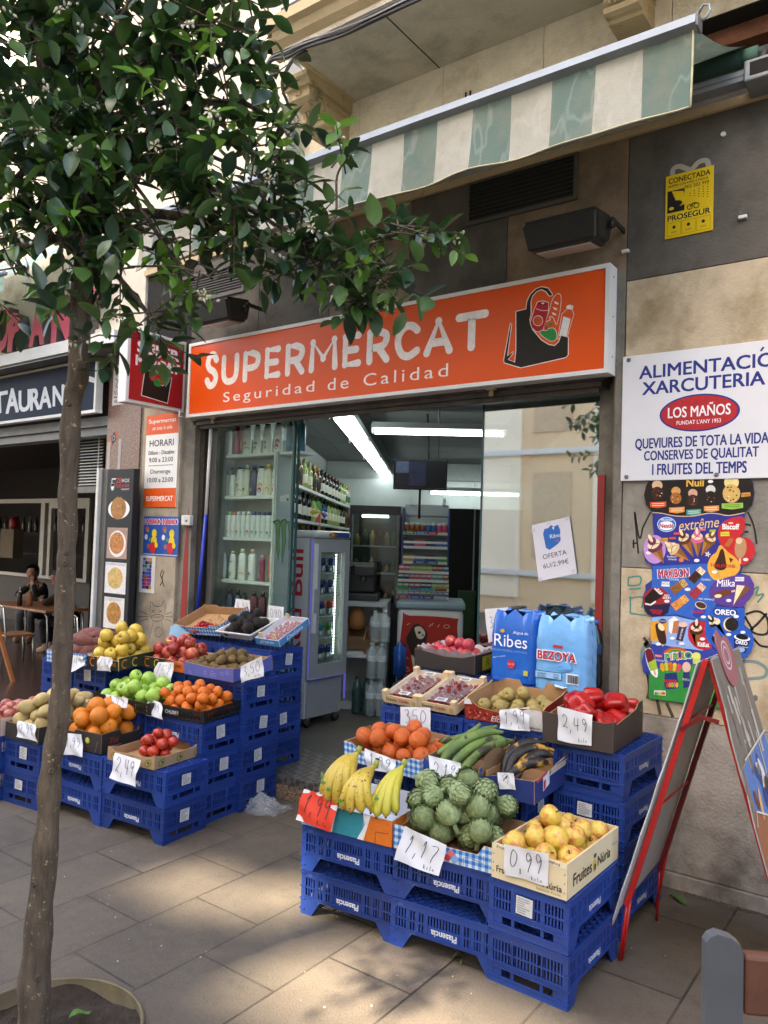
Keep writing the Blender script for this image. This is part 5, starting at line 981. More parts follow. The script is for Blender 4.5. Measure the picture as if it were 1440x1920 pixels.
stack(-3.345,3.42,.03,4,'R','on the step under the avocados and grapes',.133);stack(-3.815,3.41,.03,4,'R','on the step under the currants',.133)
# BOXES
def ginghammat():
 m,nt,b=newmat('gingham');tc=nt.nodes.new('ShaderNodeTexCoord');sx=nt.nodes.new('ShaderNodeSeparateXYZ');nt.links.new(tc.outputs['Object'],sx.inputs[0])
 def stripe(out,ph=0):
  a=nt.nodes.new('ShaderNodeMath');a.operation='MULTIPLY_ADD';a.inputs[1].default_value=1/.026;a.inputs[2].default_value=50.3+ph;nt.links.new(out,a.inputs[0])
  f=nt.nodes.new('ShaderNodeMath');f.operation='FRACT';nt.links.new(a.outputs[0],f.inputs[0]);l=nt.nodes.new('ShaderNodeMath');l.operation='LESS_THAN';l.inputs[1].default_value=.5;nt.links.new(f.outputs[0],l.inputs[0]);return l.outputs[0]
 ad=nt.nodes.new('ShaderNodeMath');ad.operation='ADD';nt.links.new(sx.outputs[0],ad.inputs[0]);nt.links.new(sx.outputs[1],ad.inputs[1])
 s1,s2=stripe(ad.outputs[0]),stripe(sx.outputs[2],.2);sm=nt.nodes.new('ShaderNodeMath');sm.operation='ADD';nt.links.new(s1,sm.inputs[0]);nt.links.new(s2,sm.inputs[1])
 hf=nt.nodes.new('ShaderNodeMath');hf.operation='MULTIPLY';hf.inputs[1].default_value=.5;nt.links.new(sm.outputs[0],hf.inputs[0])
 c=ramp(nt,hf.outputs[0],[(.0,srgb('d4d9de')),(.5,srgb('6fa3d6')),(1,srgb('1f62b4'))]);nt.links.new(c,b.inputs['Base Color']);b.inputs['Roughness'].default_value=.5;MATS['gingham']=m;return m
m_ging=ginghammat()
m_card=mat('brown_card','a9835c',.85,var=.08,nscale=8,bmp=.1,bscale=30);m_cardd=mat('brown_card_dark','86684a',.85,var=.1);m_ply=mat('poplar_wood','d2b98f',.7,var=.12,nscale=4,bmp=.12,bscale=40,stretch=(1,1,8))
m_blackcard=mat('black_card','2b2521',.6,var=.15,nscale=6);m_darkcard=mat('dark_brown_card','3b302a',.65,var=.12);m_bluecard=mat('blue_card','284a9c',.5,var=.08)
def box(name,label,cat,fl,w_,d_,h,rot=0,tilt=0,roll=0,front=None,back=None,side=None,right=None,out=m_card,inn=m_card,t=.005):
 """open carton; front/back/side: lists of (fraction along, fraction of the height) for the top edge"""
 o=thing(name,label,cat,(0,0,0));u=Vector((math.cos(rot),math.sin(rot),0));v=Vector((-u.y,u.x,0))
 o.matrix_world=Matrix.Translation(Vector(fl)+Vector((0,0,.002)))@Matrix.Rotation(rot,4,'Z')@Matrix.Rotation(tilt,4,'X')@Matrix.Rotation(roll,4,'Y')
 flat=[(0,1),(1,1)];a=MB()
 def wallp(prof,f0,L,ax):
  p=[(0,0),(L,0)]+[(q[0]*L,q[1]*h)for q in reversed(prof)]
  if p[-1][1]<1e-6:p=p[:-1]
  fo,fi=f0
  f=(lambda q,k:(q[0],k,q[1]))if ax==1 else(lambda q,k:(k,q[0],q[1]))
  n=len(p);a.add([f(q,fo)for q in p],[tuple(range(n))],out);a.add([f(q,fi)for q in p],[tuple(range(n-1,-1,-1))],inn)
  a.add([f(q,fo)for q in p]+[f(q,fi)for q in p],[(k,k+n,(k+1)%n+n,(k+1)%n)for k in range(n)],inn)
 wallp(front or flat,(0,t),w_,1);wallp(back or flat,(d_,d_-t),w_,1)
 def sidew(prof,fo,fi):
  p=[(t+.0005,0),(d_-t-.0005,0)]+[(t+.0005+q[0]*(d_-2*t-.001),q[1]*h)for q in reversed(prof)];n=len(p);f=lambda q,k:(k,q[0],q[1])
  a.add([f(q,fo)for q in p],[tuple(range(n))],out);a.add([f(q,fi)for q in p],[tuple(range(n-1,-1,-1))],inn);a.add([f(q,fo)for q in p]+[f(q,fi)for q in p],[(k,k+n,(k+1)%n+n,(k+1)%n)for k in range(n)],inn)
 sidew(side or flat,0,t);sidew(right or side or flat,w_,w_-t)
 a.box((t+.001,t+.001,.003),(w_-t-.001,d_-t-.001,.008),inn)
 a.obj('carton',o,fix=False);o['wdh']=(w_,d_,h);return o
def bframe(o,face='front',eps=.0006):
 w_,d_,h=o['wdh']
 return frame((0,-eps,0),(1,0,0),(0,0,1))if face=='front' else frame((w_+eps,0,0),(0,1,0),(0,0,1))
notch=[(0,1),(.16,1),(.2,.72),(.8,.72),(.84,1),(1,1)];lowfront=[(0,1),(.1,1),(.16,.6),(.84,.6),(.9,1),(1,1)]
BX={}
b=BX['banana']=box('fruit_box','white, teal and orange card box of bananas with the red price paper','box',(-2.172,2.44,Z2),.432,.30,.10,.10,front=[(0,1),(1,1)],back=[(0,1),(.1,1.2),(.9,1.2),(1,1)],out=mat('pale_blue_card','8fa3d2',.5,var=.05),inn=mat('white_card','c9ccd4',.6,var=.05))
ar=Art(bframe(b),.0006);ar.rect(.15,0,.30,.10,'2f8fa0',1);ar.poly([(.125,0),(.155,0),(.175,.10),(.145,.10)],'dfe3e6',2);ar.poly([(.275,0),(.305,0),(.335,.10),(.30,.10),(.31,.06)],'dfe3e6',2);ar.poly([(.302,0),(.432,0),(.432,.10),(.332,.10)],'d9742c',1);ar.stroke([(.36,0),(.36,.045),(.42,.05)],.0025,'7a3c14',3);ar.obj('printing',b)
ar=Art(bframe(b,'right'),.0006);ar.rect(0,0,.12,.10,'d9742c',1);ar.poly([(.10,0),(.125,0),(.15,.10),(.12,.10)],'dfe3e6',2);ar.rect(.12,0,.3,.10,'2f7f96',1);ar.obj('side_printing',b)
b=BX['artichoke']=box('fruit_box','blue gingham card box of artichokes at the front','box',(-1.735,2.487,Z2),.418,.33,.09,.10,front=lowfront,side=[(0,1),(.2,.8),(.8,.8),(1,1)],out=m_ging)
ar=Art(bframe(b),.0006);
for k in range(9):ar.ell(.13+k*.017,.025+.012*math.sin(k*2),.014,.012,('b8303a','d06a6a','7a9fd0')[k%3],1+k,12)
ar.stroke([(.30,0),(.30,.035),(.33,.04),(.38,.03),(.38,.06)],.002,'4a4038',12);ar.obj('printing',b)
b=BX['nuria']=box('fruit_crate','pale wooden crate with dark lettering, full of yellow apples','crate',(-1.318,2.508,Z2),.287,.47,.12,-.02,out=mat('print_wood','d9c9a4',.6,var=.06,nscale=5),inn=m_ply,t=.008)
ar=Art(bframe(b),.0006);bk_='2e2a20';ar.rect(0,.104,.287,.12,'e2d6b8',1)
for x,r_ in((.07,0),(.21,math.pi)):ar.text('Fruites Núria',x,.112,.010,bk_,.10,bold=.01,rot=r_,lay=2)
ar.text('Fruites',.055,.035,.022,bk_,.07,bold=.015,lay=1,align='c');ar.text('Núria',.235,.033,.022,bk_,.07,bold=.015,lay=1)
for x in(.008,.279):
 for z in(.02,.05,.08):ar.stroke([(x-.002,z),(x+.002,z+.008)],.0022,'55503f',2)
ar.text('Selecció Fruits',.22,.012,.008,'6b6450',.09,lay=1);ar.obj('lettering',b)
ar=Art(bframe(b,'right'),.0006);ar.text('Fruites',.13,.052,.042,bk_,.16,bold=.015,lay=1);ar.text('Núria',.325,.052,.036,bk_,.12,bold=.015,lay=1);ar.ell(.238,.045,.016,.022,'c9a83c',1);ar.ell(.238,.08,.012,.008,'3c5a2c',2);ar.rect(.232,.03,.246,.05,'2f4a2c',2);ar.text('Mollerussa',.43,.07,.008,'6b6450',.05,lay=1);ar.obj('side_lettering',b)
a=MB()
for x,y in((.012,.012),(.275,.012),(.012,.458),(.275,.458)):a=MB();a.box((x-.011 if x>.1 else x-.003,y-.011 if y>.1 else y-.003,.009),(x+.003 if x>.1 else x+.011,y+.003 if y>.1 else y+.011,.10),m_ply);a.obj('corner_post',b)
b=BX['tangerine']=box('fruit_box','blue gingham card box of tangerines behind the bananas','box',(-2.235,2.79,Z3),.44,.33,.085,-.06,tilt=.10,front=[(0,1),(.12,1),(.2,.7),(.8,.7),(.88,1),(1,1)],side=[(0,1),(.25,.95),(.75,.95),(1,1)],out=m_ging)
a=MB();a.box((-.003,.10,.085),(.002,.19,.107),m_cardd);a.obj('hand_flap',b)
b=BX['plantain']=box('fruit_box','blue card box of green plantains with a raised brown flap','box',(-1.79,2.775,Z3),.265,.36,.10,.0,tilt=.05,front=[(0,1),(.3,.6),(.7,.4),(1,.6)],out=m_bluecard,inn=m_cardd)
a=MB();a.grid(lambda u,v:(.262+.02*v+.012*math.sin(u*5),.02+.3*u,.06+v*(.09+.02*math.sin(u*7))),10,4,m_cardd);a.obj('torn_flap',b)
b=BX['ripe']=box('fruit_box','dark blue card box of blackened ripe plantains','box',(-1.51,2.80,Z3),.215,.37,.115,.0,tilt=.05,front=[(0,.6),(.2,.7),(1,.8)],side=[(0,.8),(.3,.75),(.6,.9),(1,1)],out=mat('deep_blue_card','1f2f6b',.5,var=.08),inn=m_card)
ar=Art(bframe(b,'right'),.0006);ar.poly([(.08,.03),(.14,.045),(.14,.10),(.08,.085)],'c9cdd6',1);ar.poly([(.085,.035),(.105,.04),(.105,.075),(.085,.07)],'b0303a',2);ar.stroke([(.02,.085),(.12,.098)],.012,'b8404a',3);ar.poly([(.14,.075),(.3,.08),(.33,.105),(.16,.10)],'a9a49c',2);ar.obj('printing',b)
for k,nm in enumerate(('left hand','right hand')):
 b=BX['straw%d'%k]=box('fruit_tray','%s wooden tray of strawberries under clear film'%nm,'tray',(-2.322+k*.217,3.205,Z4+.005),.212,.31,.042,-.02,tilt=.30,out=m_ply,inn=m_ply,t=.005)
 a=MB()
 for x,y in((.0,.0),(.19,.0),(0,.285),(.19,.285)):a=MB();a.prism([(x-.002,y-.002),(x+.024,y-.002),(x+.024,y+.027),(x-.002,y+.027)],2,.008,.064,m_ply);a.obj('corner_post',b)
 ar=Art(bframe(b),.0025);ar.text('Fresón',.055,.024,.016,'3a2f22',.065,bold=.015,lay=1);ar.text('Gádín',.13,.024,.016,'b03028',.06,bold=.02,lay=1);ar.ell(.19,.02,.012,.013,'b5a06a',1);ar.obj('lettering',b)
 film=mat('clear_film','ffffff',.12,var=0,alpha=.12,spec=.9,bmp=.5,bscale=14);a=MB();a.grid(lambda u,v:(.008+.196*u,.01+.29*v,.0485+.004*math.sin(u*9+v*14)*math.sin(v*23)+.005*math.sin(math.pi*u)),14,18,film);a.obj('film',b)
 for u,v in((.12,.028),(.12,.262)):
  ar=Art(frame((u,v,.055),(1,.05,0),(0,1,0)),.0004);ar.rect(-.03,-.016,.03,.016,'d3d5d8',1)
  for j in range(11):ar.rect(-.024+j*.0042,-.011,-.022+j*.0042+(.0008 if j%3 else 0),.011,'2a2a2e',2)
  ar.obj('barcode_label',b)
b=BX['pear']=box('fruit_box','card box of brown pears printed with red pomegranates','box',(-1.845,3.205,Z4),.395,.29,.10,.015,tilt=.14,front=[(0,.95),(.04,.95),(.10,.85),(.20,.62),(.62,.5),(.64,.85),(.84,.95),(1,.95)],back=[(0,.9),(.2,1.25),(.38,1.25),(.42,.95),(.7,.95),(.74,1.3),(1,1.2)],side=[(0,.9),(.15,1),(.8,1),(1,1.1)],out=mat('pomegranate_print','8f2f22',.45,var=.3,nscale=14),inn=m_card)
ar=Art(bframe(b),.0006)
rr=random.Random(4)
for k in range(60):ar.ell(rr.uniform(.01,.2),rr.uniform(.006,.05),.0065,.006,rr.choice(['a8342a','c05040','7a1a18','c8786a']),1+k%5,8)
ar.text('Elca',.17,.022,.026,'e0dcd8',.06,bold=.01,shear=.3,lay=8);ar.poly([(.0,.07),(.045,.075),(.03,.098),(.005,.098)],'dfe4e4',7);ar.poly([(.25,0),(.395,0),(.395,.095),(.33,.095),(.25,.06)],'d2d0cc',6);ar.stroke([(.285,.08),(.285,.03),(.33,.025),(.335,.0)],.004,'8a857c',8);ar.text('BARÓN',.36,.012,.012,'2a3a6c',.05,bold=.01,lay=8);ar.obj('printing',b)
a=MB();a.add([(.0,.29,.12),(.07,.29,.125),(.075,.26,.135),(.02,.255,.135)],[(0,1,2,3)],ink('ced6da'));a.add([(.33,.288,.128),(.395,.288,.12),(.39,.25,.125),(.35,.25,.13)],[(0,1,2,3)],ink('ced6da'));a.obj('corner_flap',b)
b=BX['pepper']=box('fruit_box','dark brown card box heaped with red peppers, on the tall crate stack','box',(-1.385,3.06,Z4),.30,.42,.125,.035,tilt=.0,front=[(0,1),(.3,.97),(.9,.92),(1,1)],back=[(0,1),(.15,1.15),(.3,1.1),(1,1.0)],side=[(0,1),(.1,.85),(.75,1),(.85,1.2),(1,1.2)],out=m_darkcard,inn=m_cardd)
b=BX['nectarine']=box('fruit_box','black card box of nectarines in white paper near the shop door','box',(-2.405,3.60,Z4+.133),.385,.27,.10,-.01,tilt=.04,front=[(0,1),(.2,.9),(.5,.75),(.8,.8),(1,1)],out=m_blackcard,inn=m_cardd)
ar=Art(bframe(b,'right'),.0006);ar.rect(.08,.01,.2,.085,'b5a81c',1);ar.text('R',.14,.05,.04,'6b6410',lay=2);ar.obj('side_label',b)
a=MB();tis=mat('tissue_paper','c9c4c6',.6,var=.05,transl=.3)
def tissue(u,v):q=max(abs(u-.5),abs(v-.5))*2;return(.01+.365*u,.005+.26*v,.055+.055*max(0,q-.72)/.28+.007*math.sin(u*29+v*7)*(q>.7)+.006*math.sin(v*31))
a.grid(tissue,30,22,tis);a.obj('tissue_lining',b)
b=BX['tomato']=box('fruit_box','low brown card box of tomatoes printed with avocados','box',(-3.552,2.45,Z2),.335,.36,.062,.13,front=[(0,1.05),(.08,1.05),(.14,.8),(.86,.9),(1,1.2)],back=[(0,1.5),(.25,1.5),(.3,1.05),(.62,1.05),(.7,1.35),(1,1.35)],side=[(0,1.1),(.2,.85),(.8,.9),(1,1.4)],out=mat('brown_card_out','a58663',.85,var=.08),inn=m_card)
for f_,n_,w_ in(('front',3,.335),('right',3,.36)):
 ar=Art(bframe(b,f_),.0006)
 for k in range(n_):x=.05+k*w_*.36;ar.ell(x,.028,.024,.017,'55502c',1,18,.5);ar.ell(x,.028,.020,.013,'9c9a55',2,18,.5);ar.ell(x+.003,.029,.009,.008,'6a4526',3,12)
 ar.obj('printing' if f_=='front' else 'side_printing',b)
b=BX['orange']=box('fruit_box','black card box heaped with big oranges just right of the trunk','box',(-4.01,2.43,Z2),.36,.40,.10,.13,front=[(0,.9),(.4,.9),(.45,1.05),(1,1.05)],side=[(0,1.05),(.3,1.1),(.35,.8),(.65,.8),(.7,1.15),(1,1.15)],out=m_blackcard,inn=m_cardd)
ar=Art(bframe(b),.0006);ar.ell(.255,.06,.018,.017,'9aa83c',1);ar.ell(.255,.062,.012,.012,'c2cc6a',2);ar.text('tomato',.27,.028,.010,'8a2a28',.05,lay=1);ar.stroke([(.2,.005),(.2,.03)],.002,'8a8470',1);ar.stroke([(.32,.005),(.33,.06),(.34,.06)],.0025,'8a8470',1);ar.obj('printing',b)
ar=Art(bframe(b,'right'),.0006);ar.text('Tol',.09,.06,.03,'b03a28',.06,shear=.3,lay=1);ar.ell(.32,.06,.02,.018,'9aa83c',1);ar.stroke([(.06,.03),(.14,.03)],.003,'8a8470',1);ar.obj('side_printing',b)
b=BX['potato']=box('fruit_box','black card box heaped with pale potatoes left of the trunk','box',(-4.355,2.325,Z2),.285,.44,.09,.12,front=[(0,1),(.4,.95),(1,1)],out=m_blackcard,inn=m_cardd)
ar=Art(bframe(b),.0006);ar.stroke([(.22,.005),(.22,.05),(.25,.06),(.25,.088)],.003,'8a8470',1);ar.obj('printing',b)
b=BX['onion']=box('fruit_box','pinkish printed card box of red onions at the far left edge','box',(-4.67,2.27,Z2),.29,.44,.10,.12,front=[(0,.7),(.7,.7),(.75,1.1),(1,1.1)],out=mat('pink_card','cdb3a6',.7,var=.06),inn=m_card)
ar=Art(bframe(b),.0006);rr=random.Random(9)
for k in range(9):ar.ell(rr.uniform(.1,.22),rr.uniform(.02,.06),.012,.009,rr.choice(['a5685a','8a4a40','b98a7a']),1+k%4,10)
for k in range(3):ar.text('CEBOLLA',.245,.09-k*.012,.008,'8a6a60',.045,lay=1)
ar.obj('printing',b)
m_blk=mat('black_plastic','1d1d1d',.4,var=.15,rnd=.0)
def lattice_crate(key,label,fl,w_,d_,h,rot,tilt,txt=None):
 o=thing('black_crate',label,'crate');o.matrix_world=Matrix.Translation(Vector(fl)+Vector((0,0,.002)))@Matrix.Rotation(rot,4,'Z')@Matrix.Rotation(tilt,4,'X');o['wdh']=(w_,d_,h);a=MB();t=.006
 for y in(0,d_-t):
  for z0,z1 in((.0,.012),(h*.5,h*.5+.006),(h-.016,h)):a.box((0,y,z0),(w_,y+t,z1),m_blk)
  x=.004
  while x<w_-.01:a.box((x,y+.001,.012),(x+.006,y+t-.001,h-.016),m_blk);x+=.016
 for x in(0,w_-t):
  for z0,z1 in((.0,.012),(h*.5,h*.5+.006),(h-.016,h)):a.box((x,t+.0005,z0),(x+t,d_-t-.0005,z1),m_blk)
  y=.012
  while y<d_-.016:a.box((x+.001,y,.012),(x+t-.001,y+.006,h-.016),m_blk);y+=.016
 a.box((t,t,.001),(w_-t,d_-t,.006),m_blk)
 for x in(0,w_-.02):
  for y in(0,d_-.02):a.box((x-.001,y-.001,0),(x+.021,y+.021,h+.004),m_blk)
 a.obj('shell',o)
 if txt:
  a=MB();a.box((.10,-.003,.008),(.22,-.0012,h-.008),m_blk);a.obj('name_plate',o);ar=Art(frame((0,-.003,0),(1,0,0),(0,0,1)));ar.text(txt,.16,h*.5,.02,'c9c9c9',.10,bold=.015,lay=1);ar.obj('lettering',o)
 BX[key]=o
lattice_crate('greenapple','black slatted plastic crate of green apples',(-4.06,2.69,Z3),.50,.30,.062,.06,.06);lattice_crate('mandarin','black slatted plastic crate with white lettering, full of mandarins',(-3.60,2.755,Z3),.395,.30,.062,.10,.06,'CHURRY')
m_cprint=mat('green_orange_card','23301f',.5,var=.1)
for key,lab,fl,w_,d_,rot in(('yellowapple','dark green and orange card box of yellow apples',(-4.255,2.765,Z4),.27,.33,.12),('redapple','dark green and orange card box of red apples',(-4.03,2.995,Z4),.37,.26,.12)):
 b=BX[key]=box('fruit_box',lab,'box',fl,w_,d_,.075,rot,tilt=.06,front=[(0,.9),(.6,.9),(1,.75)],out=m_cprint,inn=m_ply)
 for f_ in('front','right'):
  ar=Art(bframe(b,f_),.0006);L=w_ if f_=='front' else d_
  if f_=='front':ar.rect(L*.32,0,L*.62,.066,'c9642c',1)if key=='yellowapple' else ar.rect(L*.55,0,L,.06,'c9642c',1)
  for k in range(2):x=.05+k*.08;ar.stroke([(x+.022*math.cos(t_/3+.9),.034+.024*math.sin(t_/3+.9))for t_ in range(14)],.007,'c9a04c' if k%2 else 'd0702c',2)
  ar.text('CAMPO' if f_=='right' else 'POMES',L*.8,.035,.02,'2a2018' if key=='redapple' else 'c9742c',.07,bold=.02,lay=2);ar.obj('printing' if f_=='front' else 'side_printing',b)
b=BX['sweet']=box('fruit_box','blue gingham card box of sweet potatoes behind the trunk','box',(-4.60,2.70,Z4),.33,.36,.075,.12,tilt=.05,out=m_ging)
b=BX['kiwi']=box('fruit_box','lilac blue printed card box of kiwis','box',(-3.655,3.02,Z4),.40,.33,.075,.04,tilt=.10,front=[(0,1),(.6,.85),(1,1.05)],side=[(0,1),(.5,.8),(1,1.2)],out=mat('lilac_card','5a63b0',.5,var=.08),inn=m_card)
ar=Art(bframe(b),.0006);rr=random.Random(2)
for k in range(7):x,z=rr.uniform(.03,.37),rr.uniform(.015,.05);ar.stroke([(x+.011*math.cos(t_*.7),z+.009*math.sin(t_*.7))for t_ in range(10)],.002,'a8aedc',1)
ar.obj('printing',b)
b=BX['currant']=box('fruit_box','blue gingham card box of red currants tilted up at the back row','box',(-4.27,3.44,Z4+.15),.43,.30,.07,.06,tilt=.38,roll=-.05,front=[(0,1),(.3,.75),(.75,.75),(.8,1),(1,1)],back=[(0,1.1),(.3,1.1),(.35,.9),(.9,.9),(1,1.1)],out=m_ging)
ar=Art(bframe(b),.0006);rr=random.Random(3)
for k in range(12):ar.ell(rr.uniform(.09,.24),rr.uniform(.01,.035),.010,.009,rr.choice(['b8303a','d06a6a','8a1f28','d8a0a0']),1+k%5,10)
ar.obj('printing',b)
t=thing('paper_wrap','pale blue tissue paper hanging under the currant box','paper');t.location=(-4.25,3.40,Z4+.15);a=MB();a.grid(lambda u,v:(-.02+.20*u,-.008-.02*v-.012*math.sin(u*7)*v,.05-.10*v+.02*math.sin(u*5)),14,8,mat('blue_tissue','7fa3bc',.8,var=.12,nscale=14));a.obj('sheet',t)
b=BX['avocado']=thing('plastic_tray','white plastic tray heaped with dark avocados','tray');b.matrix_world=Matrix.Translation((-3.80,3.40,Z4+.165))@Matrix.Rotation(.06,4,'Z')@Matrix.Rotation(.30,4,'X');b['wdh']=(.29,.27,.055)
a=MB();mt=mat('white_plastic','cfd0d2',.35,var=.03);W0,D0,H0=.29,.27,.055
def ring(i,z):return[(i,i,z),(W0-i,i,z),(W0-i,D0-i,z),(i,D0-i,z)]
vs=ring(-.008,H0)+ring(.004,H0)+ring(.028,.004)+ring(.032,0)+ring(0.0,H0-.006)+ring(-.008,H0-.006)
a.add(vs,[(k,(k+1)%4,4+(k+1)%4,4+k)for k in range(4)]+[(4+k,4+(k+1)%4,8+(k+1)%4,8+k)for k in range(4)]+[(8,9,10,11)]+[(12+k,12+(k+1)%4,16+(k+1)%4,16+k)for k in range(4)]+[(16+k,16+(k+1)%4,20+(k+1)%4,20+k)for k in range(4)]+[(20+k,20+(k+1)%4,(k+1)%4,k)for k in range(4)],mt);a.obj('shell',b)
b=BX['grape']=box('fruit_tray','blue and white card tray of grapes in film at the end of the back row','tray',(-3.50,3.45,Z4+.155),.20,.30,.045,.02,tilt=.42,out=mat('sky_print_card','4a8fc9',.45,var=.25,nscale=12),inn=mat('white_card',0))
ar=Art(bframe(b),.0006);ar.text('grapes',.1,.022,.02,'dfe6ea',.12,bold=.01,shear=.2,lay=1);ar.obj('printing',b);ar=Art(bframe(b,'right'),.0006);ar.text('Delizia',.15,.022,.024,'e0e6ea',.16,bold=.015,shear=.2,lay=1);ar.obj('side_printing',b)
a=MB();a.grid(lambda u,v:(.008+.184*u,.01+.28*v,.050+.006*math.sin(u*9+v*14)*math.sin(v*23)),12,14,mat('clear_film',0));a.obj('film',b)
for x,y in((.04,.02),(.15,.02),(.05,.275)):
 a=MB();a.box((x-.014,y-.002,.04),(x+.014,y+.003,.075),m_ply);a.obj('wooden_peg',b)
 # FRUIT AND VEGETABLES
def fmat(name,stops,rough=.4,bmp=.1,bscale=25,nscale=1.6,spots=None,rnd=.1,spec=.5,coat=0,sss=.0):
 m,nt,b=newmat(name);n=noise(nt,nscale,4,.6,w4=True);c=ramp(nt,n.outputs[0],[(p,srgb(h))for p,h in stops])
 if spots:n2=noise(nt,spots[1],2,.5,w4=True);c=mixc(nt,ramp(nt,n2.outputs[0],[(spots[2],(0,0,0)),(spots[2]+.05,(1,1,1))]),c,srgb(spots[0]))
 oi=nt.nodes.new('ShaderNodeObjectInfo');hs=nt.nodes.new('ShaderNodeHueSaturation');mr=nt.nodes.new('ShaderNodeMapRange');mr.inputs[3].default_value=1-rnd;mr.inputs[4].default_value=1+rnd
 nt.links.new(oi.outputs['Random'],mr.inputs[0]);nt.links.new(mr.outputs[0],hs.inputs['Value']);nt.links.new(c,hs.inputs['Color']);nt.links.new(hs.outputs[0],b.inputs['Base Color'])
 b.inputs['Roughness'].default_value=rough;setin(b,'Specular IOR Level',spec);setin(b,'Coat Weight',coat)
 if bmp:n3=noise(nt,bscale,3,.5);bump(nt,b,n3.outputs[0],bmp,.05)
 MATS[name]=m;return m
m_stem=mat('fruit_stem','4a3a22',.8)
def ball(m,prof=None,n=18,stem=None,stemm=None,lob=None,jig=0,seed=0):
 a=MB();prof=prof or[(math.sin(math.pi*k/12)or .001,-math.cos(math.pi*k/12))for k in range(13)]
 a.lathe(prof,m,n,lob=lob)
 if jig:
  rr=random.Random(seed);ph=[rr.uniform(0,6)for _ in range(6)]
  a.v=[v*(1+jig*(math.sin(v.x*2.3+ph[0])*math.sin(v.y*2.7+ph[1])+.7*math.sin(v.z*3.1+ph[2]+v.x*2)))for v in a.v]
 if stem:a.tube(stem,[.06,.05,.07],stemm or m_stem,6)
 return a.mesh('fruit')
aprof=[(.001,-.72),(.12,-.80),(.3,-.86),(.55,-.78),(.80,-.5),(.96,-.1),(1.0,.22),(.92,.55),(.72,.80),(.45,.90),(.22,.84),(.08,.68),(.001,.58)]
astem=[(0,0,.58),(.04,0,.85),(.10,0,1.05)]
lob5=lambda a,z:1+.025*math.cos(5*a)*(1 if z<0 else .4)
M_yap=fmat('yellow_apple_skin',[(.3,'b5962a'),(.5,'cdb045'),(.72,'c9a04a')],spots=('8a6a30',9,.68));M_nap=fmat('blush_apple_skin',[(.34,'bda63c'),(.46,'ceb24c'),(.56,'c98f4a'),(.68,'b8603f')],spots=('7a5526',7,.70))
M_rap=fmat('red_apple_skin',[(.30,'c9a350'),(.42,'b5523c'),(.6,'8f1f2a'),(.8,'7a1826')],nscale=1.1,rough=.3);M_gap=fmat('green_apple_skin',[(.3,'7fa83a'),(.6,'9fc455'),(.8,'a8c76a')],rough=.32)
M_or=fmat('orange_peel',[(.3,'d4700f'),(.6,'dd8418'),(.8,'e09422')],bmp=.35,bscale=16,rnd=.08);M_md=fmat('mandarin_peel',[(.3,'d25e10'),(.6,'da7414'),(.85,'d98a24')],bmp=.35,bscale=12,rnd=.1);M_tg=fmat('tangerine_peel',[(.3,'c4541a'),(.6,'cf6420'),(.8,'d4742c')],bmp=.4,bscale=10)
M_kw=fmat('kiwi_skin',[(.3,'6a5230'),(.6,'7f673f'),(.8,'8f7850')],rough=.9,bmp=.5,bscale=30);M_av=fmat('avocado_skin',[(.3,'1f1715'),(.6,'2f2420'),(.85,'453430')],rough=.6,bmp=1,bscale=14)
M_pt=fmat('potato_skin',[(.3,'b29a62'),(.6,'c4ae78'),(.8,'cdbb8a')],rough=.75,bmp=.3,bscale=9,spots=('8a7340',6,.70));M_sw=fmat('sweet_potato_skin',[(.3,'6a3c34'),(.6,'82504a'),(.8,'96625a')],rough=.8,bmp=.5,bscale=7,spots=('5a3830',4,.66))
M_tm=fmat('tomato_skin',[(.3,'a82a1c'),(.6,'b83a26'),(.8,'c04a34')],rough=.22);M_nc=fmat('nectarine_skin',[(.3,'d0803c'),(.42,'b8404a'),(.65,'9a2438'),(.8,'8a1c34')],rough=.4,nscale=1.0);M_on=fmat('onion_skin',[(.3,'8f4444'),(.5,'a55a4c'),(.7,'b57a5c'),(.85,'8a3a44')],rough=.35,nscale=1.2)
M_pr=fmat('pear_skin',[(.3,'8a7a42'),(.55,'9c8a50'),(.7,'94803c'),(.85,'7f8f4a')],rough=.6,bmp=.2,spots=('6a5026',8,.66));M_sb=fmat('strawberry_skin',[(.3,'8f1420'),(.6,'aa1c28'),(.8,'b8303a')],rough=.3,bmp=.8,bscale=9);M_cu=fmat('currant_skin',[(.3,'8f1018'),(.7,'b0202a')],rough=.15,bmp=0)
M_pp=fmat('pepper_skin',[(.3,'8a0f10'),(.6,'a81614'),(.82,'b02018')],rough=.26,bmp=.12,bscale=7,nscale=1.4,coat=.12);M_ar=fmat('artichoke_leaf',[(.3,'75885a'),(.55,'93a472'),(.8,'aab886')],rough=.6,bmp=.25,nscale=2.5,rnd=.1,spots=('4a4030',10,.72))
APPLE=lambda m:[ball(m,aprof,stem=astem,lob=lob5)]
CITRUS=lambda m,z=.95:[ball(m,[(math.sin(math.pi*k/12)or .001,-math.cos(math.pi*k/12)*(z-(.06 if k>11 else 0)))for k in range(13)])]
def add_nav(me,m):
 a=MB()
 for k in range(5):t=k*1.256;a.add([(0,0,.955),(.10*math.cos(t-.3),.10*math.sin(t-.3),.945),(.14*math.cos(t),.14*math.sin(t),.935),(.10*math.cos(t+.3),.10*math.sin(t+.3),.945)],[(0,1,2,3)],m)
 b=bmesh.new();b.from_mesh(me);tmp=a.mesh('x',False);b2=len(me.materials);me.materials.append(m);n0=len(b.faces);b.from_mesh(tmp)
 b.faces.ensure_lookup_table()
 for f in b.faces[n0:]:f.material_index=b2
 b.to_mesh(me);b.free();bpy.data.meshes.remove(tmp);return me
m_nav=mat('citrus_navel','5a4a22',.8)
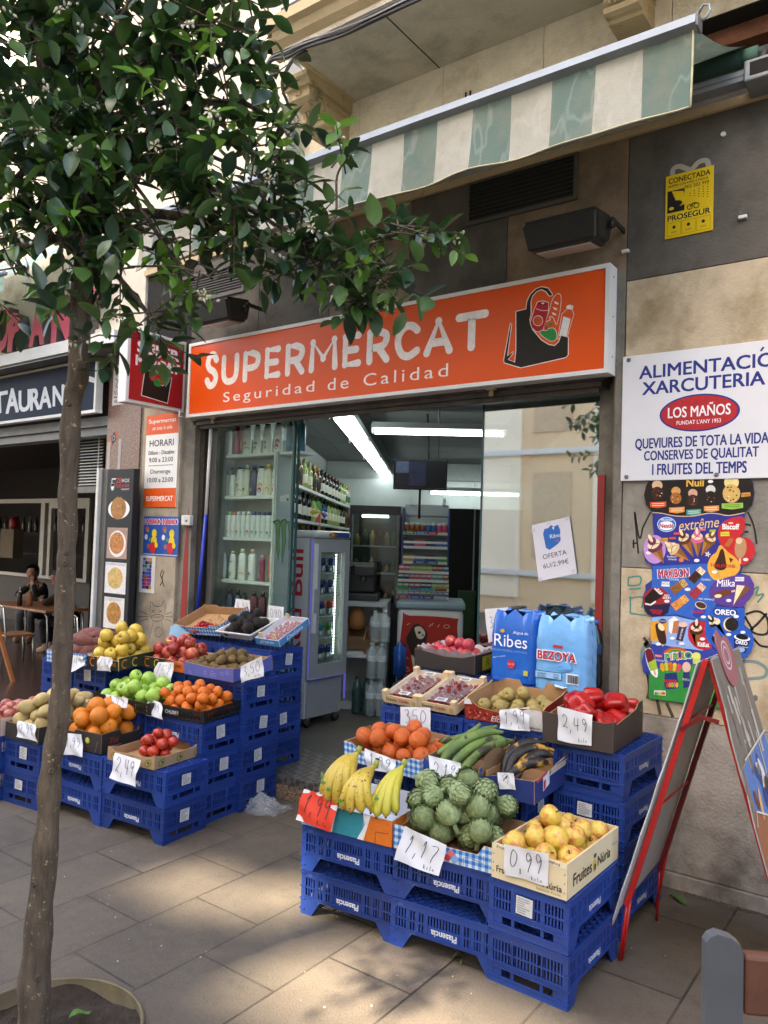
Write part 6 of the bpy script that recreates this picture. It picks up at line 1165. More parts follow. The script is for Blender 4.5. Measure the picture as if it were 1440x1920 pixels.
def pepper(seed):
 rr=random.Random(seed);ph=rr.uniform(0,6);a=MB();lb=lambda t,z:1+.20*math.cos(4*t+ph+.2*z)*(.6 if z>.5 else 1)+.05*math.cos(3*t+ph)
 a.lathe([(.001,-.85),(.2,-1.0),(.42,-1.05),(.65,-.9),(.8,-.55),(.9,0),(1.0,.5),(.95,.85),(.7,1.0),(.4,.95),(.15,.82),(.001,.80)],M_pp,28,lob=lb)
 gs=mat('pepper_stalk','4f6a2a',.5,var=.2);a.lathe([(.001,.80),(.33,.93),(.30,.99),(.12,1.0),(.001,1.02)],gs,10);a.tube([(0,0,.95),(.03,0,1.2),(.15,.05,1.42)],[.13,.10,.13],gs,8);return a.mesh('fruit')
def artichoke(seed):
 rr=random.Random(seed);a=MB();a.lathe([(.001,-.85),(.5,-.75),(.85,-.3),(.9,.2),(.7,.65),(.3,.95),(.001,1.0)],M_ar,16)
 for ring_,(z,r,n,L,w_)in enumerate(((-.72,.50,7,.55,.42),(-.5,.78,10,.62,.44),(-.22,.93,12,.62,.42),(.08,.95,13,.60,.38),(.36,.84,12,.56,.33),(.6,.62,10,.52,.28),(.8,.36,7,.42,.22))):
  for k in range(n):
   t=2*math.pi*(k+.5*(ring_%2))/n+rr.uniform(-.06,.06);slope=(.55,.35,.12,-.15,-.45,-.75,-1.0)[ring_];up_=Vector((math.cos(t)*slope,math.sin(t)*slope,1)).normalized();o_=Vector((math.cos(t),math.sin(t),0));s_=Vector((-math.sin(t),math.cos(t),0))
   base=o_*r+Vector((0,0,z));nrm=s_.cross(up_).normalized();nrm=nrm if nrm.dot(o_)>0 else-nrm
   P=lambda u,v,d:base+s_*u+up_*v+nrm*d
   q=[P(-w_*.7,-.1,-.02),P(0,-.1,.06),P(w_*.7,-.1,-.02),P(-w_*.62,L*.45,.04),P(0,L*.5,.15),P(w_*.62,L*.45,.04),P(-w_*.22,L*.85,.10),P(0,L,.17),P(w_*.22,L*.85,.10)]
   a.add(q,[(0,1,4,3),(1,2,5,4),(3,4,7,6),(4,5,8,7)],M_ar,smooth=True)
 a.tube([(0,0,-.75),(.05,0,-1.2),(.1,.05,-1.75)],[.22,.2,.22],M_ar,8);return a.mesh('fruit',False)
def strawberry():
 a=MB();a.lathe([(.001,-1.1),(.3,-.95),(.6,-.5),(.82,.1),(.8,.5),(.5,.75),(.001,.7)],M_sb,12);return a.mesh('fruit')
SETS={}
def drop(rr,W_,D_,r,n,zb,mx=.0,pyr=.9,tries=90,ctr=None):
 out=[];cx,cy=ctr or(W_/2,D_/2)
 for k in range(n):
  best=None
  for _ in range(tries):
   x,y=rr.uniform(mx+r,W_-mx-r),rr.uniform(mx+r,D_-mx-r);z=zb+r*.8
   for q in out:
    d2=(x-q[0])**2+(y-q[1])**2
    if d2<(1.86*r)**2:z=max(z,q[2]+math.sqrt((1.86*r)**2-d2))
   sc_=z+pyr*.12*math.hypot((x-cx)/W_,(y-cy)/D_)*(1 if z>zb+r else .2)
   if best is None or sc_<best[0]:best=(sc_,x,y,z)
  out.append(best[1:])
 return out
def pile(key,name,label,meshes,r,n,zb,seed=1,mx=.008,scale=(1,1,1),sv=.08,tiltmax=3.14,ctr=None,area=None,facing=None,cat='fruit',group=None,spin=None):
 root=BX[key];w_,d_,h=root['wdh'];rr=random.Random(seed);MW=root.matrix_basis.copy()
 pts=drop(rr,w_ if not area else area[0],d_ if not area else area[1],r*.97,n,zb,mx,ctr=ctr)
 for k,p in enumerate(pts):
  s=r*rr.uniform(1-sv,1+sv)
  if facing:q=Vector(facing)+Vector((rr.uniform(-1,1),rr.uniform(-1,1),rr.uniform(-1,1)))*tiltmax;E=q.to_track_quat('Z','Y').to_matrix().to_4x4()@Matrix.Rotation(rr.uniform(0,6.28),4,'Z')
  else:E=Euler((rr.uniform(-tiltmax,tiltmax),rr.uniform(-tiltmax,tiltmax),rr.uniform(0,6.28))).to_matrix().to_4x4()
  o=inst(meshes[k%len(meshes)],name,None,MW@Matrix.Translation((p[0]+(area[2]if area else 0),p[1]+(area[3]if area else 0),p[2]))@E@Matrix.Diagonal((s*scale[0],s*scale[1],s*scale[2],1)))
  tag(o,label,cat,group or name.replace('_',' ')+'s in one box')
AP_N,AP_Y,AP_R,AP_G=APPLE(M_nap),APPLE(M_yap),APPLE(M_rap),APPLE(M_gap)
pile('nuria','apple','spotted yellow apple in the pale wooden crate',AP_N,.041,26,.03,3,tiltmax=1.1,group='apples in the wooden crate')
pile('pepper','red_pepper','shiny red pepper in the dark brown box',[pepper(1),pepper(2),pepper(3)],.046,15,.05,5,scale=(1.05,1.05,.95),sv=.12,cat='vegetable',group='red peppers in the dark box')
ART=[artichoke(1),artichoke(2)]
pile('artichoke','artichoke','green artichoke in the gingham box',ART,.046,30,.04,6,sv=.1,tiltmax=.8,facing=(.3,-.75,.55),cat='vegetable',group='artichokes in the gingham box')
pile('tangerine','tangerine','large tangerine in the gingham box behind the bananas',[add_nav(x,m_nav)for x in CITRUS(M_tg,.84)],.042,22,.02,7,tiltmax=1.2,group='tangerines in the gingham box')
pile('pear','pear','brown green pear in the pomegranate printed box',[ball(M_pr,[(.001,-.78),(.10,-.82),(.14,-.9),(.45,-.93),(.8,-.6),(.95,-.1),(.85,.4),(.55,.9),(.36,1.3),(.26,1.5),(.001,1.55)])],.036,15,.018,8,facing=(0,.75,-.25),tiltmax=.35,group='pears in the printed box')
for k in(0,1):pile('straw%d'%k,'strawberry','strawberry under the film of the %s tray'%('left' if k==0 else 'right'),[strawberry()],.017,46,.006,20+k,sv=.2,group='strawberries in the %s tray'%('left' if k==0 else 'right'))
pile('nectarine','nectarine','red nectarine in the black box lined with white paper',CITRUS(M_nc),.034,14,.055,12,mx=.03,group='nectarines in the paper lined box')
pile('tomato','tomato','red tomato in the low brown box',CITRUS(M_tm,.85),.031,15,.008,13,mx=.02,area=(.25,.20,.06,.06),tiltmax=.8,cat='vegetable',group='tomatoes in the brown box')
pile('orange','orange','big orange in the black box right of the trunk',[add_nav(x,m_nav)for x in CITRUS(M_or)],.047,27,.04,14,sv=.07,group='oranges in the black box')
PT=[ball(M_pt,jig=.06,seed=k)for k in range(4)]
pile('potato','potato','pale potato in the black box left of the trunk',PT,.042,36,.03,15,scale=(1,.85,1.3),sv=.15,cat='vegetable',group='potatoes in the black box')
pile('onion','red_onion','red onion in the box at the far left edge',[ball(M_on,[(.001,-.9),(.15,-.92),(.6,-.75),(.95,-.25),(1,.1),(.8,.55),(.4,.8),(.15,1.0),(.1,1.25),(.001,1.3)])],.034,30,.04,16,cat='vegetable',group='red onions at the far left')
pile('greenapple','green_apple','green apple in the left black slatted crate',AP_G,.041,34,-.005,17,tiltmax=1.4,group='green apples in the black crate')
pile('mandarin','mandarin','mandarin in the black crate with white lettering',[add_nav(x,m_nav)for x in CITRUS(M_md,.84)],.034,48,.005,18,tiltmax=1.4,group='mandarins in the black crate')
pile('yellowapple','yellow_apple','yellow apple in the dark green box',AP_Y,.042,24,.01,19,tiltmax=1.5,group='yellow apples in the dark green box')
pile('redapple','red_apple','red and yellow apple in the dark green box',AP_R,.039,26,.012,20,tiltmax=1.4,group='red apples in the dark green box')
pile('sweet','sweet_potato','brownish red sweet potato in the gingham box',[ball(M_sw,[(.001,-2.3),(.25,-2.1),(.6,-1.4),(.95,-.5),(1,.3),(.75,1.2),(.4,1.9),(.15,2.4),(.001,2.5)],jig=.08,seed=k)for k in(1,2,3)],.042,15,.03,21,facing=(.9,.35,.12),tiltmax=.25,mx=.03,cat='vegetable',group='sweet potatoes in the gingham box')
pile('kiwi','kiwi','brown kiwi in the lilac blue box',[ball(M_kw,jig=.02)],.030,40,.02,22,scale=(.95,.95,1.25),group='kiwis in the lilac box')
pile('avocado','avocado','dark ripe avocado in the white plastic tray',[ball(M_av,[(.001,-1.0),(.45,-.92),(.85,-.5),(1,0),(.88,.5),(.6,.95),(.35,1.2),(.001,1.3)])],.034,21,.012,23,group='avocados in the white tray')
pile('currant','currant','red currant at the front of the tilted gingham box',[ball(M_cu,n=10)],.0085,110,.012,24,area=(.24,.11,.10,.012),group='currants in the gingham box')
pile('grape','grape','dull red grape under film in the small blue tray',[ball(fmat('grape_skin',[(.3,'7a2c38'),(.7,'a5505a')],rough=.4,bmp=0),n=10)],.011,70,.006,25,group='grapes under film in the blue tray')
a=MB();rr=random.Random(6)
for k in range(26):
 x,y=rr.uniform(.10,.36),rr.uniform(.06,.22);d=rr.uniform(0,6.28);a.tube([(x,y,.010+rr.random()*.012),(x+.03*math.cos(d),y+.02*math.sin(d),.02+rr.random()*.02),(x+.055*math.cos(d+.5),y+.045*math.sin(d+.5),.016)],.0013,mat('currant_stalk','7a6a3a',.7),4)
o=a.obj('currant_stalks');o.matrix_world=BX['currant'].matrix_basis.copy();tag(o,'tangle of bare currant stalks in the tilted gingham box','stalks')
M_bn=fmat('banana_skin',[(.3,'a88f2c'),(.55,'c4a83e'),(.8,'c9b052')],rough=.45,bmp=.05,nscale=5,spots=('5a4018',90,.62));M_bg=fmat('greenish_banana',[(.3,'9a9a30'),(.6,'b8ae3c'),(.85,'c9ba4c')],rough=.45,bmp=.05,nscale=5)
M_bt=mat('banana_tip','2c2216',.8);M_bs=fmat('banana_stem',[(.3,'7f8a38'),(.7,'9a9a40')],rough=.5,bmp=0)
M_pl=fmat('plantain_skin',[(.3,'3f4f24'),(.5,'5c7434'),(.75,'6f8a42')],rough=.6,nscale=9,spots=('33301c',16,.58),bmp=.1);M_rp=fmat('ripe_plantain',[(.40,'17120e'),(.52,'211812'),(.58,'a87a22'),(.7,'b58a2c')],rough=.5,nscale=13,bmp=.15,bscale=30)
def fing(a,pts,r,m,tipm,stemm=None):
 P=smooth_poly(pts,5,False);n=len(P);rs=[]
 for k in range(n):
  t=k/(n-1);rs.append(r*(.34 if t<.06 else(.34+.66*min(1,(t-.06)/.2))if t<.26 else 1-.12*max(0,t-.6)/.3 if t<.9 else max(.25,1-.12-(t-.9)*6.5)))
 ps=[Vector(p)for p in P];n_=5;a.tube(ps,rs,m,6,smooth=True)
 d=(ps[-1]-ps[-2]).normalized();a.tube([ps[-1]-d*.003,ps[-1]+d*.006],[rs[-1]*1.02,rs[-1]*.7],tipm,6)
def hand(key,name,label,stem,tips,r,m,bend,cat='fruit',tipm=None,group=None):
 a=MB();S=Vector(stem)
 for t in tips:
  T_=Vector(t[:3]);b_=t[3]if len(t)>3 else bend;off=Vector(b_)if isinstance(b_,tuple)else Vector((0,-b_,b_*.55));mid=(S+T_)/2
  fing(a,[tuple(S),tuple(S.lerp(T_,.25)+off*.72),tuple(mid+off),tuple(S.lerp(T_,.78)+off*.72),tuple(T_)],r,m,tipm or M_bt)
 a.tube([S+Vector((0,.004,-.006)),S+Vector((0,.012,.014)),S+Vector((.002,.016,.026))],[.013,.012,.010],M_bs if m in(M_bn,M_bg)else m,8);a.tube([S+Vector((.002,.016,.025)),S+Vector((.002,.018,.031))],[.0105,.009],M_bt,8)
 for i,t in enumerate(tips):
  pass
 o=a.obj(name);o.matrix_world=BX[key].matrix_basis.copy();tag(o,label,cat,group);return o
BAN='hands of bananas on the teal and orange box'
hand('banana','banana_bunch','spotted ripe banana hand at the left of the banana box',(.165,.16,.285),[(.07,.05,.115),(.105,.015,.115),(.14,-.012,.118),(.235,.0,.125),(.19,-.018,.118),(.25,.04,.13),(.09,.08,.13)],.0225,M_bn,.055,group=BAN)
hand('banana','banana_bunch','ripe banana hand in the middle of the banana box',(.275,.12,.255),[(.225,-.03,.112),(.268,-.04,.112),(.312,-.03,.118),(.335,.0,.13),(.29,.03,.13)],.0225,M_bn,.06,group=BAN)
hand('banana','banana_bunch','greenish yellow banana hand at the right of the banana box',(.38,.17,.265),[(.335,-.0,.115),(.372,-.02,.11),(.408,-.008,.115),(.432,.03,.12),(.36,.05,.13)],.0215,M_bg,.035,group=BAN)
a=MB()
fing(a,[(.04,.10,.118),(.08,.06,.115),(.13,.03,.112),(.19,.03,.115)],.0205,M_bn,M_bt);o=a.obj('banana');o.matrix_world=BX['banana'].matrix_basis.copy();tag(o,'single banana lying under the left banana hand','fruit')
for x,y,z in((.125,.02,.20),(.165,.0,.185),(.255,-.045,.17),(.385,.01,.19),(.10,.05,.215)):
 ar=Art(frame((x,y-.053,z),(1,0,.4),(-.4,-.25,1)),.0006);ar.ell(0,0,.011,.008,'5aa83c',1,14);ar.ell(.004,.012,.006,.005,'d8d8d8',2,12);ar.ell(.004,.012,.004,.003,'b83a3a',3,10);o=ar.obj('fruit_sticker');o.matrix_world=BX['banana'].matrix_basis.copy();tag(o,'small green and white sticker on a banana','sticker','banana stickers')
a=MB();PLN='green plantains in the blue box'
for k,(pts,r)in enumerate((([(.03,.06,.10),(.07,.16,.135),(.14,.24,.17),(.20,.28,.20)],.021),([(.075,.02,.09),(.10,.12,.14),(.16,.22,.175),(.235,.27,.18)],.024),([(.13,.0,.08),(.16,.12,.135),(.21,.22,.155),(.26,.27,.15)],.022),([(.185,-.02,.07),(.215,.1,.13),(.25,.2,.15),(.275,.28,.15)],.022),([(-.01,.14,.13),(.06,.17,.145),(.11,.19,.165),(.15,.22,.215)],.020))):
 a=MB();fing(a,list(reversed(pts)),r,M_pl,M_bt);o=a.obj('plantain');o.matrix_world=BX['plantain'].matrix_basis.copy();tag(o,'thick green plantain in the blue box','fruit',PLN)
for k,(pts,r)in enumerate((([(.075,.02,.06),(.055,.09,.13),(.09,.18,.175),(.16,.24,.175)],.022),([(.10,.0,.065),(.085,.08,.135),(.13,.17,.165),(.20,.22,.155)],.021),([(.125,.01,.07),(.13,.09,.13),(.17,.16,.15),(.21,.19,.14)],.021),([(.09,-.005,.075),(.14,.05,.125),(.185,.1,.135),(.215,.15,.125)],.021),([(.02,.02,.07),(.05,.03,.06),(.09,.03,.055),(.12,.03,.06)],.018))):
 a=MB();fing(a,list(reversed(pts)),r,M_rp,M_bt);o=a.obj('ripe_plantain');o.matrix_world=BX['ripe'].matrix_basis.copy();tag(o,'blackened ripe plantain in the dark blue box','fruit','ripe plantains in the dark blue box')
 # HANDWRITTEN PRICES
DG={'0':[[(.5,.95),(.15,.7),(.15,.25),(.5,.05),(.85,.3),(.85,.7),(.5,.95)]],'1':[[(.3,.7),(.6,.98),(.5,.5),(.42,.02)]],'2':[[(.1,.75),(.4,.98),(.8,.75),(.5,.35),(.1,.08),(.5,.12),(.9,.02)]],'3':[[(.15,.9),(.6,.97),(.75,.75),(.4,.55),(.8,.4),(.7,.1),(.2,.05)]],'4':[[(.2,.95),(.1,.45),(.85,.45)],[(.75,.95),(.7,.02)]],'5':[[(.85,.95),(.25,.92),(.2,.55),(.65,.6),(.8,.3),(.5,.05),(.15,.1)]],'7':[[(.1,.9),(.85,.93),(.5,.4),(.4,.02)]],'9':[[(.8,.75),(.5,.98),(.2,.75),(.45,.52),(.8,.72),(.75,.35),(.6,.0)]],',':[[(.55,.1),(.3,-.2)]],'k':[[(.2,.9),(.2,0)],[(.7,.55),(.25,.3),(.75,0)]],'i':[[(.5,.5),(.45,0)]],'l':[[(.55,.95),(.45,0)]],'o':[[(.5,.5),(.2,.25),(.5,0),(.8,.25),(.5,.5)]]}
M_pap=mat('price_paper','d9dadd',.75,var=.03,nscale=8,transl=.12);M_rpap=mat('red_price_paper','dd3a1e',.6,var=.04,transl=.1)
def price(label,tl,tr,br,bl,y0,y1,txt,kilo=True,mt=M_pap,seed=0,thick=.9,rip=False,bulge=.008):
 rr=random.Random(seed+5);A_,B_,C_,D_=W(*tl,y0),W(*tr,y0+(0 if not isinstance(y1,tuple)else y1[1])),W(*br,(y1 if not isinstance(y1,tuple)else y1[0]+y1[1])),W(*bl,(y1 if not isinstance(y1,tuple)else y1[0]))
 n=(B_-A_).cross(A_-D_).normalized();n=n if n.y<0 else-n;p1,p2,p3=(rr.uniform(0,6)for _ in range(3))
 def P(u,v,k=0.0):
  q=A_.lerp(B_,u).lerp(D_.lerp(C_,u),1-v);edge=math.sin(math.pi*v)
  return q+n*(bulge*(.6*math.sin(u*5.2+p1)*(1-v)+.5*math.sin(v*6+p2+u*2)+.4*math.sin(u*9+v*7+p3))+k)+(B_-A_)*(.012*math.sin(v*9+p1))*(1 if .1<u<.9 else .5)+(D_-A_)*(-.02*math.sin(u*6+p2)*(1-v))
 t=thing('price_tag',label,'price tag',tuple(A_));a=MB();a.grid(lambda u,v:P(u,v),14,14,mt)
 a.obj('paper',t,world=True)
 ar=Art(lambda u,v,k:P(u,v,k),.0008)
 if rip:
  for u,v,s in((0,0,.28),(.02,.97,.14),(.98,.72,.12),(.45,.99,.10)):ar.poly([(max(0,min(1,u+s*(1+.3*rr.uniform(-1,1))*math.cos(q*.7))),max(0,min(1,v+s*.7*math.sin(q*.7))))for q in range(9)],'d6d2d2',1)
 W_=(B_-A_).length;Hh=(A_-D_).length;n_=sum(.45 if c==',' else 1 for c in txt);cw=.78/n_;u0=.11;h=min(.62,cw*1.75*W_/Hh);vb=.60-h/2
 for c in txt:
  w_=cw*(.45 if c==',' else 1);dy=rr.uniform(-.03,.03)
  for l in DG[c]:ar.stroke(smooth_poly([(u0+w_*(.1+.8*x),vb+dy+h*y)for x,y in l],5,False)if len(l)>2 else[(u0+w_*(.1+.8*x),vb+dy+h*y)for x,y in l],thick*.018,'26272e',3)
  u0+=w_
 if kilo:
  u0=.62
  for c in 'kilo':
   for l in DG[c]:ar.stroke([(u0+.06*x,.07+.14*y)for x,y in l],.011,'26272e',3)
   u0+=.065
 ar.obj('handwriting',t,fix=False,world=True)
price('orange red paper price 1,99 with torn white edges on the banana box',(569,1479),(635,1498),(620,1560),(553,1536),2.43,2.40,'1,99',True,M_rpap,1,1,True)
price('white paper price reading 1,17 hanging from the artichoke box',(759,1549),(839,1585),(823,1643),(739,1612),2.475,(2.44,.03),'1,17',True,seed=2)
price('white paper price 0,99 on the wooden apple crate',(945,1582),(1029,1601),(1027,1661),(946,1640),2.50,(2.498,-.004),'0,99',True,seed=3,bulge=.003)
price('large white paper price 2,49 on the red pepper box',(1046,1324),(1111,1341),(1109,1400),(1046,1388),3.05,(3.05,.01),'2,49',True,seed=4,bulge=.004)
price('white paper price 1,99 on the brown pear box',(937,1331),(992,1326),(994,1372),(937,1366),3.19,(3.18,.01),'1,99',True,seed=5)
price('white paper price 3,50 hanging under the strawberry trays',(751,1325),(807,1327),(808,1372),(751,1366),3.15,3.14,'350',False,seed=6,bulge=.004)
price('cream paper price 1,99 leaning on the tangerine box',(683,1403),(742,1426),(738,1452),(688,1442),2.765,(2.75,-.02),'1,99',False,seed=7)
price('white paper price 2,19 in front of the green plantains',(802,1416),(865,1431),(855,1462),(816,1482),2.76,2.74,'2,19',False,seed=8)
price('small white paper price ending in 9 under the ripe plantains',(932,1448),(963,1450),(967,1481),(936,1479),2.79,2.785,'9',False,seed=9,bulge=.002)
price('white paper price 3,49 standing behind the blue water pack',(908,1142),(958,1138),(960,1200),(916,1205),3.80,3.78,'3,49',False,seed=10,bulge=.003)
price('white paper price 2,49 hanging from the tomato box',(217,1411),(263,1425),(253,1476),(206,1459),2.445,(2.40,.01),'2,49',False,seed=11)
price('white paper price 99 on the orange box next to the trunk',(120,1374),(153,1377),(157,1419),(117,1414),2.42,(2.40,.03),'1,99',False,seed=12)
price('white paper price 0,99 on the potato box left of the trunk',(34,1351),(65,1358),(69,1391),(32,1381),2.31,(2.29,.02),'0,99',False,seed=13)
price('white paper price 1,49 hanging from the mandarin crate',(279,1309),(302,1318),(306,1349),(271,1340),2.75,2.72,'1,49',False,seed=14)
price('white paper price 1,49 hanging from the red apple box',(295,1241),(326,1242),(320,1279),(284,1275),3.0,2.97,'1,49',False,seed=15)
price('white paper price 1,49 on the yellow apple box',(187,1230),(210,1233),(208,1260),(181,1256),2.76,2.75,'1,49',False,seed=16)
price('white paper price partly behind the trunk on the sweet potato box',(126,1226),(157,1232),(156,1248),(128,1266),2.70,2.68,'1,49',False,seed=17)
price('bluish white paper price 3,50 on the kiwi box',(450,1250),(491,1230),(495,1267),(452,1280),2.99,(2.985,.02),'3,50',True,seed=18,bulge=.004)
price('white paper price peeping out behind the big oranges',(197,1301),(240,1310),(238,1327),(205,1327),2.66,2.65,'1,49',False,seed=19)
price('white card price 4,99 standing behind the red currants',(442,1122),(469,1126),(468,1160),(438,1152),3.74,3.73,'4,99',False,seed=20,bulge=.002)
price('white card price 0,90 standing behind the avocados',(503,1135),(532,1138),(532,1172),(503,1170),3.76,3.75,'090',False,seed=21,bulge=.002)
# INSIDE THE SHOP
def XP(px,py,x):d=ray(px,py);return Vector(np.array([0,0,H])+d*(x/d[0]))
m_shelf=mat('shelf_white','c3c8c6',.5,var=.04);m_panel=mat('shelf_grey_panel','9aa2a2',.45,var=.05)
sh=thing('display_shelf','white shelf unit of toiletries behind the fixed glass pane','shelf',(-4.1,3.95,.13));SXA,SXB,SYA,SYB=-4.47,-3.86,3.93,4.10;SHZ=[.62,.93,1.235,1.55,1.855,2.165]
a=MB()
for z in SHZ:a.box((SXA,SYA,z-.022),(SXB,SYB,z),m_shelf)
part('shelf_boards',a,sh);a=MB();a.box((SXA,SYB+.001,.13),(SXB,SYB+.015,2.165),m_shelf);part('back_panel',a,sh)
a=MB();a.box((SXB+.001,SYA-.004,.13),(SXB+.02,SYB+.016,2.165),m_panel);a.box((SXB-.014,SYA-.008,.13),(SXB+.0005,SYA-.0005,2.16),m_shelf);part('side_panel',a,sh)
xq=SXB+.0203;fx=lambda u,v,n:(lambda p:Vector((xq+n,p.y,p.z)))(XP(u,v,xq))
class PX2(Art):
 def c(s,p):return p
ar=Art(fx,.0005);MC_=lambda l:[(400+x*200/985,760+y*390/1920)for x,y in l]
claws=[[(545,1072),(600,1050),(625,1075),(618,1130),(610,1250),(612,1340),(598,1440),(580,1330),(582,1220),(575,1110)],[(625,1060),(665,1045),(682,1070),(668,1150),(672,1250),(655,1370),(640,1470),(628,1380),(635,1250),(628,1130)],[(680,1075),(730,1060),(730,1130),(722,1200),(715,1300),(703,1415),(692,1320),(696,1200),(690,1110)]]
for cl_ in claws:ar.poly(MC_(cl_),'14201a',1);c0=(sum(p[0]for p in cl_)/len(cl_),sum(p[1]for p in cl_)/len(cl_));ar.poly(MC_([(c0[0]+(x-c0[0])*.7,c0[1]+(y-c0[1])*.93)for x,y in cl_]),'4a8a3c',2)
ar.poly([(525,930),(542,926),(541,940),(525,940)],'cfcac6',1);ar.poly([(537,934),(541,934),(540.6,939),(536.6,939)],'3a3432',2);part('claw_logo',ar,sh)
def tbottle(kind,col,cap,pr,k=0):
 a=MB();m=mat('bottle_'+col,col,.3,var=.03);h={'sham':.215,'pump':.185,'spray':.19,'dove':.21,'tub':.09,'tall':.23}[kind]
 rx,ry={'sham':(.040,.02),'pump':(.027,.027),'spray':(.0225,.0225),'dove':(.036,.02),'tub':(.04,.04),'tall':(.036,.026)}[kind]
 pf={'sham':[(.9,0),(1,.03),(1,.62),(.9,.8),(.7,.93),(.62,.94)],'pump':[(.95,0),(1,.02),(1,.8),(.8,.86),(.45,.88)],'spray':[(.97,0),(1,.02),(1,.78),(.8,.86)],'dove':[(.75,0),(.9,.06),(1,.35),(.92,.6),(.7,.85),(.5,.9)],'tub':[(1,0),(1,.6)],'tall':[(.95,0),(1,.03),(1,.78),(.55,.86)]}[kind]
 S=Matrix.Diagonal((rx,ry,h,1));a.lathe([(.001,0)]+pf+[(.001,pf[-1][1])],m,16,S)
 body=a.mesh('body');a=MB();cm=mat('cap_'+cap,cap,.35,var=.03);z0=pf[-1][1]
 a.lathe([(.001,z0),(pf[-1][0]*.95,z0),(pf[-1][0]*.9,1),(.001,1.0)],cm,14,S)
 if kind=='pump':a.tube([(0,0,h*.98),(0,0,h*1.12)],.004,cm,6);a.tube([(0,0,h*1.12),(-.03,0,h*1.11)],.006,cm,6)
 capm=a.mesh('cap');ar=Art(lambda u,v,n:(u,-math.sqrt(max(0,1-(u/rx)**2))*ry*(1.0)-n-.0006,v),.0004);r2=random.Random(k)
 for j,c in enumerate(pr):ar.ell(r2.uniform(-.3,.3)*rx,h*(.2+.16*j),rx*r2.uniform(.3,.6),h*r2.uniform(.05,.10),c,1+j,12)
 ar.rect(-rx*.5,h*.62,rx*.5,h*.645,'3a4452',2);ar.rect(-rx*.4,h*.57,rx*.35,h*.58,'6a7480',2);return body,capm,ar.mesh('label_print',False)
def place(meshes,lab,x,y,z,grp,sc_=1.0,cat='bottle',nm='toiletry_bottle'):
 t=thing(nm,lab,cat,(x,y,z),(0,0,random.uniform(-.15,.15)),grp);t.scale=(sc_,)*3
 for me in meshes:inst(me,me.name.split('.')[0],t)
rows=[(2.166,[('tall','c9ccd2','2a4a8c',['6a8ac0','d09a7a'],'white toiletry bottle with a blue base'),('tall','8c2048','6a1838',['a83060'],'magenta toiletry pack'),('sham','d5d8d8','1c2a44',['9aaa4c','d0a43c'],'white shampoo bottle with a slanted navy cap'),('sham','d5d8d8','1c2a44',['8aa87a','4a8a5c'],'white shampoo bottle with a slanted navy cap'),('sham','d5d8d8','1c2a44',['d0a03c','4aa0a8'],'white shampoo bottle with a slanted navy cap'),('sham','d5d8d8','1c2a44',['b02a5c','c0386c'],'white shampoo bottle with a slanted navy cap'),('tall','1d5f7c','12384c',['3a8aa8'],'blue mouthwash bottle'),('tall','1d5f7c','12384c',['c0d8e0'],'blue mouthwash bottle')],'top'),(1.856,[('pump','c9c8c0','15161a',[],'white pump bottle with a black head'),('pump','c9c8c0','15161a',[],'white pump bottle with a black head'),('sham','d5d8d8','1c2a44',['d0a03c','9aaa4c'],'white shampoo bottle'),('tall','c3c8b4','b0b8a4',['3f6a48'],'pale shampoo bottle with a green print'),('tall','25305c','1a2244',['c08a3c','4a5a9c'],'dark blue hair bottle'),('sham','d5d8d8','1c2a44',['b02a5c','d0a03c'],'white shampoo bottle with a pink print'),('tall','d0cdb8','d0b020',['d0a03c'],'cream bottle with a yellow cap'),('sham','d5d8d8','1c2a44',['b02a5c','c0386c'],'white shampoo bottle with a pink print')],'second'),(1.551,[('spray','ccd2d0',c,[p],'white deodorant spray can')for c,p in(('2a8a8c','5a9a9c'),('7aa83c','d08a3c'),('c06a7c','b0a090'),('c9cccc','c04a5c'),('c9cccc','9aa0a8'),('c9cccc','b03a5c'),('2a3a6c','6a5a7c'),('2a3a6c','4a3a5c'),('1c4a6c','3a6a8c'),('1c2a5c','3a5a8c'),('c9cccc','a08a3c'))],'third'),(1.236,[('dove','d4d6d2','c08a94',['b88a98'],'curved white body wash bottle'),('dove','d4d6d2','9aaa7c',['8aa06c'],'curved white body wash bottle'),('tall','d0d2cc','b8bcb0',['d0983c'],'white lotion bottle with an orange print'),('tall','d0d2cc','c9a8a0',['4a2a3c'],'white lotion bottle with a dark print'),('spray','8a2a4c','c08a94',['d0a0b0'],'maroon spray can'),('tall','c8623c','a84a2c',['e0905c'],'orange toiletry bottle')],'fourth'),(.931,[('tub','8a7030','b0903c',[],'round tub with a gold lid'),('tall','1a2440','12182c',[],'dark blue bottle'),('tall','1a2440','12182c',[],'dark blue bottle'),('pump','17191c','101214',['b0942c'],'black bottle'),('tall','5a1420','3a0c14',['7a2a34'],'maroon shampoo bottle'),('tall','5a1420','3a0c14',['7a2a34'],'maroon shampoo bottle'),('dove','b8bcb8','8a9090',['5a6a6c'],'small grey white bottle')],'lowest'),(.621,[('tall','1a2440','12182c',[],'dark bottle'),('tall','5a1420','3a0c14',[],'maroon bottle'),('tall','1a2440','12182c',[],'dark bottle')],'hidden bottom')]
cache={}
for z,items,nm in rows:
 n=len(items);x0,x1=(SXA+.05,(SXB if nm!='top' else SXB+.22)-.04)
 for k,(kd,c,cp,pr,lb)in enumerate(items):
  ky=(kd,c,cp,tuple(pr))
  if ky not in cache:cache[ky]=tbottle(kd,c,cp,pr,k)
  xx=x0+(x1-x0)*k/(n-1)
  place(cache[ky],'%s on the %s toiletries shelf'%(lb,nm),xx,3.975 if xx<SXB-.02 else 3.99,z,'toiletries on the %s shelf'%nm)
a=MB();a.box((SXB+.021,3.94,2.146),(SXB+.22,4.1,2.165),m_shelf);part('top_board',a,sh)
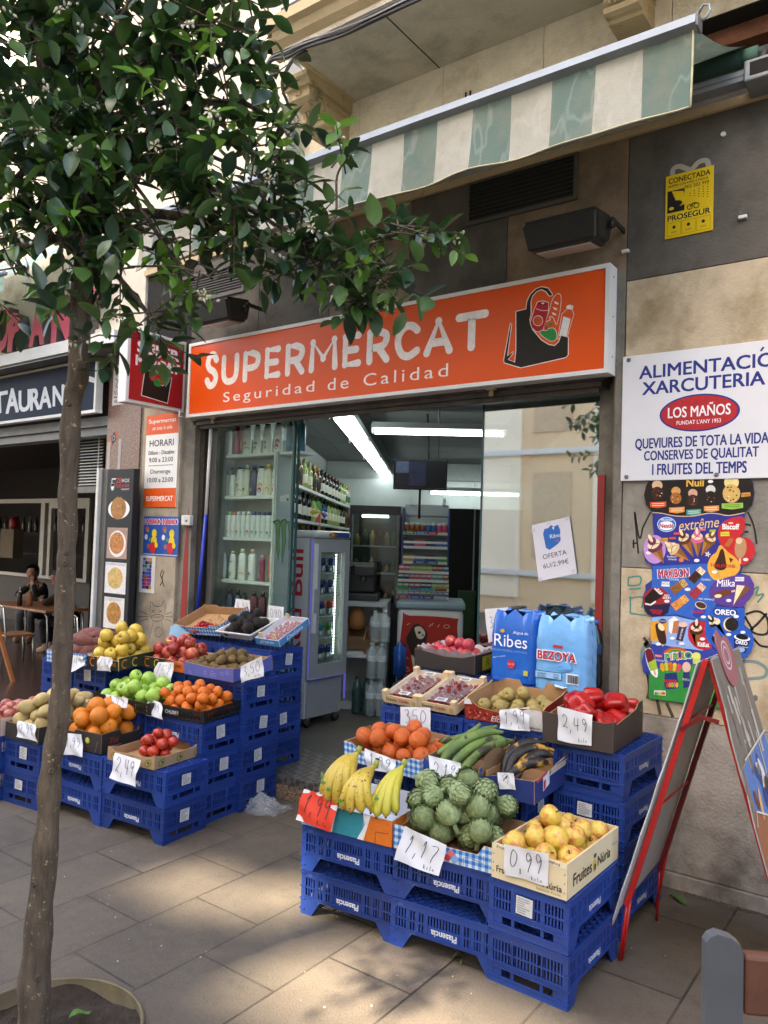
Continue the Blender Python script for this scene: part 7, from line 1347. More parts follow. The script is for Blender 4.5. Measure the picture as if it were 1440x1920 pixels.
FX,FY0,FY1,FXB,FZ0,FZ1=-3.843,4.35,4.78,-4.36,.205,1.56
m_fr=mat('fridge_grey','b4b8bb',.35,0,var=.03);m_frd=mat('fridge_dark_grey','8f9498',.35,0,var=.04);m_frw=mat('fridge_white','c9ccd2',.3,var=.03)
fr=thing('drinks_fridge','tall slim grey drinks fridge with red lettering standing in the shop entrance','fridge',(-4.1,4.565,.13))
fa=frame((FX,FY0,0),(0,1,0),(0,0,1));a=MB();y=FY1-FY0
a.box((FXB,FY0,FZ0),(FX-.05,FY0+.02,FZ1),m_fr);a.box((FXB,FY1-.02,FZ0),(FX-.05,FY1,FZ1),m_fr);a.box((FXB,FY0+.021,FZ0),(FXB+.03,FY1-.021,FZ1),m_frw);a.box((FXB+.031,FY0+.021,FZ0),(FX-.04,FY1-.021,.55),m_frd);a.bbox((FXB,FY0-.002,FZ1+.001),(FX+.012,FY1+.002,FZ1+.06),m_fr,.022);part('cabinet',a,fr)
def fbox(a,u0,z0,u1,z1,m,d0=-.045,d1=.0):a.box((FX+d0,FY0+u0,z0),(FX+d1,FY0+u1,z1),m)
dz0,dz1=.505,FZ1-.002;a=MB();fbox(a,0,dz0,.085,dz1,m_frd);fbox(a,y-.055,dz0,y,dz1,m_frd);fbox(a,.0851,dz0,y-.0551,dz0+.10,m_frd);fbox(a,.0851,dz1-.10,y-.0551,dz1,m_frd);part('door_frame',a,fr)
a=MB();fbox(a,.086,dz0+.101,y-.056,dz1-.101,gl_l,-.025,-.02);part('door_glass',a,fr)
a=MB();fbox(a,-.004,.85,.03,1.52,m_frw,.001,.02);fbox(a,-.004,1.0,.03,1.18,m_frd,.0205,.026);part('handle',a,fr)
a=MB();fbox(a,0,FZ0+.03,y,dz0-.006,m_frd,-.03,.002);a.prism([(FX-.03,FZ0-.01),(FX+.03,FZ0-.01),(FX+.03,FZ0+.015),(FX+.004,FZ0+.03),(FX-.03,FZ0+.03)],1,FY0,FY1,m_frw);part('lower_panel',a,fr)
ar=Art(lambda u,v,n:Vector((FX+.0023+n,FY0+u,v)),.0006);uc=.23
ar.ell(uc,.415,.03,.028,'d0a42c',1)
for s in(-1,1):ar.poly([(uc+s*p[0],.405+p[1])for p in smooth_poly([(.012,.0),(.02,.02),(.05,.028),(.085,.018),(.09,.0),(.07,-.012),(.06,-.004),(.04,-.014),(.025,-.008)],3)],'a8232c',2)
ar.text('Red Bull',uc,.355,.038,'a8232c',.2,bold=.02,lay=1);ar.poly([(.10,.24),(.36,.25),(.38,.32),(.11,.305)],'2a2c2e',1)
for k in range(5):ar.stroke([(.115,.25+k*.011),(.365,.258+k*.012)],.003,'5a5d60',2)
ar.ell(uc,.475,.014,.012,'26282a',1);ar.obj('emblem',fr);fr.children[-1].data.transform(Matrix.Translation(-fr.location))
ar=Art(wall(FY0));ar.text('Red Bull',-4.01,1.06,.125,'b01c28',.82,bold=.02,rot=math.pi/2,lay=2);part('side_lettering',ar,fr)
ar=Art(lambda u,v,n:Vector((FX+.0125+n,FY0+u,v)),.0006);ar.rect(.2,FZ1+.012,.4,FZ1+.05,'25407c',1);ar.ell(.2,FZ1+.03,.05,.014,'b0402c',2);ar.ell(.2,FZ1+.032,.016,.012,'d0a42c',3);part('top_badge',ar,fr)
vio=mat('violet_edge_light',(.22,.2,1),emit=.03,var=0);a=MB();fbox(a,-.0035,dz0,-.0005,dz1,vio,-.02,-.012);fbox(a,y+.0005,dz0-.2,y+.0035,dz1,vio,-.02,-.005);fbox(a,.0,dz0-.004,y,dz0-.001,vio,-.02,.001);part('edge_lights',a,fr)
led=mat('led_dots',(.9,1,.95),emit=2.2,var=0);a=MB()
for u,d in((.335,-.06),(.18,-.2)):
 z=.66
 while z<1.44:fbox(a,u,z,u+.006,z+.008,led,d-.006,d);z+=.022
a.box((FX-.075,FY0+.03,.64),(FX-.065,FY0+.036,1.44),mat('cold_strip',(.9,1,.97),emit=.9,var=0));part('led_strips',a,fr)
FSH=(.62,.80,.965,1.13,1.30);a=MB()
for z in FSH[1:]:a.box((FXB+.04,FY0+.03,z-.012),(FX-.06,FY1-.03,z-.004),m_frw)
part('wire_shelves',a,fr)
m_cb,m_cs=mat('can_blue','1c2f7c',.25,.5,var=.05),mat('can_silver','a9adb4',.25,.7,var=.05)
def can(c1_,c2_):
 a=MB();a.lathe([(.001,0),(.021,.003),(.024,.01),(.024,.055)],c2_,12);a.lathe([(.024,.0551),(.024,.10),(.020,.112),(.001,.112)],c1_,12);return a.mesh('drink_can')
CAN=[can(m_cb,m_cs),can(m_cs,m_cb),can(mat('can_orange','c86a2c',.3,.3),m_cs),can(mat('can_red','a8283a',.3,.3),m_cs),can(mat('can_purple','5a2a6c',.3,.3),m_cb),can(mat('can_teal','2a7a8c',.3,.3),m_cs),can(mat('can_green','4a8a3c',.3,.3),m_cs)]
CN=['blue and silver','silver and blue','orange','red','purple','teal','green']
for zi,z in enumerate(FSH):
 for k in range(6):
  j=([5,5,0,0,0,0],[0,1,5,6,6,0],[5,0,0,2,3,3],[0,4,0,4,0,1],[0,1,0,1,0,0])[zi][k]
  o=inst(CAN[j],'drink_can',None,Matrix.Translation((FX-.085-.02*(k%2),FY0+.10+k*.051,z-.003)));tag(o,'%s drink can on the %s shelf of the fridge'%(CN[j],('bottom','fourth','third','second','top')[zi]),'can','cans in the drinks fridge')
for yy in(FY0+.05,FY1-.05):
 a=MB();a.tube([(FX-.06,yy-.014,.16),(FX-.06,yy+.014,.16)],.028,mat('rubber','1c1c1c',.6),12);a.box((FX-.07,yy-.02,.16),(FX-.05,yy+.02,.206),m_alud);part('castor',a,fr)
 a=MB();a.tube([(FXB+.06,yy-.014,.16),(FXB+.06,yy+.014,.16)],.028,mat('rubber',0),12);part('castor',a,fr)
pw=thing('pinwheel','rainbow toy pinwheel standing on the drinks fridge','toy',(-4.02,4.6,1.62));a=MB();a.tube([(0,0,.0),(.02,-.0,.15)],.006,m_ply,6);a.obj('stick',pw)
for k,c in enumerate(('4aa03c','2a7fc0','5a3f9c','b8322c','c0a828')):
 t=1.9-k*1.256;a=MB();a.grid(lambda u,v:(.02+.085*v*math.cos(t+(u-.5)*.9*(1-.4*v)),-.012-.03*math.sin(math.pi*u)*v,.15+.085*v*math.sin(t+(u-.5)*.9*(1-.4*v))),4,4,mat('foil_'+c,c,.3,var=.05));a.obj('petal',pw)
ws=thing('wall_shelf','long white shelving full of wine bottles on the left wall of the shop','shelf',IN(-1.25,8.4,.13));WZ=(1.12,1.42,1.71,1.985);a=MB()
def inbox(a,r0,s0,z0,r1,s1,z1,m):a.box((r0,s0,z0),(r1,s1,z1),m,MI)
for z in WZ:inbox(a,-1.49,5.98,z-.025,-1.10,10.1,z,m_shelf)
part('shelf_boards',a,ws);a=MB();inbox(a,-1.49,5.955,.13,-1.12,5.975,2.32,m_panel);inbox(a,-1.495,5.98,.13,-1.4905,10.1,2.4,m_shelf);part('side_panel',a,ws)
def wbottle(col,neck,lab):
 a=MB();m=mat('wine_'+col,col,.12,var=.05);a.lathe([(.001,0),(.033,.004),(.034,.02),(.034,.155),(.026,.185),(.012,.205),(.011,.225)],m,12);a.lathe([(.0115,.2251),(.0125,.23),(.0125,.262),(.001,.263)],mat('capsule_'+neck,neck,.35,.3),10);a.lathe([(.0345,.05),(.0348,.052),(.0348,.125),(.0345,.127)],mat('paperlabel_'+lab,lab,.6,var=.06),12);return a.mesh('wine_bottle')
WB=[wbottle(*x)for x in(('14180f','15120f','c9c8c0'),('1a1412','5a1420','d0ccc0'),('20301a','b09a3c','c0b890'),('8a9a5c','6a7a3c','d0d0b8'),('5a3a18','a07a2c','2a2622'),('b8b8a8','c0a040','3a6a4c'))]
for zi,z in enumerate(WZ):
 for k in range(32):
  s=6.06+k*.127;j=random.Random(zi*100+k//4).choice(range(6));p=IN(-1.155-.03*(k%2),s,z);o=inst(WB[j],'wine_bottle',None,Matrix.Translation(p)@Matrix.Rotation(random.uniform(0,6),4,'Z'))
  tag(o,'%s bottle on the %s board of the left wall shelving'%(('dark red wine','black','dark green','pale green','brown liquor','clear liquor')[j],('lowest','third','second','top')[zi]),'bottle','bottles on the wall shelving')
dc=thing('display_cabinet','black framed glass display cabinet lit inside beside the wine shelves','cabinet',IN(-.55,7.25,.13));a=MB();dk=mat('cabinet_black','1c1d1f',.4,var=.1)
inbox(a,-.80,7.05,1.80,-.33,7.45,1.88,dk);inbox(a,-.80,7.05,.13,-.33,7.45,.98,dk);inbox(a,-.80,7.41,.98,-.33,7.45,1.80,dk);inbox(a,-.365,7.05,.98,-.34,7.075,1.80,m_alud);inbox(a,-.80,7.05,.98,-.78,7.075,1.80,dk)
for z in(1.25,1.5):inbox(a,-.78,7.1,z,-.36,7.4,z+.012,m_panel)
part('frame',a,dc);a=MB();inbox(a,-.778,7.052,.982,-.367,7.056,1.798,gl_l);part('door_glass',a,dc);a=MB();a.tube([IN(-.7,7.2,1.785),IN(-.45,7.2,1.785)],.008,tub,6);part('lamp',a,dc)
rr=random.Random(12)
for z in(1.263,1.513,.983):
 for k in range(6):r=-.74+k*.07;h=rr.uniform(.08,.17);o=MB();o.lathe([(.001,0),(.025,.002),(.026,h*.7),(.012,h*.85),(.012,h),(.001,h)],mat('cab_%d'%(k%4),('8a6a2c','3a4a2c','a08a5c','5a2a20')[k%4],.3,var=.2),10);tag(o.obj('bottle'),'dim bottle inside the black display cabinet','bottle','bottles in the display cabinet').location=IN(r,7.22,z)
ct=thing('counter','white shop counter with an open shelf below behind the fridge','counter',IN(-.7,6.7,.13));a=MB();inbox(a,-1.08,6.48,1.0,-.392,7.03,1.035,m_panel);part('top',a,ct)
a=MB();inbox(a,-.43,6.5,.135,-.395,7.0,.999,m_shelf);inbox(a,-1.08,6.97,.135,-.431,7.0,.999,m_shelf);inbox(a,-1.08,6.5,.135,-.431,6.969,.2,m_shelf)
a.add([IN(-1.08,6.46,.60),IN(-.431,6.46,.60),IN(-.431,6.96,.72),IN(-1.08,6.96,.72)],[(0,1,2,3)],m_shelf);inbox(a,-1.08,6.452,.575,-.431,6.459,.605,m_shelf);part('shelving',a,ct)
cm=thing('coffee_machine','black coffee machine on the white counter','machine',IN(-.72,6.75,1.036));a=MB();M0=MI;a.bbox((-.98,6.62,1.036),(-.48,6.9,1.10),dk,.01,MI);a.bbox((-.95,6.7,1.101),(-.52,6.9,1.36),dk,.015,MI);a.bbox((-.95,6.6,1.25),(-.72,6.699,1.34),dk,.01,MI);a.bbox((-.70,6.6,1.25),(-.52,6.699,1.34),dk,.01,MI);part('body',a,cm)
a=MB();
for r in(-.85,-.62):a.tube([IN(r,6.64,1.25),IN(r,6.64,1.20)],.02,m_alud,8)
part('spouts',a,cm)
for(r,s,z,w_,lb)in((-.60,6.62,.66,.13,'dark brown cardboard crate on the counter shelf'),(-.50,6.55,.64,.08,'small brown cardboard crate at the end of the counter shelf')):
 a=MB();a.box((-w_,-.1,0),(w_,.1,.006),m_card);a.box((-w_,-.1,.006),(-w_+.006,.1,.13),m_card);a.box((w_-.006,-.1,.006),(w_,.1,.13),m_card);a.box((-w_,-.1,.006),(w_,-.094,.11),m_cardd);a.box((-w_,.094,.006),(w_,.1,.13),m_cardd);o=a.obj('cardboard_crate');o.matrix_world=Matrix.Translation(IN(r,s,z))@Matrix.Rotation(.565,4,'Z')@Matrix.Rotation(.25,4,'X');tag(o,lb,'crate')
a=MB();a.lathe([(.001,-.08),(.06,-.075),(.08,-.02),(.06,.06),(.04,.11),(.03,.14),(.001,.15)],mat('squash_skin','a5703c',.6,var=.12),16);o=a.obj('squash');o.location=IN(-.66,6.62,.87);tag(o,'brown orange squash sitting on the counter shelf','vegetable')
pet=mat('clear_plastic','b8ccd0',.12,var=.05,alpha=.42,spec=.8);petg=mat('green_plastic','2c4f4c',.12,var=.1,alpha=.75,spec=.8);wrapc=mat('shrink_wrap','cdd6da',.15,var=.1,alpha=.22,spec=.9,bmp=.6,bscale=20)
def wat(m,capc,h=.25,r=.034,lab=None):
 a=MB();a.lathe([(.001,0),(r*.9,.003),(r,.02),(r*.95,h*.25),(r,h*.3),(r*.95,h*.45),(r,h*.5),(r,h*.66),(r*.8,h*.8),(r*.4,h*.9),(r*.4,h*.94)],m,14)
 a.lathe([(r*.43,h*.941),(r*.43,h),(.001,h)],ink(capc),10)
 if lab:a.lathe([(r*1.01,h*.5),(r*1.02,h*.51),(r*1.02,h*.65),(r*1.01,h*.66)],ink(lab),14)
 return a.mesh('bottle')
W1,W2=wat(pet,'d0d4d8',lab='b8c4cc'),wat(petg,'24403c',.3,.042)
for r,s,g_ in((-.615,6.36,0),(-.53,6.32,1)):o=inst(W2,'water_bottle',None,Matrix.Translation(IN(r,s,.135)));tag(o,'large green tinted water bottle standing on the floor by the counter','bottle','green water bottles on the shop floor')
W3=wat(pet,'c0c8cc',.30,.038,'c0ccd2')
for zi in range(3):
 n=4 if zi<2 else 2;h=(.29,.29,.25)[zi];z=.135+(0,.30,.60)[zi];t=thing('water_pack','%s pack of clear water bottles stacked before the ice cream freezer'%('bottom','middle','small top')[zi],'water pack',IN(-.42,6.28,z))
 for k in range(n):
  p=IN(-.075+.08*(k%2)+(.02 if zi==2 else 0),.08*(k//2),0);o=inst(W3,'bottle',t,Matrix.Translation(p)@Matrix.Scale(h/.30,4,(0,0,1)))
 a=MB();bm=bmesh.new();bmesh.ops.create_cube(bm,size=1)
 for v in bm.verts:v.co=IN(-.035+v.co.x*.166+(.02 if zi==2 else 0),(.04 if n==4 else 0)+v.co.y*(.165 if n==4 else .085),(.5+v.co.z)*h*.93)
 bmesh.ops.bevel(bm,geom=bm.edges[:],offset=.03,segments=3,affect='EDGES');a.bm(bm,wrapc,smooth=True);a.obj('shrink_wrap',t)
 if zi<2:
  t2=thing('water_pack','%s blue wrapped water pack beside the clear bottles before the freezer'%('bottom','upper')[zi],'water pack',IN(-.27,6.40,z));a=MB();bm=bmesh.new();bmesh.ops.create_cube(bm,size=1)
  for v in bm.verts:v.co=IN(v.co.x*.10,v.co.y*.22,(.5+v.co.z)*.285)
  bmesh.ops.bevel(bm,geom=bm.edges[:],offset=.03,segments=3,affect='EDGES');a.bm(bm,mat('blue_wrap%d'%zi,('4f7fa0','1f4f9c')[zi],.2,var=.2,bmp=.5,bscale=18),smooth=True);a.obj('wrap',t2)
fz=thing('chest_freezer','white ice cream chest freezer with a red picture panel inside the shop','freezer',IN(-.03,6.85,.13));a=MB();a.bbox((-.31,6.58,.135),(.25,7.2,.985),mat('freezer_white','cdd2d4',.35,var=.03),.035,MI);part('body',a,fz);a=MB();a.bbox((-.325,6.565,.986),(.265,7.21,1.05),mat('freezer_rim','7f95a0',.3,.2,var=.04),.02,MI);part('rim',a,fz)
fzf=lambda u,v,n:IN(-.31+u,6.5795-n,v);ar=Art(fzf,.0008);ar.poly(smooth_poly([(.05,.2),(.50,.2),(.51,.85),(.49,.92),(.1,.93),(.045,.9)],4),'a5271c',1)
ar.poly(smooth_poly([(.10,.78),(.15,.86),(.22,.84),(.26,.78),(.24,.70),(.17,.66),(.22,.45),(.19,.4),(.12,.62),(.08,.72)],3),'2a1a12',2);ar.poly(smooth_poly([(.15,.83),(.2,.84),(.24,.79),(.22,.74),(.18,.74),(.16,.78)],3),'cfc6b4',3);ar.ell(.19,.79,.014,.012,'3a2a1c',4);ar.ell(.22,.77,.008,.008,'3a2a1c',4)
ar.poly(smooth_poly([(.13,.60),(.17,.55),(.21,.42),(.17,.44),(.14,.52)],3),'d0c8b8',3)
for x,z,d in((.08,.85,.5),(.27,.84,1),(.29,.85,1),(.34,.84,.9),(.08,.58,-.6),(.08,.5,-.3),(.07,.42,.3)):ar.stroke([(x,z),(x+.03*math.cos(d),z+.03*math.sin(d))],.004,'d8c8bc',2)
for x,z in((.42,.85),(.09,.47),(.1,.3)):ar.stroke([(x+.025*math.cos(t/2),z+.014*math.sin(t/2))for t in range(14)],.0035,'d8c8bc',2)
part('picture_panel',ar,fz)
rk=thing('sweets_rack','chewing gum and sweets rack with blue sides standing on the freezer','rack',IN(-.10,7.0,1.05));a=MB();bl_=mat('rack_blue','27408c',.4,var=.05)
for r in(-.305,.105):a=MB();inbox(a,r,6.90,1.36,r+.012,7.06,1.86,bl_);part('side',a,rk)
a=MB();RZ=[(1.075,-.335,.125),(1.145,-.335,.125),(1.225,-.33,.12),(1.30,-.325,.12),(1.385,-.29,.1),(1.52,-.29,.1),(1.645,-.29,.1)]
inbox(a,-.292,7.05,1.06,.104,7.06,1.80,m_panel)
for z,r0,r1 in RZ:inbox(a,r0,6.86,z-.012,r1,7.05,z,m_shelf);inbox(a,r0,6.853,z-.022,r1,6.859,z+.002,m_shelf)
part('shelves',a,rk);a=MB();inbox(a,-.29,7.03,1.80,.105,7.045,1.90,mat('pegboard','9aa0a2',.5,var=.03))
for r in(-.25,.05):inbox(a,r,7.0,1.90,r+.03,7.03,1.96,m_shelf)
part('header',a,rk)
ar=Art(lambda u,v,n:IN(u,6.8525-n,v),.0006)
for k,c in enumerate(('2f7f4c','2f6fb0','a82f3c')):ar.rect(-.285+k*.1,1.627,-.19+k*.1,1.655,c,1);ar.text('Orbit',-.237+k*.1,1.641,.014,'d8dce0',.06,bold=.02,lay=2)
ar.rect(-.2,1.366,.02,1.394,'24508c',1)
for k in(0,1):ar.text('HALLS',-.14+k*.11,1.38,.014,'d8dce0',.06,bold=.02,lay=2)
for k in range(4):ar.rect(-.33+k*.11,1.055,-.225+k*.11,1.083,('a83040','3a5a9c','5a3a7c','9aa8a8')[k],1);ar.text('Orbit',-.28+k*.11,1.069,.012,'d8dce0',.05,lay=2);ar.rect(-.33+k*.11,1.128,-.225+k*.11,1.152,('2c7a5c','2a6a8c','3a8a9c','8a3a3c')[k],1)
part('shelf_strips',ar,rk)
def packet(c,tall):
 a=MB();m=mat('packet_'+c,c,.35,var=.06)
 if tall:a.lathe([(.001,0),(.022,.002),(.023,.045),(.02,.05),(.001,.05)],m,10);a.lathe([(.021,.0505),(.021,.068),(.001,.069)],mat('packet_lid','c0c8c4',.4),10)
 else:a.bbox((-.022,-.03,0),(.022,.03,.046),m,.003);a.box((-.02,-.0306,.02),(.02,-.0302,.036),mat('packet_band','d0ccc4',.5))
 return a.mesh('sweet_packet')
PK={c:(packet(c,False),packet(c,True))for c in('2c7a4a','a02a38','6a3a7c','2a5f9c','b08a2c','8a4a2c','3a9a9c','c0486c','8ab03c','1f2a5c')};ks=list(PK);CNM=dict(zip(ks,('green','red','purple','blue','gold','brown','teal','pink','lime','navy')))
for i,(z,r0,r1)in enumerate(RZ):
 n=9 if i<4 else 8
 for k in range(n):
  c=random.Random(i*31+k//2).choice(ks);r=r0+.025+(r1-r0-.05)*k/(n-1);o=inst(PK[c][1 if i in(6,)else 0],'sweet_packet',None,Matrix.Translation(IN(r,6.92,z+.001))@Matrix.Rotation(.565,4,'Z')@Matrix.Scale(1.25 if i>3 else 1.1,4))
  tag(o,'%s sweets packet on the %s shelf of the gum rack'%(CNM[c],('lowest','second lowest','third lowest','middle','third','second','top')[i]),'sweets','packets on the gum rack')
tv=thing('television','black television showing dim camera views hung under the shop ceiling','television',IN(-.14,6.3,1.98));a=MB();a.bbox((-.365,6.28,1.985),(.075,6.33,2.235),mat('tv_black','101113',.25,var=.05),.006,MI);part('body',a,tv)
ar=Art(lambda u,v,n:IN(u,6.2795-n,v),.0006);ar.rect(-.355,2.005,.065,2.225,'0c0e14',1)
def scr(c):return mat('screen_'+c,c,.3,var=.35,nscale=30,emit=.006)
ar.rect(-.345,2.12,-.24,2.215,scr('46506a'),2);ar.rect(-.238,2.12,-.10,2.215,scr('20263e'),2);ar.rect(-.345,2.015,-.24,2.118,scr('10131f'),2);ar.rect(-.238,2.015,-.10,2.118,scr('1c2240'),2);part('screen',ar,tv)
a=MB();a.tube([IN(-.145,6.34,1.99),IN(-.145,6.34,1.75)],.01,m_black,6);a.tube([IN(-.08,6.33,2.235),IN(-.085,6.34,2.4),IN(-.1,6.34,2.62)],.007,m_black,6);part('pole',a,tv)
dd=thing('storage_door','dark half open storage door at the back of the shop','door',IN(.45,9.4,.13));a=MB();inbox(a,.15,9.4,.135,.45,9.45,1.98,m_black);inbox(a,.47,9.4,.135,.95,9.45,1.98,m_black);part('leaf',a,dd)
a=MB();a.bbox((.28,9.1,.135),(.48,9.3,1.0),mat('green_crate','2c4a2c',.5,var=.15),.01,MI);tag(a.obj('green_box',loc=IN(.38,9.2,.135)),'tall dark green box before the storage door','box')
# BEFORE THE RIGHT DOOR LEAF: water packs
def sixpack(x0,x1,y0,y1,z0,h,mw_,nm,lb,art,cap):
 t=thing('water_pack',lb,'water pack',((x0+x1)/2,(y0+y1)/2,z0));L,Dp=x1-x0,y1-y0
 def surf(u,v):
  ang=u*2*math.pi;sq=lambda c:math.copysign(abs(c)**.32,c);cx_,cy_=sq(math.cos(ang)),sq(math.sin(ang));top=max(0,(v-.70)/.30);k=1-.30*top**2.2
  px_=cx_*L/2*(1-.06*top);f=1+.035*math.cos(px_/L*6*math.pi);return(px_*(1+.008*math.sin(v*31+u*9)),cy_*Dp/2*f*k,h*v+.006*math.sin(u*61)*top+.035*top*abs(math.cos(px_/L*3*math.pi)))
 a=MB();a.grid(surf,160,30,mw_);a.grid(lambda u,v:tuple(Vector(surf(u,1))*(1-v)+Vector((0,0,h*.98))*v),48,3,mw_);a.obj('printed_wrap',t)
 for i in range(3):
  for j in range(2):a=MB();a.lathe([(.013,0),(.013,.02),(.001,.021)],ink(cap),10,Matrix.Translation(((i-1)*L/3,(j-.5)*Dp*.42,h*.985)));a.obj('bottle_cap',t)
 a=MB();a.tube([(-.02,0,h),(-.06,0,h+.025),(.06,0,h+.03),(.02,0,h)],.006,mat('carry_strap','8fb4d4',.4),5);a.obj('carry_strap',t)
 fn=lambda u,v,n:Vector((u,-Dp/2*(1+.035*math.cos(u/L*6*math.pi))*(1-.30*max(0,(v/h-.70)/.30)**2.2)-n-.0055,v));ar=Art(fn,.0007);art(ar);ar.obj('printing',t);return t
def rib(ar):
 ar.text('Ribes',-.005,.205,.062,'e4e8ee',.185,bold=.0,lay=1);ar.text('Aigua de',.05,.248,.018,'dfe5ee',.085,lay=1);ar.ell(-.055,.252,.012,.009,'c8962c',1);ar.text('AIGUA MINERAL NATURAL',-.01,.155,.010,'6f98d4',.2,lay=1)
 ar.ell(.0,.09,.022,.022,'b8303a',1);ar.text('6x1,5',.0,.09,.012,'e0c8c8',.032,lay=2);ar.rect(.07,.04,.094,.066,'c0b43c',1);ar.text('Aigua de muntanya',-.07,.12,.008,'b8cce8',.07,shear=.2,rot=.2,lay=1)
def bez(ar):
 ar.text('BEZOYA',-.01,.165,.046,'dfe4ea',.20,bold=.06,lay=1);ar.text('BEZOYA',-.01,.165,.040,'b8262f',.192,bold=.03,lay=2);ar.poly([(.02,.19),(.0,.175),(.04,.175)],'5f94c4',1);ar.ell(.03,.118,.036,.024,'5f9fd6',1);ar.text('mínima',.03,.118,.012,'2a5a9c',.05,lay=2)
 ar.rect(-.03,.205,.02,.218,'b8303a',1);ar.rect(-.12,.052,.02,.088,'23405f',1);ar.rect(-.117,.055,.017,.085,'8fb9de',2);ar.text('BOTELLAS DE PLASTICO',-.05,.076,.008,'23405f',.11,bold=.01,lay=3);ar.text('RECICLADO 100%',-.05,.063,.009,'23405f',.11,bold=.01,lay=3);ar.rect(.04,.04,.105,.09,'d0d8de',1)
 for j in range(14):ar.rect(.045+j*.0042,.046,.047+j*.0042+(.0012 if j%3 else 0),.084,'33384a',2)
wb=mat('ribes_wrap','1560bc',.18,var=.10,nscale=5,bmp=.5,bscale=16,coat=.4);wz=mat('bezoya_wrap','6aa8dc',.18,var=.10,nscale=5,bmp=.5,bscale=16,coat=.4)
sixpack(-1.915,-1.655,3.555,3.73,Z4+.135,.325,wb,'a','strong blue wrapped six pack of water with big white lettering',rib,'1a4f9c');sixpack(-1.64,-1.375,3.50,3.68,Z4+.135,.325,wz,'b','light blue wrapped six pack of water with red lettering',bez,'7fb0d8')
for k,(x,y)in enumerate(((-1.42,3.735),(-1.50,3.74))):o=inst(wat(mat('cola_dark','1a1a1f',.15,var=.2),'2a5a9c',.33,.04,'20324c'),'water_bottle',None,Matrix.Translation((x,y,Z4+.135)));tag(o,'dark bottle standing behind the light blue water pack','bottle','dark bottles behind the light blue pack')
op=thing('paper_notice','white offer paper OFERTA 6U/2,99€ taped crooked to the right glass leaf','notice',W(1010,1090,3.88));q=[W(*p,3.885)for p in((1010,1090),(1082,1075),(1068,968),(997,985))];U=(q[1]-q[0]);V=(q[3]-q[0])
a=MB();a.add([tuple(p)for p in q],[(0,1,2,3)],mat('offer_paper','d6d3da',.6,var=.02));part('sheet',a,op)
fo=lambda u,v,n:q[0]+U*u+V*v+Vector((0,-n,0));ar=Art(fo,.0008)
ar.poly([(.3,.55),(.38,.5),(.5,.53),(.62,.57),(.7,.62),(.72,.8),(.68,.9),(.58,.88),(.5,.92),(.42,.88),(.32,.88),(.27,.8)],'2a68b4',1);ar.poly([(.52,.88),(.56,.82),(.58,.88)],'d8e0ea',2);ar.text('Ribes',.58,.72,.07,'dfe6ee',.28,lay=2,rot=-.02);ar.ell(.62,.62,.03,.02,'b86a5c',2);ar.text('OFERTA',.5,.40,.085,'33323a',.62,lay=1,rot=-.0);ar.text('6U/2,99€',.5,.235,.10,'33323a',.66,lay=1)
for u,v in((.03,.9),(.45,.97),(.93,.96),(.05,.04),(.92,.05)):ar.rect(u-.05,v-.03,u+.05,v+.03,'c9c6d0',1)
part('printing',ar,op)
bp=thing('broom_pole','white and blue pole leaning in the left door jamb','pole',tuple(W(366,1190,3.79)));a=MB();t0,t1,t2=W(396,792,3.79),W(386,965,3.79),W(366,1190,3.79);a.tube([t0,t1],.012,m_white,8);part('upper_pole',a,bp);a=MB();a.tube([t1,t2],.0135,mat('pole_blue','1f3aa8',.35,var=.05),8);part('lower_pole',a,bp)
# ON THE PAVEMENT
bgm=mat('thin_plastic','b5bcc0',.10,var=0,alpha=.24,spec=1.0);a=MB();rr=random.Random(21)
B0=G(432,1503);B1=G(528,1528);ph=[rr.uniform(0,6)for _ in range(8)]
def bagf(u,v):
 p=B0.lerp(B1,u)+Vector((.02*math.sin(9*u+ph[0]),-.16*(v-.5)+.03*math.sin(11*u+ph[1])*math.cos(7*v),0));env=math.sin(math.pi*min(1,max(0,u)))**.5*(.35+.65*(1 if u>.5 else abs(1-2.2*u)))
 return(p.x,p.y,.004+env*.6*(.03+.06*abs(math.sin(u*7+ph[2]+v*2))*abs(math.sin(v*4+ph[3]))+.045*abs(math.sin(u*19+v*8+ph[4]))+.035*abs(math.sin(v*21-u*11+ph[5])))*math.sin(math.pi*v)**.6)
a.grid(bagf,46,30,bgm,smooth=False);a.grid(lambda u,v:tuple(Vector(bagf(u,1-v))*1+Vector((.006,.004,.012*math.sin(u*17+v*12)))),40,24,bgm,smooth=False);tag(a.obj('plastic_bag',loc=tuple(B0)),'crumpled clear plastic bag lying on the pavement before the step','bag')
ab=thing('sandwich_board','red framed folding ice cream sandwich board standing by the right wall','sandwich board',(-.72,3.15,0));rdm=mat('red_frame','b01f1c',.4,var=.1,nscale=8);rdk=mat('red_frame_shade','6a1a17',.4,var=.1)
fy,ry=2.955,3.36;AP=(-.712,1.16)
a=MB()
for yy,m_ in((fy,rdm),(ry,rdk)):a.tube([(AP[0]+.004,yy,AP[1]),(-.978,yy,.21)],.0135,m_,4,smooth=False)
a.tube([(-.977,fy,.22),(-1.0,fy-.01,.0)],.006,rdm,6);a.tube([(-.965,fy,.24),(-.99,fy-.005,.01)],.006,rdm,6);a.tube([(-.977,ry,.22),(-.985,ry,.0)],.006,rdm,6);a.tube([(-.935,ry,.38),(-.99,ry,.05)],.007,rdm,6)
for z in(.60,.93):x=AP[0]+(z-AP[1])*(-.266/-.95);a.tube([(x,fy,z),(x,ry,z)],.005,rdm,6)
part('left_frame',a,ab)
a=MB();lf=lambda y,z,o_:(AP[0]-.266*(AP[1]-z)/.95-o_,y,z)
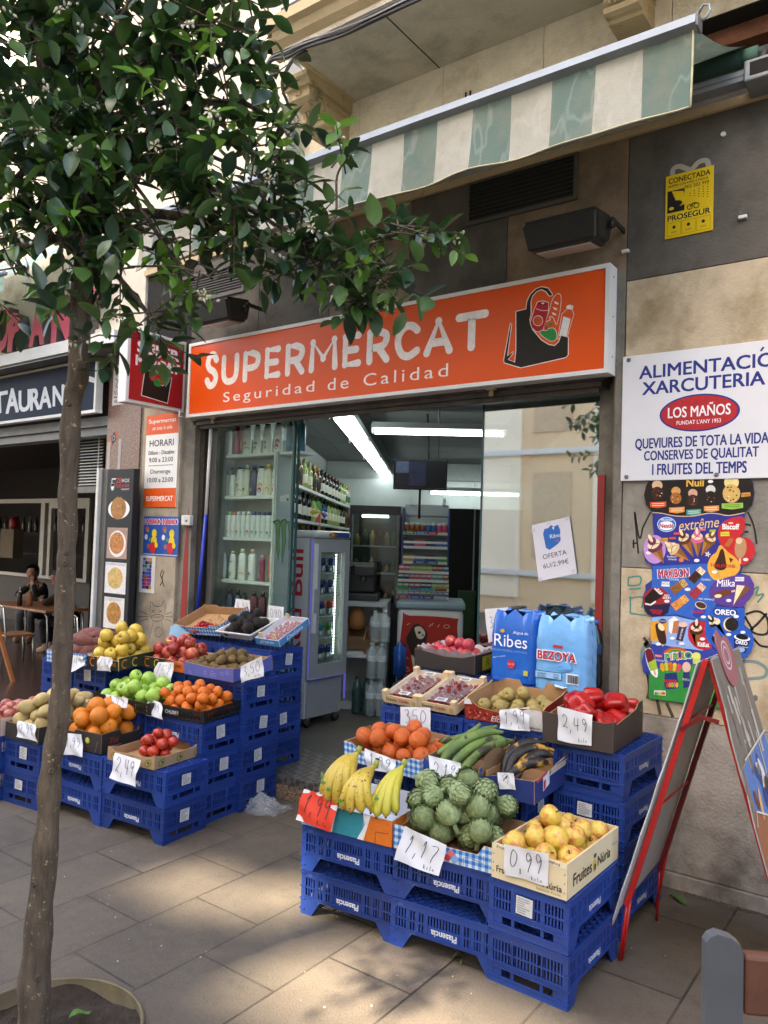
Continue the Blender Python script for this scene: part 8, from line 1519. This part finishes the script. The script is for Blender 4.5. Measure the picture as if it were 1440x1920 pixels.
pts=[(2.93,1.15),(2.945,.96),(2.935,.93),(2.925,.75),(2.91,.70),(2.915,.60),(2.90,.50),(2.90,.38),(2.885,.28),(2.89,.17),(2.91,.14),(2.94,.2),(3.38,.24),(3.38,.5),(3.37,.8),(3.38,1.15)]
a.add([lf(y,z,.016)for y,z in pts]+[lf(y,z,.021)for y,z in pts],[tuple(range(len(pts))),tuple(range(2*len(pts)-1,len(pts)-1,-1))]+[(k,k+len(pts),(k+1)%len(pts)+len(pts),(k+1)%len(pts))for k in range(len(pts))],mat('board_back','b5b6b4',.6,var=.08,nscale=3));part('left_board',a,ab)
a=MB();rf_=lambda y,z,o_:Vector((AP[0]+.012+.27*(AP[1]-z)/.95+o_,y,z));
for yy in(fy+.02,ry):a.tube([rf_(yy,1.15,0),rf_(yy,.0,0)],.0125,rdm,4,smooth=False)
part('right_frame',a,ab)
a=MB();pts=[(2.93,1.17),(2.935,1.0),(2.91,.9),(2.905,.78),(2.92,.72),(2.90,.62),(2.90,.45),(2.915,.38),(2.93,.34),(2.90,.30),(2.895,.15),(2.93,.08),(3.40,.08),(3.42,.4),(3.40,.6),(3.42,.8),(3.38,.95),(3.37,1.17)]
n=len(pts);a.add([tuple(rf_(y,z,.014))for y,z in pts]+[tuple(rf_(y,z,.019))for y,z in pts],[tuple(range(n)),tuple(range(2*n-1,n-1,-1))]+[(k,k+n,(k+1)%n+n,(k+1)%n)for k in range(n)],mat('board_print_edge','8f8f8c',.4,var=.05));part('right_board',a,ab)
ar=Art(lambda y,z,k:rf_(y,z,.0195+k),.0006)
ar.poly([(2.932,1.165),(2.937,1.0),(2.912,.9),(2.91,.8),(3.385,.85),(3.37,1.165)],'6a6662',1);ar.poly([(2.95,.8),(3.39,.84),(3.41,.62),(3.2,.58),(2.95,.66)],'4a6fae',1);ar.poly([(2.925,.8),(2.95,.8),(2.95,.66),(2.905,.62)],'7a6a5c',2);ar.poly([(2.902,.62),(2.95,.66),(3.2,.58),(3.41,.61),(3.415,.34),(2.93,.35),(2.902,.45)],'8f5a3c',1);ar.poly([(2.918,.36),(3.415,.34),(3.40,.09),(2.93,.09),(2.90,.2)],'8f8a2c',1)
rr=random.Random(14)
for k in range(22):y,z=rr.uniform(2.96,3.34),rr.uniform(.84,1.12);ar.stroke([(y,z),(y+rr.uniform(-.02,.02),z-rr.uniform(.05,.16))],rr.uniform(.01,.03),rr.choice(['b0aca6','6a625a','a8a49e','5f5a55','9a958f']),2+k%3)  # grey streaks over the top of the board: reflections painted in
for k in range(34):y,z=rr.uniform(2.97,3.36),rr.uniform(.14,.80);ar.ell(y,z,rr.uniform(.015,.05),rr.uniform(.02,.06),rr.choice(['2a1a14','d0c8b8','6a3a24','c9a070','24407c','b0302c','cfd0d2','3a2a22']),3+k%5,12,rr.uniform(0,3))
ar.stroke([(2.98,.82),(3.39,.855)],.006,'d0cfc8',9);ar.stroke([(2.91,.62),(2.95,.66),(3.2,.58),(3.41,.61)],.006,'d0cfc8',9);part('pictures_and_reflections',ar,ab)
a=MB();hp=smooth_poly([(3.03,1.16),(3.03,1.22),(3.08,1.26),(3.13,1.225),(3.19,1.23),(3.24,1.18),(3.22,1.10),(3.14,1.05),(3.06,1.08)],3);n=len(hp);a.add([tuple(rf_(y,z,.021))for y,z in hp]+[tuple(rf_(y,z,.025))for y,z in hp],[tuple(range(n)),tuple(range(2*n-1,n-1,-1))]+[(k,k+n,(k+1)%n+n,(k+1)%n)for k in range(n)],mat('heart_topper','8a4a5c',.4,var=.1))
part('heart_topper',a,ab);ar=Art(lambda y,z,k:rf_(y,z,.0255+k),.0006)
for s in(1,.6):ar.stroke([(3.12+.055*s*math.cos(t/3),1.165+.05*s*math.sin(t/3))for t in range(20)],.008,'d0b8c4',1)
part('swirl_emblem',ar,ab)
a=MB();a.tube([(-.79,fy-.01,.90),(-.715,fy-.012,.955),(-.66,fy-.005,.945)],.010,rdk,4,smooth=False);part('brace',a,ab)
bd_=Vector((.86,.51,0)).normalized();bn_=Vector((-bd_.y,bd_.x,0));b0=D(1355,1760,1.33);bn=thing('bench','grey steel bench end with reddish brown boards in the near right corner','bench',(b0.x,b0.y,0))
MBn=Matrix(((bd_.x,bn_.x,0,0),(bd_.y,bn_.y,0,0),(0,0,1,0),(0,0,0,1)));m_post=mat('bench_grey','55585c',.45,.2,var=.12,nscale=8,dirt=('b0aca4',9,.74,.78));m_plank=mat('bench_plank','583526',.55,var=.15,nscale=2.5,stretch=(1,8,8),bmp=.1)
for k in(0,1.5):
 a=MB();ZT=b0.z+.008;prof=[(-.031,0),(-.031,ZT-.012),(-.024,ZT-.002),(-.012,ZT+.004),(.012,ZT-.002),(.026,ZT-.012),(.031,ZT-.028),(.031,0)];a.prism([(p[0]+k,p[1])for p in prof],1,-.012,.012,m_post,MBn);a.box((k-.03,.0125,.39),(k+.03,.42,.43),m_post,MBn);a.box((k-.03,.38,0),(k+.03,.42,.389),m_post,MBn);a.obj('post',bn)
for z,h in((ZT-.128,.10),(ZT-.27,.10)):
 a=MB();a.bbox((.033,-.014,z),(1.467,.014,z+h),m_plank,.006,MBn);a.obj('back_board',bn)
for k in range(3):a=MB();a.bbox((.0,.06+k*.12,.431),(1.5,.165+k*.12,.46),m_plank,.006,MBn);a.obj('seat_board',bn)
def fallen(p,s,rz,c,lb):
 a=MB();a.grid(lambda u,v:((u-.5)*s,(v-.5)*s*.45*math.sin(math.pi*min(.98,max(.02,u)))**.7,.004+.012*abs(v-.5)+.01*math.sin(u*5)),8,4,mat('leaf_'+c,c,.6,var=.25,nscale=20));o=a.obj('fallen_leaf');o.location=p;o.rotation_euler=(0,0,rz);tag(o,lb,'leaf')
fallen(G(865,1798),.07,.9,'5a5a34','dry grey green leaf on the pavement before the blue crates');fallen(G(862,1806),.05,2.2,'4a4a2e','small curled dry leaf beside the one before the crates');fallen(G(1275,1690),.10,-.3,'3f5a26','green fallen leaf by the foot of the right wall');fallen(G(150,1905),.07,1.4,'4f7a2c','fresh green leaf lying in the tree pit')
a=MB();rr=random.Random(5)
for k in range(160):x=rr.uniform(-1.0,-.2);y=3.70-abs(rr.gauss(0,.015));s=rr.uniform(.003,.012);d=rr.uniform(0,3);a.add([(x,y,.003),(x+s*math.cos(d),y+s*math.sin(d),.006),(x+s*.6*math.cos(d+1.3),y+s*.6*math.sin(d+1.3),.010)],[(0,1,2)],mat('dry_debris','5a4a32',.9,var=.4,nscale=60))
tag(a.obj('dry_debris',loc=(-.6,3.7,0)),'dry leaf crumbs along the foot of the right wall','debris',kind='stuff')
a=MB()
for k in range(70):p=G(rr.uniform(100,1300),rr.uniform(1560,1900));s=rr.uniform(.003,.009);d=rr.uniform(0,3);a.add([(p.x,p.y,.002),(p.x+s*math.cos(d),p.y+s*math.sin(d),.003),(p.x+s*.5*math.cos(d+1.2),p.y+s*.5*math.sin(d+1.2),.005)],[(0,1,2)],mat('petal_litter','b0aa98',.8,var=.2,nscale=50))
tag(a.obj('petal_litter',loc=(-2,2,0)),'tiny white petals and crumbs scattered over the flagstones','litter',kind='stuff')
# THE ORANGE TREE
tr=thing('orange_tree','orange tree with a slim trunk and white blossom in the foreground on the left','tree',(hx-.03,hy,0))
bark=mat('orange_bark','564a3d',.9,var=.45,nscale=40,bmp=1.0,bscale=110,dirt=('a8976f',45,.60,.66),stretch=(1,1,.22))
tp=[tuple(W(x,y,1.36))for x,y in((56,1990),(62,1920),(68,1790),(86,1590),(96,1440),(112,1324),(123,1090),(126,1010),(128,910),(135,760),(147,700),(150,600),(158,500),(162,440))]
a=MB();TP=[Vector(p)for p in smooth_poly(tp,10,False)];rr=random.Random(2);rs=[float(np.interp(p.z,[0,.2,.5,1,1.6,2.0,2.4],[.049,.045,.037,.030,.0285,.030,.034]))*(1+.03*math.sin(k*.9)+.03*math.sin(k*.43+1))for k,p in enumerate(TP)];a.tube(TP,rs,bark,22)
a.v=[v+Vector((math.sin(v.z*37+v.x*90),math.cos(v.z*29+v.y*80),0))*.0022 for v in a.v]
for k in(18,27,40,55,63,75,30,48,66,90):d=Vector((rr.uniform(.2,1),rr.uniform(-1,-.3),0)).normalized();p=TP[k]+d*rs[k]*.9;a.lathe([(.011,-.005),(.009,.004),(.006,.007),(.003,.005),(.001,.003)],bark,10,Matrix.Translation(p)@d.to_track_quat('Z','Y').to_matrix().to_4x4())
part('trunk',a,tr)
blobs=[(90,90,1.30,.32,38),(250,70,1.42,.30,32),(395,50,1.50,.17,12),(60,290,1.22,.26,30),(195,250,1.40,.27,28),(340,215,1.48,.24,18),(430,190,1.60,.13,10),(505,255,1.72,.08,6),(550,330,1.72,.04,3),(290,395,1.45,.21,17),(420,400,1.52,.17,13),(95,430,1.24,.18,14),(25,500,1.14,.06,3),(345,515,1.50,.10,8),(290,590,1.44,.06,5),(265,620,1.42,.03,2),(490,435,1.62,.10,8),(570,455,1.72,.10,7),(655,480,1.80,.09,7),(690,520,1.80,.07,5),(750,430,1.84,.08,6),(640,300,1.80,.025,2),(105,590,1.15,.03,2),(235,640,1.42,.03,2),(480,330,1.62,.14,9),(160,380,1.35,.18,12),(30,20,1.2,.25,16),(-60,250,1.15,.3,18),(-80,480,1.1,.2,10),(100,-90,1.3,.35,18),(300,-80,1.45,.3,14),(450,-20,1.55,.15,6),(600,500,1.75,.06,4),(220,500,1.38,.10,6),(720,490,1.82,.06,4),(650,560,1.80,.035,3),(720,535,1.83,.035,3)]
lm=mat('orange_leaf','335229',.32,var=.25,nscale=9,spec=.55,transl=.22,bmp=.08,bscale=30);lm2=mat('old_orange_leaf','253f2b',.3,var=.25,nscale=9,spec=.6,transl=.15,bmp=.08,bscale=30);lm3=mat('pale_orange_leaf','50703a',.3,var=.3,nscale=9,spec=.6,transl=.25,bmp=.08,bscale=30);ly=mat('young_orange_leaf','5f8a34',.35,var=.2,nscale=9,transl=.4)
cr,tw,bs=MB(),MB(),MB();rr=random.Random(31);pet_m=mat('orange_blossom','d6d2be',.6,var=.08,transl=.2);stam=mat('blossom_stamen','c0a050',.6)
def leaf(p,d,nrm,L,m):
 d=d.normalized();s=d.cross(nrm).normalized();n=s.cross(d);W_=L*rr.uniform(.44,.56)/2;dr=rr.uniform(.02,.30)*L;fold=rr.uniform(.15,.5);vs=[]
 for k,t in enumerate((0,.12,.32,.55,.78,.93,1.0)):
  w_=W_*(0.04,.45,.92,1.0,.70,.30,0.02)[k];c=p+d*(L*t)-n*(dr*t*t);wob=.05*W_*math.sin(t*9+L*300);vs+=[c+s*w_+n*(w_*fold+wob),c,c-s*w_+n*(w_*fold-wob)]
 cr.add(vs,[q for k in range(6)for q in((k*3,k*3+1,k*3+4,k*3+3),(k*3+1,k*3+2,k*3+5,k*3+4))],m,smooth=True)
def bud(p,s):bs.lathe([(.001,0),(s*.45,s*.3),(s*.5,s*.8),(s*.35,s*1.3),(.001,s*1.5)],pet_m,7,Matrix.Translation(p)@Euler((rr.uniform(-.9,.9),rr.uniform(-.9,.9),0)).to_matrix().to_4x4())
def flower(p,nrm):
 q=nrm.to_track_quat('Z','Y').to_matrix().to_4x4();M=Matrix.Translation(p)@q
 for k in range(5):
  t=k*1.2566;c,s=math.cos(t),math.sin(t);bs.add([(.003*c,.003*s,.0),(.012*c-.0045*s,.012*s+.0045*c,.003),(.021*c,.021*s,-.002),(.012*c+.0045*s,.012*s-.0045*c,.003)],[(0,1,2,3)],pet_m,M)
 bs.tube([(0,0,0),(0,0,.009)],.0025,stam,5,M=M)
crown_c=Vector((-2.35,1.35,2.9));bc=[]
for(px_,py_,y,rad,nt_)in blobs+[(0,0,0,.13,9)]:
 c=W(px_,py_,y)if y else Vector((-2.05,-.05,2.2));bc.append((c,rad))  # last cluster: unseen leaves added out of frame to cast a leaf shadow
 for k in range(int(nt_*1.05)):
  while True:
   v=Vector((rr.uniform(-1,1),rr.uniform(-1,1),rr.uniform(-1,1)))
   if .15<v.length<1:break
  st=c+v*rad*.62;out=(st-c).normalized()*.7+Vector((rr.uniform(-1,1),rr.uniform(-1,1),rr.uniform(-.6,.7)))*.7;L=rr.uniform(.10,.20)*(1 if rad>.05 else .9);en=st+out.normalized()*L;md=(st+en)/2+Vector((0,0,rr.uniform(-.01,.02)))
  tw.tube([st-out.normalized()*.06,md,en],[.0032,.0025,.0012],bark,5,cap=False);nl=rr.randint(6,9);yng=rr.random()<.2
  for j in range(nl):
   t=.1+.9*j/(nl-1);p=st.lerp(en,t);ax=(en-st).normalized();sd_=ax.orthogonal();sd_=Matrix.Rotation(j*2.4+k,3,ax)@sd_;d=(sd_*1.0+ax*.55+Vector((0,0,-.35*rr.random()))).normalized();n=Vector((rr.uniform(-.5,.5),rr.uniform(-.5,.5),1)).normalized()
   leaf(p,d,n,rr.uniform(.052,.098)*(.75 if yng else 1),ly if yng else rr.choice((lm,lm,lm2,lm3)))
  if rr.random()<.26:
   for j in range(rr.randint(3,8)):bud(en+Vector((rr.gauss(0,.014),rr.gauss(0,.014),rr.gauss(0,.014))),rr.uniform(.006,.010))
   if rr.random()<.45:flower(en+Vector((0,-.012,.0)),Vector((.4+rr.uniform(-.4,.4),-.8,rr.uniform(-.2,.5))).normalized())
fork=TP[-1];
def limb(pts,r0,r1):P=[Vector(p)for p in smooth_poly([tuple(p)for p in pts],6,False)];lb_.tube(P,[r0+(r1-r0)*k/(len(P)-1)for k in range(len(P))],bark,10)
lb_=MB();limb([fork-Vector((0,0,.06)),W(172,380,1.39),W(172,300,1.40),W(178,220,1.42),W(220,60,1.45)],.045,.018);limb([fork-Vector((0,0,.06)),W(150,420,1.36),W(125,300,1.33),W(85,160,1.28),W(70,20,1.25)],.036,.014)
limb([fork,W(260,400,1.5),W(400,420,1.6),W(520,460,1.70),W(640,500,1.8),W(700,540,1.82)],.020,.005);limb([W(560,465,1.72),W(640,470,1.8),W(740,440,1.84),W(780,410,1.86)],.008,.003);limb([W(560,465,1.72),W(625,420,1.78),W(632,330,1.80),W(655,295,1.8)],.006,.0025);limb([W(180,330,1.40),W(300,240,1.5),W(440,190,1.62),W(540,250,1.72)],.018,.005)
limb([fork,W(80,450,1.25),W(0,480,1.15),W(-80,480,1.1)],.014,.006);limb([fork-Vector((0,0,.02)),W(240,540,1.45),W(290,600,1.45),W(340,620,1.5)],.010,.004);limb([W(150,430,1.36),W(300,440,1.44),W(330,480,1.44),W(370,520,1.46),W(450,490,1.5)],.004,.0015);limb([W(240,500,1.4),W(330,500,1.42),W(400,520,1.44),W(430,515,1.44)],.0035,.0015)
for c,rad in bc:
 if rad>.09:lb_.tube([crown_c.lerp(c,.35),crown_c.lerp(c,.7)+Vector((0,0,.03)),c],[.012,.008,.004],bark,7,cap=False)
part('branches',lb_,tr);part('crown',cr,tr,fix=False);part('twigs',tw,tr,fix=False);part('blossom',bs,tr,fix=False)
